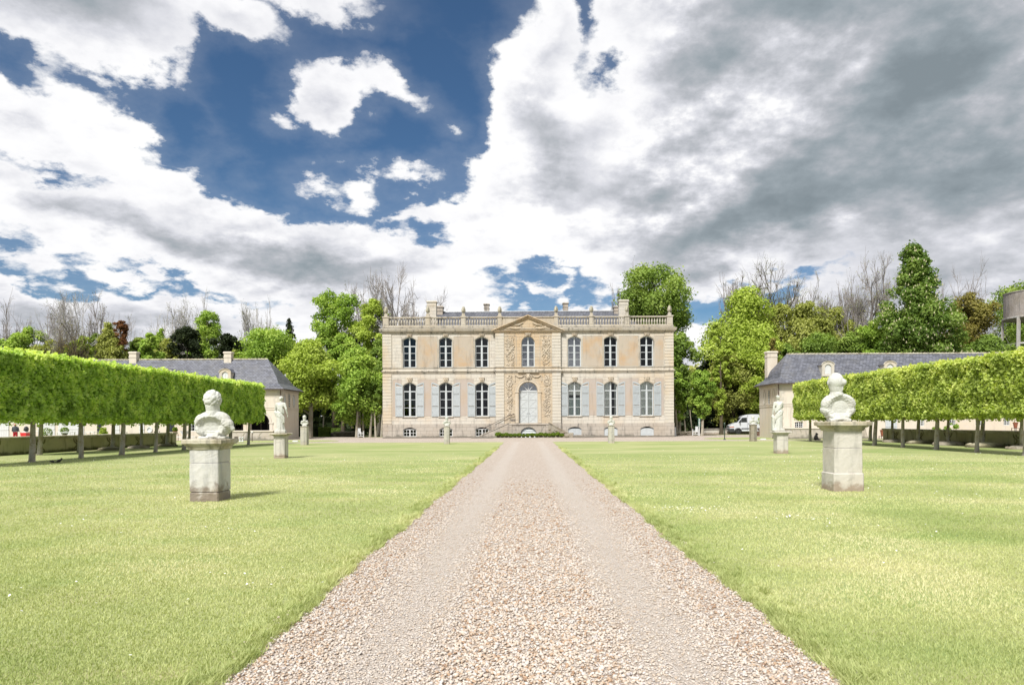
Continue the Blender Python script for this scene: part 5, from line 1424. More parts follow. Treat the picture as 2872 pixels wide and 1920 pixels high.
leafy(2775, 86, 55, 935, 1040, L_GREEN, 'round', 'low green tree left of the water tower legs', 4200, .36, 20, group=BH)
leafy(2868, 112, 92, 785, 1040, L_GREEN, 'round', 'large green tree behind the water tower', 9500, .44, 32, group=BH)
leafy(145, 93, 48, 950, 1050, L_OLIVE, 'round', 'low olive tree under the wide bare tree on the far left', 4200, .36, 20, group=BG)
leafy(188, 90, 30, 965, 1050, L_BROWN, 'round', 'low brownish tree among the leaning bare trees', 2600, .34, 14, group=BG)
leafy(268, 96, 34, 930, 1050, L_GREEN, 'round', 'green tree between the small yellow-green tree and the olive one', 3000, .36, 16, group=BG)
leafy(452, 102, 30, 915, 1050, L_BRIGHT, 'oval', 'loose light green tree left of the olive tree beside the yew', 2800, .36, 14, group=BG)
leafy(560, 92, 28, 960, 1050, L_BRIGHT, 'round', 'low light green tree filling the gap between the two yews', 2600, .34, 14, group=BG)
leafy(668, 94, 34, 975, 1060, L_OLIVE, 'round', 'low olive tree right of the smaller yew', 2600, .34, 14, group=BG)
# creamy flower candles of the chestnut and of the maple's pale undersides
rg = np.random.default_rng(3)
def candles(root, n, s):
    cr = [c for c in root.children if c.name.startswith('crown')][0].data
    co = np.empty(len(cr.vertices) * 3, np.float32); cr.vertices.foreach_get('co', co); co = co.reshape(-1, 4, 3).mean(1)
    r = np.hypot(co[:, 0], co[:, 1]); out = np.where(r > np.percentile(r, 40))[0]
    C = co[rg.choice(out, n)]; C[:, :2] *= 1.04; V = []
    for k in range(3):
        a = k * PI / 3; q = np.zeros((n, 4, 3)); dx_, dy_ = math.cos(a) * s * .32, math.sin(a) * s * .32
        q[:, 0] = C + (-dx_, -dy_, 0); q[:, 1] = C + (dx_, dy_, 0); q[:, 2] = C + (dx_ * .2, dy_ * .2, s); q[:, 3] = C + (-dx_ * .2, -dy_ * .2, s); V.append(q)
    quads('blossoms', np.concatenate(V), L_BLOOM, np.tile(rg.random(n), 3), root)
candles(ch, 1100, .27)

# young pale trunks beside the house
def pole_tree(px, basepx, D, toppx, r, label, group):
    x = wx(basepx, D); b = MB(); t = wx(toppx, D) - x
    b.tube([(0, 0, -.05), (t * .2, 0, 1.0), (t * .6, .1, 2.4), (t, .1, 4.6)], [r * 1.25, r, r * .8, r * .5], 8)
    root = tag(empty('young_tree', (x, D, 0)), label, 'tree', group)
    b.build('trunk', BARKP, root)
    rg_ = np.random.default_rng(basepx); lobes = crown_lobes(rg_, 'round', 1.1, 3.0, 6.6, 10); lobes = [(l[0] + t, l[1], l[2], l[3]) for l in lobes]
    P, d, idx = lobed(rg_, lobes, 1100); quads('crown', leaves(P, .30, rg_, .35, outward=d), L_GREEN, rg_.random(1100), root)
g = 'slender pale-trunked trees left of the chateau'
pole_tree(1004, 1000, 79.5, 1003, .15, 'pale straight trunk just behind the left white chair', g)
pole_tree(1017, 1019, 80.5, 1016, .12, 'thin pale trunk right beside the left white chair', g)
pole_tree(1041, 1038, 79.8, 1044, .14, 'pale leaning trunk halfway between the left white chair and the chateau', g)
pole_tree(1051, 1054, 79.6, 1048, .12, 'pale trunk leaning left, second from the chateau corner', g)
pole_tree(1072, 1069, 79.6, 1074, .09, 'thinnest pale trunk touching the chateau corner', g)
pole_tree(906, 906, 92, 908, .10, 'thin grey trunk standing in the shade behind the clipped hedge block', g)
g2 = 'slender pale-trunked trees right of the chateau'
pole_tree(1897, 1899, 82, 1895, .15, 'pale trunk beside the right corner of the chateau', g2)
pole_tree(1920, 1923, 84, 1916, .09, 'thin pale trunk leaning left between the corner and the white chair', g2)
pole_tree(1938, 1941, 83, 1934, .07, 'thin crooked white trunk behind the right white chair', g2)

# bare trees
bare(60, 100, 38, 872, 1000, 'spindly bare tree at the far left with drooping twigs', 3, buds=250, mat=TWIG, levels=4)
bare(150, 98, 62, 852, 1000, 'wide bare tree above the far left of the hedge', 4, buds=900, mat=TWIG)
bare(235, 94, 62, 838, 1000, 'tallest of the bare trees above the left hedge, leaning right', 5, buds=700, mat=TWIGP, spread=.8)
bare(300, 99, 50, 862, 1000, 'bare tree behind the olive-yellow tree', 6, buds=700, mat=TWIG)
bare(190, 86, 45, 915, 1000, 'brown bare thicket tree low above the left hedge', 16, buds=1300, mat=BARKD, budmat=L_BROWN)
bare(420, 104, 42, 888, 1000, 'small bare tree above the left roof chimney', 7, buds=500, mat=TWIGP, levels=4)
bare(492, 104, 55, 866, 1000, 'pale bare tree behind the large yew', 8, buds=1600, mat=TWIGP)
bare(548, 108, 45, 872, 1000, 'bare tree whose twigs show between yew and lime-green tree', 9, buds=600, mat=TWIGP)
bare(686, 102, 48, 870, 1000, 'white-twigged bare tree above the left wing chimney', 10, buds=1400, mat=TWIGP, spread=.8)
bare(765, 110, 36, 888, 1000, 'narrow pale bare tree left of the dark larch', 11, buds=600, mat=TWIGP, levels=4)
bare(1140, 96, 86, 774, 1000, 'large bare tree crown rising behind the left end of the parapet', 12, buds=300, mat=TWIG)
bare(1215, 104, 52, 850, 1000, 'low bare crown behind the left parapet chimney', 13, buds=200, mat=TWIG)
bare(1020, 106, 52, 812, 1000, 'bare tree between the open chestnut and the parapet', 14, buds=500, mat=TWIG)
bare(1742, 102, 42, 800, 1000, 'bare twigs left of the big tree behind the right parapet', 15, buds=1100, mat=TWIG, budmat=L_DARK)
bare(2165, 98, 92, 748, 1000, 'dark-limbed bare crown above the great yellow-green tree', 16, buds=2600, mat=BARKD, budmat=L_OLIVE)
bare(2050, 100, 48, 800, 1000, 'bare twigs at the left shoulder of the great yellow-green tree', 17, buds=700, mat=TWIG)
bare(2290, 100, 60, 818, 1000, 'thin bare tree between two olive trees', 18, buds=2200, mat=TWIG, budmat=L_OLIVE)
bare(2418, 98, 74, 744, 1000, 'tall bare tree left of the giant chestnut', 19, buds=1600, mat=TWIG, budmat=L_OLIVE)
bare(2360, 102, 50, 820, 1000, 'short bare tree beside the tall bare one', 20, buds=900, mat=TWIG)
bare(2690, 104, 60, 788, 1000, 'bare tree right of the giant chestnut', 21, buds=300, mat=TWIG)
leafy(2022, 85, 30, 880, 1160, L_YELLOW, 'tall', 'slim yellow-green tree in front of the great yellow-green tree', 3600, .34, 20, group=BH)
leafy(2168, 82, 26, 935, 1190, L_BROWN, 'oval', 'brownish larch-like tree touching the right wing chimney', 3000, .32, 16, group=BH)

# the dark wood behind everything, one mass
rg = np.random.default_rng(12)
def mass(name, xs, ys, zs, n, size, mat, label, cat='wood'):
    X = rg.uniform(*xs, n); Y = rg.uniform(*ys, n); top = zs[1] * (.72 + .2 * np.sin(X * .21) + .08 * np.sin(X * .83 + 1)); Z = rg.random(n) ** .8 * top + zs[0]
    o = quads(name, leaves(np.stack([X, Y, Z], 1), size, rg, .2), mat, rg.random(n)); tag(o, label, cat, kind='stuff')
mass('woodland', (-110, 110), (112, 124), (0, 11), 26000, 1.15, L_DARK, 'dark distant wood closing the view behind the park trees')
mass('woodland', (-130, 130), (125, 135), (0, 15), 14000, 1.5, L_OLIVE, 'paler far wood behind the dark one')
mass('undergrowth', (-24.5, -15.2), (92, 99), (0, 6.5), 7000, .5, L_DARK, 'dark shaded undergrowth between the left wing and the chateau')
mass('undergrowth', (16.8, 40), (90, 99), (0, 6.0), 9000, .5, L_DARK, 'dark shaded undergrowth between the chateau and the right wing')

# clipped hedge blocks in the shade
def clipped(name, x0, x1, y, dep, h, label, mat, n, cat='hedge', size=.14, rnd=.0):
    root = tag(empty(name, ((x0 + x1) / 2, y, 0)), label, cat); w = (x1 - x0) / 2; rg_ = np.random.default_rng(int(abs(x0 * 10)))
    f = rg_.random(n); X = rg_.uniform(-w, w, n); Y = rg_.uniform(0, dep, n); Z = rg_.uniform(0, h, n)
    Y = np.where(f < .5, rg_.normal(.05, .04, n), Y); Z = np.where((f >= .5) & (f < .8), h - np.abs(rg_.normal(0, .04, n)), Z)
    X = np.where(f >= .8, np.sign(X) * w - np.sign(X) * np.abs(rg_.normal(0, .04, n)), X)
    N_ = np.zeros((n, 3)); N_[:, 1] = (f < .5) * -1.0; N_[:, 2] = ((f >= .5) & (f < .8)) * 1.0
    quads('foliage', leaves(np.stack([X, Y, Z], 1), size, rg_, .3, outward=N_), mat, rg_.random(n), root)
    b = MB(); b.box(-w + .12, w - .12, .14, dep - .1, 0, h - .12); b.build('stems', MATS['dark_bark'], root)
    return root
clipped('clipped_hedge', wx(893, 84), wx(922, 84), 84, 1.0, 1.15, 'square green clipped hedge block right of the far left bust', L_GREEN, 3000)
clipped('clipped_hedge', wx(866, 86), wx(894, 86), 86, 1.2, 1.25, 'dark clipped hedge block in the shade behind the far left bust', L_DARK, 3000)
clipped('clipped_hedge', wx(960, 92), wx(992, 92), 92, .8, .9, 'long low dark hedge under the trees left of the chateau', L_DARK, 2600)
clipped('clipped_hedge', wx(925, 90), wx(958, 90), 90, .9, .95, 'low green hedge in the middle of the shade left of the chateau', L_GREEN, 2600)
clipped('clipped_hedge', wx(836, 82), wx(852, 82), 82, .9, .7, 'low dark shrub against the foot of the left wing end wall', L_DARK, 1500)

# row of small box bushes in front of the landing
bp = [(-3.15, .36, .62), (-2.72, .30, .5), (-2.3, .33, .55), (-1.85, .30, .46), (-1.42, .29, .48), (-.98, .31, .5), (-.52, .30, .42), (-.08, .31, .46), (.4, .34, .5), (.86, .3, .46), (1.3, .35, .55), (1.78, .32, .52), (2.22, .30, .48), (2.62, .31, .52), (3.05, .30, .60), (3.45, .30, .45)]
me_b = []
for k in range(3):
    rg_ = np.random.default_rng(50 + k); n = 900; d = rg_.normal(0, 1, (n, 3)); d /= np.linalg.norm(d, axis=1)[:, None]; d[:, 2] = np.abs(d[:, 2]) * 1.0 + rg_.uniform(-.35, .1, n)
    P = d * (1 + .06 * rg_.normal(0, 1, (n, 1))) * (.5, .5, .45) + (0, 0, .5)
    o = quads('foliage', leaves(P, .12, rg_, .3, outward=d), L_BOX, rg_.random(n)); me_b.append(o.data); bpy.data.objects.remove(o)
b = MB(); b.ball((0, 0, .45), .36, 8, 6); b.tube([(0, 0, -.05), (0, 0, .3)], .05, 5); stem_me = mk(b, 'stems', BARKD)
for i, (x, w, h) in enumerate(bp):
    lab = 'small round box bush, %s from the left in the row below the front door' % (['first'] + WORDS[1:] + ['twelfth', 'thirteenth', 'fourteenth', 'fifteenth', 'sixteenth'])[i]
    root = tag(empty('box_bush', (x, YC - 2.25 + .08 * math.sin(i * 2), 0)), lab, 'bush', 'box bushes below the front door')
    link('foliage', me_b[i % 3], root, (0, 0, 0), rotz=i * 1.3, sc=(w * 1.9, w * 1.9, h * 1.05)); link('stems', stem_me, root, (0, 0, 0), sc=(w * 1.9, w * 1.9, h))
b = MB(); b.loft([[(-3.6, YC - 2.7, -.02), (3.8, YC - 2.7, -.02), (3.8, YC - 1.65, -.02), (-3.6, YC - 1.65, -.02)], [(-3.55, YC - 2.6, .05), (3.75, YC - 2.6, .05), (3.75, YC - 1.66, .06), (-3.55, YC - 1.66, .06)]])
tag(b.build('flower_bed', S_RUBBLE), kind='structure')
def bush(px, D, w, h, label, mat, z=0, name='bush', n=900):
    root = tag(empty(name, (wx(px, D), D, z)), label, 'bush'); rg_ = np.random.default_rng(int(px)); lobes = crown_lobes(rg_, 'round', w, .1, h, 9)
    P, d, _ = lobed(rg_, lobes, n); quads('foliage', leaves(P, .14, rg_, .4, outward=d), mat, rg_.random(n), root)
    b = MB(); b.tube([(0, 0, -.02), (0, 0, h * .6)], .04, 5); b.build('stems', BARKD, root)
bush(278, 66.5, .75, 1.35, 'yellow-green pointed bush behind the left garden wall', L_YELLOW)
bush(2668, 61, .85, 1.35, 'yellow-green bush behind the right garden wall', L_BRIGHT)
bush(2626, 61.5, .5, 1.15, 'small green bush left of the yellow-green one behind the right wall', L_BRIGHT)
# ---------------------------------------------------------------- sculpture: primitives fused to one surface by a voxel remesh
def fuse(mb, voxel, smooth=2, disp=None, fn=None):
    me = bpy.data.meshes.new('tmp'); me.from_pydata(mb.v, [], mb.f)
    bm = bmesh.new(); bm.from_mesh(me); bmesh.ops.recalc_face_normals(bm, faces=bm.faces); bm.to_mesh(me); bm.free()
    o = bpy.data.objects.new('tmp', me); COL.objects.link(o)
    m = o.modifiers.new('r', 'REMESH'); m.mode = 'VOXEL'; m.voxel_size = voxel
    dg = bpy.context.evaluated_depsgraph_get(); dg.update()
    out = bpy.data.meshes.new_from_object(o.evaluated_get(dg)); bpy.data.objects.remove(o); bpy.data.meshes.remove(me)
    bm = bmesh.new(); bm.from_mesh(out)
    for _ in range(smooth): bmesh.ops.smooth_vert(bm, verts=bm.verts, factor=.5, use_axis_x=True, use_axis_y=True, use_axis_z=True)
    if fn:
        for v in bm.verts: v.co = fn(v.co)
    if disp:
        from mathutils import noise as mn
        bm.normal_update()
        for v in bm.verts:
            a = disp(v.co)
            if a: v.co += v.normal * a
        bmesh.ops.smooth_vert(bm, verts=bm.verts, factor=.2, use_axis_x=True, use_axis_y=True, use_axis_z=True)
    bm.to_mesh(out); bm.free()
    out.polygons.foreach_set('use_smooth', [True] * len(out.polygons)); out.materials.clear()
    return out
from mathutils import noise as mn
def nz(p, s, o=0): return mn.noise(Vector((p.x * s + o, p.y * s, p.z * s)))
def limb(b, pts, rad, n=12):
    b.tube(pts, rad, n); 
    for p, r in zip(pts, rad): b.ball(p, r, n, 8)
def ell_(b, c, r, rot=None, nu=18, nv=12):
    st = len(b.v); b.ball((0, 0, 0), 1, nu, nv, r)
    M = Matrix.Translation(c) @ (Euler([R(a) for a in rot]).to_matrix().to_4x4() if rot else Matrix()); b.xf(M, st)

def pedestal(x, y, w, h, base, cap, mat, capmat, label, rotz=0, dep=None, panels=False, cap_h=.15, nose=None, name='pedestal', seed=0, crack=.4):
    """square stone block with moulded cap; base/cap are outward overhangs"""
    root = tag(empty(name, (x, y, 0), rotz), label, 'pedestal'); dep = dep or w; rr = random.Random(seed)
    w2, d2 = w / 2, dep / 2
    b = MB()
    if crack: b.bbox(-w2 - base, w2 + base, -d2 - base, d2 + base, -.05, crack, .025); z0 = crack + .004
    else: z0 = -.05
    b.bbox(-w2, w2, -d2, d2, z0, h * .62, .015); b.bbox(-w2 + .003, w2 - .003, -d2 + .003, d2 - .003, h * .62 + .006, h - cap_h + .01, .01)
    # broken up edges
    body = b.build('block', mat, root)
    bm = bmesh.new(); bm.from_mesh(body.data); bmesh.ops.subdivide_edges(bm, edges=bm.edges, cuts=7, use_grid_fill=True)
    for v in bm.verts:
        k = .004 * nz(v.co, 5, seed) + .006 * nz(v.co, 23, seed + 5); c = Vector((v.co.x, v.co.y, 0)).normalized(); v.co += c * k
    bm.to_mesh(body.data); bm.free()
    b = MB(); b.sweep_rect([(0, h - cap_h), (.02, h - cap_h + .01), (.03, h - cap_h * .80), (cap * .35, h - cap_h * .66), (cap * .6, h - cap_h * .60), (cap * .65, h - cap_h * .50), (cap * .95, h - cap_h * .44), (cap, h - cap_h * .40), (cap, h - .015), (cap - .02, h)], -w2, w2, -d2, d2)
    if nose:
        for s_ in (-1, 1): b.tube([(s_ * (w2 * .2) + .18, -d2 - cap * .5, h - cap_h * .9), (.18, -d2 - cap, h - cap_h * .2)], [.03, .05], 6)
    c = b.build('cap', capmat, root)
    bm = bmesh.new(); bm.from_mesh(c.data); bmesh.ops.subdivide_edges(bm, edges=bm.edges, cuts=5, use_grid_fill=True)
    for v in bm.verts:
        k = .016 * nz(v.co, 7, seed + 3) - .02 * max(0, nz(v.co, 5, seed + 9) - .2); q = Vector((v.co.x, v.co.y, 0)).normalized(); v.co += q * k; v.co.z += .010 * nz(v.co, 6, seed + 1)
    bm.to_mesh(c.data); bm.free()
    if panels:
        for sx, sy in ((0, -1), (1, 0), (-1, 0)):
            q = MB(); hw_ = (w if sy else dep) / 2 - .07; t = .035; z1, z2 = .12, h - cap_h - .08
            def fr(u0, u1, za, zb):
                if sy: q.bbox(u0, u1, sy * d2 - .016, sy * d2 + .016, za, zb, .005)
                else: q.bbox(sx * w2 - .016, sx * w2 + .016, u0, u1, za, zb, .005)
            fr(-hw_, -hw_ + t, z1, z2); fr(hw_ - t, hw_, z1, z2); fr(-hw_ + t, hw_ - t, z1, z1 + t); fr(-hw_ + t, hw_ - t, z2 - t, z2)
            q.build('panel_moulding', mat, root)
    return root

def bust(x, y, z, H, W, style, label, rotz=0, voxel=.011, mat=None):
    """antique bust seen from behind (local -Y faces the camera), hollowed back"""
    b = MB(); rr = random.Random(int(H * 100) + len(style)); hs = H * .41      # head height
    hz = H - hs * .47; hx = {'curly': -.02, 'bun': -.06}.get(style, 0)
    # head
    ell_(b, (hx, .0, hz + hs * .04), (hs * .38, hs * .42, hs * .46)); limb(b, [(hx, .0, hz + hs * .02), (hx, -.01, hz - hs * .3), (hx * .8, .0, hz - hs * .6)], [hs * .37, hs * .31, hs * .25] if style == 'bun' else [hs * .37, hs * .35, hs * .31]); ell_(b, (hx, .10 * hs * 2, hz - hs * .16), (hs * .27, hs * .30, hs * .34))
    b.ball((hx, hs * .55, hz - hs * .05), hs * .07, 8, 6, (1, 1.4, 1.5))            # nose, on the far side
    for s_ in (-1, 1): ell_(b, (hx + s_ * hs * .365, .02, hz - hs * .02), (hs * .05, hs * .09, hs * .13))
    # neck and shoulders
    limb(b, [(hx * .6, .0, H * .48), (hx, .01, hz - hs * .2)], [H * .15, H * .10] if style == 'bun' else [H * .15, H * .13])
    if style == 'curly':
        ell_(b, (0, .02, H * .40), (W * .43, W * .24, H * .20)); ell_(b, (0, .06, H * .24), (W * .42, W * .24, H * .20)); ell_(b, (-W * .30, .02, H * .36), (W * .19, W * .2, H * .17)); ell_(b, (-W * .3, .04, H * .22), (W * .18, W * .2, H * .16))
        limb(b, [(W * .12, .0, H * .42), (W * .36, -.02, H * .30), (W * .50, -.04, H * .21)], [H * .13, H * .13, H * .05]); ell_(b, (W * .24, .02, H * .22), (W * .22, W * .2, H * .15))
    elif style == 'bun':
        ell_(b, (0, .02, H * .36), (W * .46, W * .24, H * .23)); ell_(b, (0, .05, H * .24), (W * .47, W * .25, H * .17)); ell_(b, (.0, .04, H * .14), (W * .36, W * .22, H * .13)); limb(b, [(-W * .2, 0, H * .44), (W * .2, 0, H * .44)], [H * .10, H * .10])
    else:
        ell_(b, (0, .02, H * .30), (W * .48, W * .24, H * .24)); ell_(b, (0, .04, H * .20), (W * .40, W * .22, H * .15))
        for s_ in (-1, 1): ell_(b, (s_ * W * .3, .0, H * .44), (W * .13, W * .16, H * .09))
    # hair
    if style == 'curly':
        for k in range(230):
            e = math.asin(rr.uniform(-.55, 1)); a = rr.uniform(-PI, PI); c = math.cos(e)
            if abs(a) > 2.0 and e < .5: continue
            p = (hx + hs * .375 * c * math.sin(a), -hs * .40 * c * math.cos(a), hz + hs * .05 + hs * .44 * math.sin(e))
            b.ball(p, hs * rr.uniform(.06, .10), 7, 5)
    elif style == 'bun':
        ell_(b, (hx + hs * .28, -hs * .24, hz + hs * .0), (hs * .16, hs * .16, hs * .17));
        for k in range(3): b.tube([(hx + hs * .3, -hs * .2, hz - hs * .05), (hx + hs * .22, -hs * .22, hz - hs * .3 - .03 * k), (hx + hs * .18, -hs * .1, hz - hs * .5)], [.025, .02, .012], 6)
    else:
        for k in range(40):
            a = rr.uniform(-PI, PI); e = rr.uniform(-.2, 1.5); c = math.cos(e); b.ball((hx + hs * .36 * c * math.sin(a), -hs * .40 * c * math.cos(a), hz + hs * .1 + hs * .40 * math.sin(e)), hs * .09, 6, 5)
    # small foot
    b.bbox(-W * .34, W * .34, -W * .16, W * .18, 0, H * .05, .01) if style == 'curly' else b.bbox(-W * .26, W * .28, -W * .16, W * .18, 0, H * .06, .01)
    b.lathe([(W * .22, H * .04), (W * .17, H * .08), (W * .24, H * .16)], n=16)
    cz, rx, rz = {'curly': (H * .25, W * .36, H * .225), 'bun': (H * .29, W * .36, H * .25)}.get(style, (H * .27, W * .37, H * .19))
    cx0 = -W * .06 if style == 'curly' else W * .02
    def hollow(c):
        if c.y < W * .10:
            q = ((c.x - cx0) / rx) ** 2 + ((c.z - cz) / rz) ** 2
            if q < 1.0:
                k = min(1, (1 - q) * 1.5); c = c.copy(); c.y = c.y + (W * .02 - c.y) * k * .62
        return c
    def rough(c):
        if c.z > H * .60:
            return .003 * nz(c, 30)
        q = ((c.x - cx0) / rx) ** 2 + ((c.z - cz) / rz) ** 2
        k = .012 if .45 < q < 1.7 and c.y < W * .14 else .004
        return k * nz(c, 26) + k * .5 * nz(c, 60)
    me = fuse(b, voxel, 2 if style == 'bun' else 0, rough, hollow)
    me.materials.append(mat or S_STATUE)
    return tag(link('bust', me, None, (x, y, z), rotz), label, 'bust')

def statue(x, y, z, H, mirror, label, rotz=0):
    """draped standing figure seen from behind"""
    b = MB(); h = H / 7.3; s = mirror
    ell_(b, (s * .02 * H, .0, H - h * .5), (h * .36, h * .42, h * .5)); ell_(b, (s * .02 * H - s * .02, -.05, H - h * .55), (h * .3, h * .25, h * .3))
    b.ball((s * .02 * H, h * .42, H - h * .55), .02, 6, 5)
    if s < 0: b.tube([(s * .02 * H + h * .4 * math.cos(a), h * .4 * math.sin(a), H - h * .28) for a in [2 * PI * k / 12 for k in range(13)]], .022, 6)   # hair band / wreath
    else:
        for k in range(10): b.ball((s * .02 * H + h * .34 * math.cos(k), h * .38 * math.sin(k), H - h * (.25 + .03 * k)), h * .13, 6, 5)
    limb(b, [(s * .01 * H, 0, H - h * 1.35), (s * .018 * H, 0, H - h * .85)], [h * .22, h * .2])
    ell_(b, (0, 0, H - h * 1.95), (h * .82, h * .45, h * .62)); limb(b, [(-h * .62, 0, H - h * 1.55), (h * .62, 0, H - h * 1.5)], [h * .24, h * .24])
    ell_(b, (-s * .02, 0, H - h * 2.8), (h * .62, h * .42, h * .7)); ell_(b, (-s * .04, 0, H - h * 3.5), (h * .74, h * .5, h * .6))
    # legs under drapery: flaring skirt with folds
    rings = []; N = 40
    for k in range(9):
        u = k / 8; zz = H - h * 3.2 - u * (H - h * 3.2 - .04); rx = h * (.70 + .16 * u - .10 * math.sin(u * PI)); ry = h * (.50 + .16 * u)
        rings.append([((-s * .05 + s * .07 * u) + rx * (1 + (.055 + .05 * u) * math.sin(a * 9 + u * 2.5)) * math.cos(a), ry * (1 + (.07 + .06 * u) * math.sin(a * 11 + 1 - u * 2)) * math.sin(a), zz) for a in [2 * PI * i / N for i in range(N)]])
    b.loft(rings)
    # diagonal mantle over one shoulder and its swag
    for k in range(5):
        o = k * .045
        b.tube([(-s * h * .6, -.05, H - h * 1.5 - o), (-s * h * .15, -h * .48, H - h * 1.95 - o), (s * h * .35, -h * .42, H - h * 2.45 - o), (s * h * .75, -h * .1, H - h * 2.9 - o)], [.03, .035, .035, .03], 8)
    for k in range(3):
        b.tube([(-s * h * .6, -.1, H - h * 3.2 - k * .07), (0, -h * .52, H - h * 3.5 - k * .08), (s * h * .62, -h * .3, H - h * 4.1 - k * .09), (s * h * .85, -.05, H - h * 4.6 - k * .1)], [.03, .04, .04, .03], 8)
    if s > 0:      # left-hand statue: right arm hangs, left arm bent forward holding a fold
        limb(b, [(h * .85, 0, H - h * 1.6), (h * 1.12, -.02, H - h * 2.6), (h * 1.30, .04, H - h * 3.6)], [h * .26, h * .22, h * .15]); ell_(b, (h * 1.33, .06, H - h * 3.95), (h * .13, h * .12, h * .26))
        for f in range(4): limb(b, [(h * (1.25 + .05 * f), .05, H - h * 4.1), (h * (1.24 + .05 * f), .08, H - h * (4.38 - .03 * f))], [.014, .011], 6)
        limb(b, [(-h * .8, 0, H - h * 1.65), (-h * 1.02, .05, H - h * 2.6), (-h * .95, .30, H - h * 2.5)], [h * .25, h * .2, h * .14])
        b.tube([(-h * 1.0, .1, H - h * 2.6), (-h * 1.08, .08, H - h * 3.3), (-h * .95, .05, H - h * 4.2)], [.05, .07, .02], 8)
    else:          # right-hand statue: left arm hangs to an urn resting on a post
        limb(b, [(-h * .8, 0, H - h * 1.65), (-h * 1.0, -.02, H - h * 2.7), (-h * 1.12, .02, H - h * 3.7)], [h * .24, h * .2, h * .15]); ell_(b, (-h * 1.15, .03, H - h * 4.0), (h * .14, h * .13, h * .22))
        for f in range(4): limb(b, [(-h * (1.28 - .07 * f), -.02, H - h * 4.1), (-h * (1.30 - .07 * f), -.05, H - h * 4.32)], [.014, .012], 6)
        ell_(b, (-h * 1.18, .02, H - h * 4.32), (h * .36, h * .26, h * .24), (0, -25, 0)); b.bbox(-h * 1.34, -h * .86, -.12, .16, .0, H - h * 4.4, .02)
        limb(b, [(h * .75, 0, H - h * 1.65), (h * .9, .08, H - h * 2.5), (h * .5, .32, H - h * 2.9)], [h * .23, h * .18, h * .13])
    b.bbox(-h * 1.05, h * 1.05, -h * .7, h * .7, -.03, .10, .01)
    me = fuse(b, .017, 2, lambda c: .007 * nz(c, 18) + .004 * nz(c, 45)); me.materials.append(S_STATUE)
    return tag(link('statue', me, None, (x, y, z + .03), rotz), label, 'statue')

def zat(px, py, D): return wz(px, py, D)
# near pair
pedestal(-6.72, 14.42, .60, 1.29, .0, .105, S_PED, S_CAP, 'nearest left pedestal, grey-white with mossy cap and dark soiled foot', cap_h=.22, crack=.20, seed=1)
bust(-6.66, 14.45, 1.29, 1.0, .80, 'curly', 'white bust of a curly-haired man seen from behind on the nearest left pedestal', rotz=.08)
pedestal(7.28, 15.85, .64, 1.59, .025, .145, S_PEDW, S_CAP, 'tall nearest right pedestal with cracked foot block and chipped cap', crack=.42, cap_h=.22, seed=2)
bust(7.20, 15.85, 1.59, 1.12, .86, 'bun', 'white bust of a woman with hair in a bun on the tall nearest right pedestal', rotz=-.05)
# standing statues
pedestal(-11.58, 31.95, .51, 1.17, .015, .17, S_PEDW, S_CAP, 'panelled pink-cream pedestal under the left standing statue', crack=0, panels=True, cap_h=.14, seed=3)
statue(-11.60, 31.95, 1.17, 1.70, 1, 'white draped standing statue left of the path, one arm hanging', rotz=.1)
pedestal(12.60, 34.1, .55, 1.10, .01, .14, S_PEDW, S_PEDW, 'cream two-block pedestal under the right standing statue', crack=0, cap_h=.14, seed=4)
statue(12.50, 34.1, 1.10, 1.78, -1, 'white draped standing statue right of the path, leaning on a post', rotz=-.1)
# four small busts on grey pillars
for px, D_, w_, top, H_, lab, mat in ((854, 51.5, .49, 1194.5, .80, 'far left, beside the end of the hedge', S_PILLAR), (1253, 52.2, .41, 1194, .72, 'in front of the left half of the chateau', S_PILLAR),
                                 (1714, 52.5, .45, 1192, .72, 'in front of the right half of the chateau', S_PILLAR), (2112, 55.2, .48, 1190, .68, 'far right, in front of the white van', S_RUBBLE)):
    x = wx(px, D_); zt_ = wz(px, top, D_)
    pedestal(x, D_, w_, zt_, .0, .02, mat, mat, 'slim grey pillar ' + lab, crack=.26, cap_h=.05, name='pillar', seed=px)
    bust(x, D_, zt_, H_, .62, 'small' if px != 1253 else 'small2', 'small white bust on a grey pillar ' + lab, rotz=.1 if px < 1482 else -.1, voxel=.02)
# ---------------------------------------------------------------- van, cars, furniture, people
def side_extrude(b, prof, y0, y1, inset=0, mi=0):
    """side profile (x,z) extruded along y with slightly narrowed top (tumblehome)"""
    zs = [z for _, z in prof]; zl, zh = min(zs), max(zs)
    def yy(z, s): k = max(0, (z - zl) / (zh - zl) - .45) / .55; return (y0 + inset * k) if s < 0 else (y1 - inset * k)
    n = len(prof); vs = [(x, yy(z, -1), z) for x, z in prof] + [(x, yy(z, 1), z) for x, z in prof]
    b.add(vs, [tuple(range(n - 1, -1, -1)), tuple(range(n, 2 * n))] + [(i, (i + 1) % n, (i + 1) % n + n, i + n) for i in range(n)], mi)
def wheel(parent, x, y, r, w=.2):
    b = MB(); st = 0
    b.lathe([(r * .62, -w / 2), (r * .9, -w / 2), (r, -w * .3), (r, w * .3), (r * .9, w / 2), (r * .62, w / 2)], n=24)
    b.xf(Matrix.Rotation(R(90), 4, 'X')); t = b.build('wheel', TYRE, parent, (x, y, r), smooth=False)
    b = MB(); b.lathe([(.01, -w * .32), (r * .25, -w * .42), (r * .3, -w * .25), (r * .55, -w * .3), (r * .64, -w * .5), (r * .64, w * .5), (.01, w * .5)], n=20)
    for k in range(8): a = k * PI / 4; b.ball((r * .44 * math.cos(a), r * .44 * math.sin(a), -w * .3), r * .05, 6, 4)
    b.xf(Matrix.Rotation(R(90), 4, 'X')); b.build('hub', HUB, t)
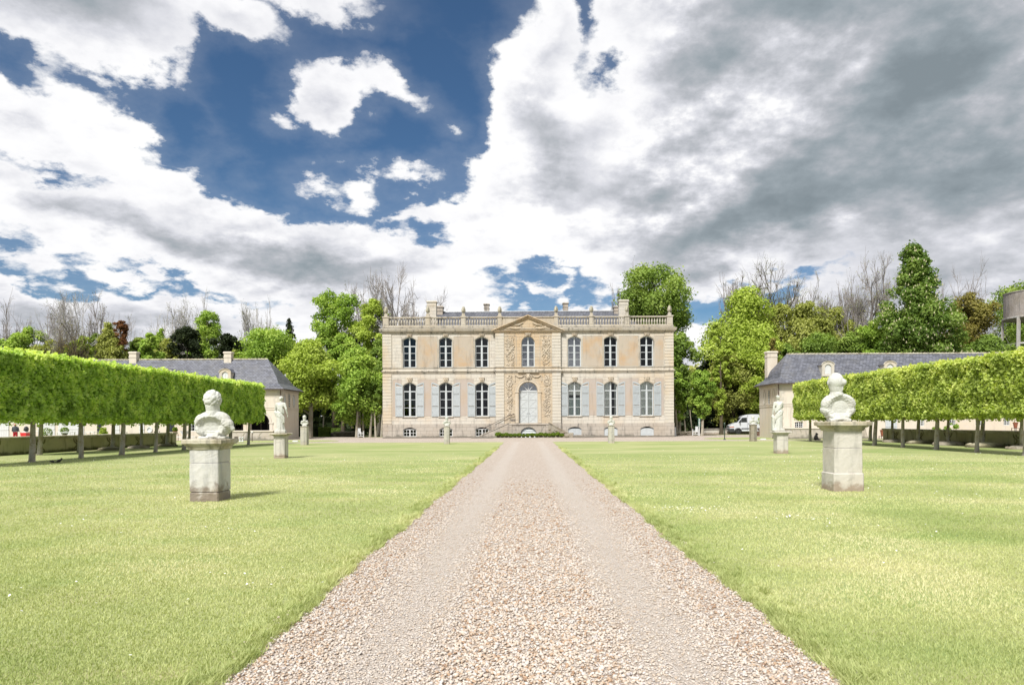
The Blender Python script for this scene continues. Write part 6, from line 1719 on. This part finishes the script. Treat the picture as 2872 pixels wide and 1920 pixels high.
# delivery van facing left; local x = 0 at the nose, y = 0 near side
van = tag(empty('delivery_van', (wx(2041, 86), 85.2, 0), R(-4)), 'white delivery van with black bumper parked beside the right wing', 'van')
prof = [(0.02, .50), (0, .95), (.06, 1.08), (.22, 1.18), (.72, 1.40), (.98, 1.50), (1.48, 2.10), (1.72, 2.34), (2.1, 2.44), (2.7, 2.50), (5.3, 2.48), (5.4, 2.3), (5.42, .42), (4.9, .36), (4.88, .62), (4.72, .76), (4.38, .76), (4.2, .62), (4.18, .36), (1.42, .36), (1.40, .58), (1.24, .74), (.9, .76), (.7, .62), (.66, .42)]
b = MB(); side_extrude(b, prof, 0, 1.95, .12); body = b.build('body', VANW, van)
bm = bmesh.new(); bm.from_mesh(body.data); bmesh.ops.bevel(bm, geom=[e for e in bm.edges if len(e.link_faces) == 2 and e.calc_face_angle(0) > 1.2], offset=.05, segments=2, affect='EDGES'); bm.to_mesh(body.data); bm.free()
b = MB(); b.prism([(-.05, .34), (-.06, .66), (-.01, .72), (.5, .74), (.62, .5), (.62, .30), (.1, .28)], -.03, 1.98); b.build('bumper', BLACKP, van)
b = MB(); b.box(-.075, -.055, .72, 1.22, .42, .54); b.build('number_plate', WHITE2, van)
b = MB(); b.add([(.97, .10, 1.54), (.97, 1.85, 1.54), (1.46, 1.80, 2.06), (1.46, .15, 2.06)], [(0, 1, 2, 3)]); b.v = [(x - .035, y, z + .02) for x, y, z in b.v]; b.build('windscreen', GLASS_SKY, van)
b = MB(); b.prism([(1.10, 1.50), (1.55, 2.02), (2.12, 2.05), (2.14, 1.52)], -.012, .06); b.v = [(x, y + max(0, z - 1.35) * .09, z) for x, y, z in b.v]; b.build('side_window', plain('dark_tinted_glass', (.03, .035, .035), .08, .1, 2), van)
b = MB()
for p, q in (((1.08, -.02, 1.48), (1.54, .05, 2.06)), ((1.54, .05, 2.07), (2.16, .05, 2.10)), ((2.17, .0, 2.08), (2.17, -.02, .45)), ((1.45, .0, 1.52), (1.45, .05, 2.0)), ((2.17, .05, 2.15), (2.25, .06, 2.45))): b.beam(p, q, .03, .02)
b.build('door_seam', HUB, van)
b = MB(); b.box(1.45, 4.1, -.03, .0, .66, .78); b.box(4.95, 5.42, -.03, .0, .66, .78); b.build('side_strip', BLACKP, van)
b = MB(); b.box(2.28, 2.42, -.03, .0, 1.30, 1.38); b.build('door_handle', BLACKP, van)
for y in (.04, 1.62):
    b = MB(); b.add([(.05, y, .98), (.05, y + .3, .98), (.30, y + .3, 1.24), (.30, y, 1.24), (.45, y - .045, 1.0), (.5, y - .045, 1.22)], [(0, 1, 2, 3), (0, 3, 5, 4)]); b.v = [(x - .03, yy_, z + .01) for x, yy_, z in b.v]; b.build('headlight', LIGHTC, van)
    b = MB(); b.prism([(.0, .88), (.02, .97), (.55, .99), (.55, .90)], y - .055, y + .2); b.build('indicator', ORANGE, van)
b = MB(); b.box(-.02, .02, .55, 1.40, .92, .98); b.box(-.02, .04, .55, 1.40, 1.02, 1.07); b.build('grille', BLACKP, van)
b = MB(); b.bbox(1.18, 1.30, -.26, -.06, 1.42, 1.72, .02); b.beam((1.28, -.1, 1.5), (1.3, .05, 1.5), .04, .04, up=(0, 0, 1)); b.build('mirror', BLACKP, van)
for x in (1.05, 4.54):
    b = MB(); pts = [(x + .42 * math.cos(a), -.015, .36 + .42 * math.sin(a)) for a in [PI * k / 10 for k in range(11)]]; b.tube(pts, .04, 6); b.build('wheel_arch', BLACKP, van)
    for y in (.08, 1.85): wheel(van, x, y, .35)

def car(x, y, rz, m, label):
    c = tag(empty('parked_car', (x, y, .0), rz), label, 'car')
    pr = [(0, .35), (0, .65), (.2, .78), (1.1, .92), (1.75, 1.38), (2.2, 1.45), (3.0, 1.42), (3.6, .98), (4.1, .92), (4.2, .7), (4.2, .35)]
    b = MB(); side_extrude(b, pr, 0, 1.7, .2); b.build('body', m, c)
    b = MB(); b.add([(1.12, .18, .95), (1.12, 1.5, .95), (1.73, 1.42, 1.37), (1.73, .28, 1.37)], [(0, 1, 2, 3)]); b.v = [(x_ - .02, y_, z + .015) for x_, y_, z in b.v]; b.build('windscreen', GLASS_SKY, c)
    b = MB(); b.prism([(1.3, .95), (1.8, 1.33), (2.9, 1.33), (3.35, .98)], -.004, .05); b.v = [(x_, y_ + (z - .8) * .3, z) for x_, y_, z in b.v]; b.build('side_window', BLACKP, c)
    b = MB(); b.box(-.03, .02, .2, 1.5, .5, .6); b.build('grille', HUB, c)
    for x_ in (.8, 3.4):
        for y_ in (.02, 1.68): wheel(c, x_, y_, .31)
    for y_ in (.1, 1.35): q = MB(); q.bbox(-.03, .05, y_, y_ + .28, .62, .74, .01); q.build('headlight', LIGHTC, c)
car(Lx(655, 72) - .85, YL + 3.2, R(-90) + PI, plain('dark_car_paint', (.02, .022, .025), .2, .05, 2), 'dark car parked inside the left wing arch, only its front showing') if False else None
# the car stands inside the arcade: nose towards the viewer
ck = car(wx(656, 70) + .85, YL + .5, R(90), plain('dark_car_paint', (.03, .032, .036), .2, .05, 2), 'dark car standing in the left wing arch behind the nearest left bust')

def bench_chair(x, y, rz, label):
    """white slatted garden chair with low table arm"""
    c = tag(empty('garden_chair', (x, y, 0), rz), label, 'chair', 'white garden chairs beside the chateau')
    b = MB(); b.bbox(-.30, .30, -.28, .28, .40, .45, .01); b.build('seat', WHITE2, c)
    b = MB(); b.bbox(-.34, -.02, .20, .27, .45, 1.05, .01); 
    b.build('backrest', WHITE2, c)
    for sx in (-1, 1):
        for sy in (-1, 1): q = MB(); q.bbox(sx * .31 - .035, sx * .31 + .035, sy * .25 - .035, sy * .25 + .035, 0, .68 if sy < 0 else .72, .005); q.build('leg', WHITE2, c)
    for sx in (-1, 1): q = MB(); q.bbox(sx * .31 - .05, sx * .31 + .05, -.30, .30, .685, .73, .008); q.build('armrest', WHITE2, c)
    q = MB(); q.box(-.28, .28, -.27, -.24, .52, .58); q.box(-.28, .28, -.27, -.24, .14, .2); q.box(-.03, .03, -.275, -.235, .2, .68); q.build('rail', WHITE2, c)
    return c
bench_chair(wx(1012, 78.2), 78.2, R(12), 'white wooden garden chair under the trees left of the chateau')
c2 = bench_chair(wx(1950, 80), 80, R(-10), 'white wooden garden chair under the small vivid maple right of the chateau'); c2.scale = (-1, 1, 1)

# sign post with upright lettering
sx_, sy_ = wx(1961, 77.5), 77.5
sg = tag(empty('sign_post', (sx_, sy_, 0)), 'tall narrow green and white sign on a white post under the vivid maple', 'sign')
b = MB(); b.bbox(-.05, .05, -.03, .03, 0, 1.0, .005); b.build('post', WHITE2, sg)
b = MB(); b.bbox(-.13, .13, -.025, .025, .98, 2.0, .008); b.build('board', SIGNG, sg)
b = MB()                             # pale upright capitals, read from bottom to top
def st_(x0, z0, x1, z1): b.beam((x0, -.032, z0), (x1, -.032, z1), .055, .012)
st_(.09, 1.03, -.09, 1.13); st_(-.09, 1.13, .09, 1.22); st_(-.10, 1.03, .10, 1.03)
st_(-.09, 1.30, .09, 1.30); st_(.09, 1.30, -.09, 1.42); st_(-.09, 1.42, .09, 1.42)
st_(-.09, 1.50, .09, 1.50); st_(-.09, 1.58, .09, 1.58); st_(.09, 1.58, .09, 1.50)
st_(.09, 1.68, -.09, 1.76); st_(-.09, 1.76, .09, 1.84); st_(.09, 1.90, -.09, 1.95)
b.build('lettering', WHITE2, sg)
b = MB(); b.bbox(-.16, .16, -.05, .05, 0, 1.0, .01); b.v = [(x, y + .12 * (z), z) for x, y, z in b.v]
q = tag(b.build('notice_board', WHITE2, None, (wx(1892.5, 77), 77, 0)), 'white notice board leaning against the right corner of the chateau', 'notice board')
# slim posts
b = MB(); b.tube([(0, 0, 0), (0, 0, 1.25)], [.045, .035], 8); b.lathe([(.03, 1.22), (.075, 1.27), (.09, 1.42), (.05, 1.5), (.01, 1.54)], n=8); b.lathe([(.12, 0), (.10, .06), (.05, .09)], n=8)
tag(b.build('garden_lamp', DKGREEN, None, (wx(2032, 60.5), 60.5, 0)), 'slim dark green post lamp at the tip of the right lawn island', 'lamp post')
lp = tag(empty('standpipe', (wx(707, 61.5), 61.5, 0)), 'thin dark post with white top in front of the left terrace wall', 'post')
b = MB(); b.tube([(0, 0, 0), (0, 0, .82)], .03, 6); b.build('post', IRON, lp); b = MB(); b.bbox(-.09, .09, -.05, .05, .82, .92, .01); b.build('cap', WHITE2, lp)
es = tag(empty('folding_sign', (wx(662, 61), 61, 0), R(20)), 'small dark folding sign standing on the gravel beside the left pedestal', 'sign')
b = MB(); b.add([(-.2, 0, 0), (.2, 0, 0), (.14, .16, .5), (-.14, .16, .5), (-.2, .03, 0), (.2, .03, 0), (.14, .19, .5), (-.14, .19, .5)], [(0, 1, 2, 3), (7, 6, 5, 4), (0, 4, 5, 1), (1, 5, 6, 2), (2, 6, 7, 3), (3, 7, 4, 0)]); b.build('board', WOODD, es)
b = MB(); b.tube([(0, .4, 0), (0, .17, .5)], .015, 5); b.build('strut', WOODD, es)
for i, px in enumerate((673, 680)):
    b = MB(); b.lathe([(.10, 0), (.12, .05), (.05, .12), (.06, .3), (.10, .38), (.03, .44)], n=10); tag(b.build('stone_stump', WHITE2, None, (wx(px, 61.2), 61.2, 0)), ['left', 'right'][i] + ' of two small white stone stumps beside the folding sign', 'ornament', 'white stumps by the folding sign')
# low white marker stones on the islands
for px, D_, lab in ((828, 61, 'small white marker stone on the left lawn island'), (2140, 60, 'flat white marker stone on the right lawn island')):
    b = MB(); b.bbox(-.25, .25, -.1, .1, 0, .10, .04); tag(b.build('marker_stone', WHITE2, None, (wx(px, D_), D_, 0)), lab, 'stone')
# reclining dark garden sculpture of a sitting animal
b = MB(); ell_(b, (0, 0, .22), (.15, .13, .24), (0, 15, 0)); ell_(b, (.07, 0, .48), (.10, .09, .10)); b.ball((.16, 0, .45), .045, 8, 6, (1.4, 1, .8))
for s_ in (-1, 1): limb(b, [(.08, s_ * .06, .30), (.16, s_ * .07, .12), (.17, s_ * .07, .03)], [.045, .035, .035]); limb(b, [(-.02, s_ * .1, .12), (.16, s_ * .12, .05), (.34, s_ * .11, .035)], [.08, .05, .035]); b.ball((.03, s_ * .07, .57), .028, 6, 5)
limb(b, [(-.1, 0, .06), (-.26, 0, .05), (-.34, .02, .1)], [.035, .025, .02])
me = fuse(b, .018, 1); me.materials.append(plain('dark_bronze', (.018, .013, .010), .5, .3, 9)); tag(link('animal_sculpture', me, None, (wx(2288, 58), 58, 0), 0, 1.05), 'dark seated animal sculpture on the gravel beside the nearest right pedestal', 'sculpture')

# blackbird pair
def bird(x, y, rz, sc, label, crouch=False):
    b = MB(); ell_(b, (0, 0, .085), (.10, .045, .05), (0, -28 if not crouch else -4, 0)); b.ball((.085, 0, .155 if not crouch else .10), .033, 10, 8); b.tube([(.11, 0, .155 if not crouch else .10), (.15, 0, .15 if not crouch else .095)], [.012, .002], 6)
    b.loft([[(-.06, -.025, .06), (-.06, .025, .06), (-.06, .02, .08), (-.06, -.02, .08)], [(-.21, -.03, .015), (-.21, .03, .015), (-.21, .03, .024), (-.21, -.03, .024)]])
    for s_ in (-1, 1): b.tube([(.01, s_ * .02, .06), (.015, s_ * .022, .0), (.045, s_ * .022, .0)], [.006, .004, .003], 5)
    me = fuse(b, .007, 1); me.materials.append(plain('black_feather', (.015, .015, .017), .5, .1, 20)); o = tag(link('bird', me, None, (x, y, .005), rz, sc), label, 'bird')
D_ = 28.5; bird(wx(165, D_), D_, 0, 1.2, 'black bird standing upright on the lawn left of the trunks'); bird(wx(146, D_), D_, R(180), .9, 'black bird crouching low in the grass beside the upright one', True)

# small props behind the garden walls
def pot(px, D_, h, r, label, plant=None, z=0, mat=TERRA, stand=None):
    c = tag(empty('plant_pot', (wx(px, D_), D_, z)), label, 'plant pot')
    b = MB(); b.lathe([(r * .6, 0), (r * .95, h * .85), (r * 1.1, h * .87), (r * 1.1, h), (r * .9, h), (r * .85, h * .8)], n=14); b.build('pot', mat, c)
    if stand: q = MB(); [q.box(sx * r - .02, sx * r + .02, sy * r - .02, sy * r + .02, -z, .0) for sx in (-1, 1) for sy in (-1, 1)]; q.bbox(-r * 1.2, r * 1.2, -r * 1.2, r * 1.2, -.03, -.001, .005); q.build('stand', WOODD, c)
    if plant:
        rg_ = np.random.default_rng(px); n = 350; d = rg_.normal(0, 1, (n, 3)); d /= np.linalg.norm(d, axis=1)[:, None]; P = d * plant * (.85 + .25 * rg_.random((n, 1))) + (0, 0, h + plant * .8)
        quads('plant', leaves(P, .13, rg_, .3, outward=d), L_GREEN if px in (132, 181) else L_BOX, rg_.random(n), c)
pot(132, 65, .45, .24, 'dark leafy pot plant in a red tub behind the left wall', .42, z=.1, mat=REDP)
pot(181, 65.5, .5, .22, 'pot plant standing between white tables behind the left wall', .34, z=.25, mat=WOODD)
pot(440, 66, .3, .16, 'small ball-shaped pot plant right of the white round window', .17, z=.95, stand=True)
pot(491, 67.5, .3, .2, 'ball-shaped pot plant on a stand beside the dark door', .22, z=.62, stand=True)
pot(2475, 60.5, .55, .2, 'terracotta urn left of the pale blue door of the right wing', None, z=.25, stand=True)
pot(2848, 61, .5, .2, 'square-looking terracotta pot behind the far right of the garden wall', None, z=.9, stand=True)
def table(px, D_, w, h, label):
    c = tag(empty('garden_table', (wx(px, D_), D_, 0)), label, 'table', 'white garden tables behind the left wall'); b = MB(); b.bbox(-w / 2, w / 2, -.4, .4, h - .05, h, .01); b.build('table_top', WHITE2, c)
    for sx in (-1, 1):
        for sy in (-1, 1): q = MB(); q.bbox(sx * (w / 2 - .06) - .03, sx * (w / 2 - .06) + .03, sy * .34 - .03, sy * .34 + .03, 0, h - .05, .004); q.build('leg', WHITE2, c)
table(185, 64.5, 1.3, .92, 'white garden table in front of the pot plant behind the left wall'); table(109, 65, .5, 1.05, 'narrow white high table right of the nearest left trunk'); table(258, 65.2, .9, .95, 'white garden table left of the yellow-green pointed bush'); table(347, 64.5, .3, .9, 'small white side table between two left trunks')
def lounger(px, D_, label, flip):
    c = tag(empty('garden_lounger', (wx(px, D_), D_, 0), 0), label, 'lounger', 'white loungers left of the nearest left bust'); c.scale = (-1 if flip else 1, 1, 1)
    b = MB(); b.bbox(-.7, .35, -.3, .3, .36, .42, .01); b.build('seat', WHITE2, c)
    b = MB(); b.loft([[(.33, -.3, .38), (.33, .3, .38), (.40, .3, .38), (.40, -.3, .38)], [(.72, -.3, .98), (.72, .3, .98), (.78, .3, .96), (.78, -.3, .96)]]); b.build('backrest', WHITE2, c)
    for sx in (-.6, .25): 
        for sy in (-.26, .26): q = MB(); q.beam((sx, sy, 0), (sx + .05, sy, .37), .05, .04); q.build('leg', WHITE2, c)
lounger(505, 66.5, 'white lounger just right of the dark door', False); lounger(530, 66.2, 'white lounger half hidden by the nearest left bust', True)

# person and pushchair behind the left wall
def person(x, y, rz):
    b = MB(); H = 1.72; h = H / 7.5
    ell_(b, (0, 0, H - h * .5), (h * .37, h * .43, h * .5)); ell_(b, (0, .06, H - h * .62), (h * .28, h * .3, h * .35)); b.ball((0, .11 + .02, H - h * .55), .02, 8, 6)
    for s_ in (-1, 1): b.ball((s_ * .085, 0, H - h * .55), .025, 6, 5); b.ball((s_ * .035, .095, H - h * .48), .012, 6, 4)
    limb(b, [(0, 0, H - h * 1.3), (0, 0, H - h * .9)], [.06, .055]); ell_(b, (0, 0, H - h * 2.1), (.19, .12, .27)); limb(b, [(-.17, 0, H - h * 1.5), (.17, 0, H - h * 1.5)], [.065, .065]); ell_(b, (0, 0, H - h * 3.3), (.16, .12, .22))
    for s_ in (-1, 1):
        limb(b, [(s_ * .09, 0, H - h * 3.7), (s_ * .10, .01, H * .27), (s_ * .10, -.02, .08)], [.09, .06, .045]); limb(b, [(s_ * .10, -.03, .05), (s_ * .11, .14, .035)], [.045, .035])
        limb(b, [(s_ * .19, 0, H - h * 1.6), (s_ * .25, -.03, H - h * 2.9), (s_ * .17, .16, H - h * 3.2)], [.055, .042, .03]); ell_(b, (s_ * .16, .21, H - h * 3.2), (.035, .05, .02))
        for f in range(4): limb(b, [(s_ * (.135 + .018 * f), .24, H - h * 3.2), (s_ * (.135 + .016 * f), .30, H - h * 3.22), (s_ * (.135 + .015 * f), .315, H - h * 3.3)], [.009, .008, .007], 6)
        limb(b, [(s_ * .125, .20, H - h * 3.2), (s_ * .10, .245, H - h * 3.2)], [.011, .009], 6)
    me = fuse(b, .012, 1); me.materials.append(plain('skin', (.42, .24, .17), .6, .05, 5))
    p = tag(link('person', me, None, (x, y, 0), rz), 'person in dark grey jacket, red trousers and pink-red cap standing behind the left garden wall', 'person')
    b = MB(); ell_(b, (0, 0, H - h * 2.1), (.215, .145, .30)); limb(b, [(-.18, 0, H - h * 1.5), (.18, 0, H - h * 1.5)], [.08, .08]); ell_(b, (0, 0, H - h * 3.1), (.19, .145, .17))
    for s_ in (-1, 1): limb(b, [(s_ * .20, 0, H - h * 1.6), (s_ * .26, -.03, H - h * 2.9), (s_ * .19, .12, H - h * 3.15)], [.075, .06, .048])
    me = fuse(b, .015, 1, lambda c: .01 * nz(c, 14)); me.materials.append(plain('dark_jacket', (.05, .06, .075), .8, .2, 9)); link('jacket', me, p)
    b = MB(); ell_(b, (0, 0, H - h * 3.55), (.185, .14, .17))
    for s_ in (-1, 1): limb(b, [(s_ * .09, 0, H - h * 3.7), (s_ * .105, .01, H * .27), (s_ * .105, -.02, .12)], [.105, .08, .07])
    me = fuse(b, .015, 1, lambda c: .008 * nz(c, 12)); me.materials.append(plain('red_trousers', (.42, .015, .03), .8, .1, 6)); link('trousers', me, p)
    b = MB(); ell_(b, (0, -.005, H - h * .35), (h * .42, h * .47, h * .38)); b.bbox(-.08, .08, .05, .2, H - h * .38, H - h * .32, .01)
    me = fuse(b, .012, 1); me.materials.append(plain('pink_cap', (.6, .08, .16), .8, .2, 12)); link('cap', me, p)
person(wx(43, 65), 65, R(200))
pc = tag(empty('pushchair', (wx(70, 65), 65, 0)), 'pushchair with black hood and bright red body beside the person', 'pushchair')
b = MB(); b.loft([[(-.26, -.2, .50), (.24, -.2, .50), (.24, .3, .50), (-.26, .3, .50)], [(-.30, -.25, .88), (.27, -.25, .88), (.27, .32, .88), (-.30, .32, .88)]]); b.build('body', REDP, pc)
b = MB(); ell_(b, (.10, .03, 1.22), (.17, .26, .27)); b.add([(-.1, -.1, 1.1), (-.02, -.1, 1.3), (-.02, .15, 1.3), (-.1, .15, 1.1)], [(0, 1, 2, 3)]); b.build('hood', BLACKP, pc)
b = MB(); b.bbox(-.16, .27, -.22, .3, .90, .98, .02); b.build('blanket', WHITE2, pc)
b = MB()
for s_ in (-1, 1): b.tube([(-.4, s_ * .22 + .05, 1.05), (-.2, s_ * .22 + .05, .6), (.22, s_ * .22 + .05, .15)], .014, 6); b.tube([(.22, s_ * .22 + .05, .6), (-.22, s_ * .22 + .05, .15)], .014, 6)
b.build('frame', HUB, pc)
for x_ in (-.22, .22):
    for y_ in (-.17, .27): wheel(pc, x_, y_, .13, .05)
# fallen logs by the right chair and a rusty garden machine beside the van
b = MB(); rr = random.Random(6)
for k in range(9): a = rr.uniform(-.5, .5); b.tube([(-1.2 + k * .28 - .5 * math.cos(a), rr.uniform(-.2, .2), .12 + .1 * (k % 3)), (-1.2 + k * .28 + .5 * math.cos(a), rr.uniform(-.1, .3), .14 + .13 * (k % 3) + .1 * a)], [.13, .10], 7)
tag(b.build('log_pile', S_RUBBLE, None, (wx(1925, 80.8), 80.8, 0)), 'heap of fallen logs left of the white chair right of the chateau', 'logs')
b = MB(); rr = random.Random(7)
for k in range(22): p = Vector((rr.uniform(-.7, .7), rr.uniform(-.3, .3), rr.uniform(.35, 1.0 - .3 * rr.random()))); b.tube([p, p + Vector((rr.uniform(-.4, .4), rr.uniform(-.2, .2), rr.uniform(-.3, .3)))], rr.uniform(.02, .05), 5)
b.bbox(-.7, .7, -.3, .3, 0, .36, .03)
tag(b.build('rusty_trough', plain('rust', (.17, .10, .07), .9, .3, 10), None, (wx(2132, 76), 76, 0)), 'rusty metal trough heaped with dry branches behind the van side', 'trough')
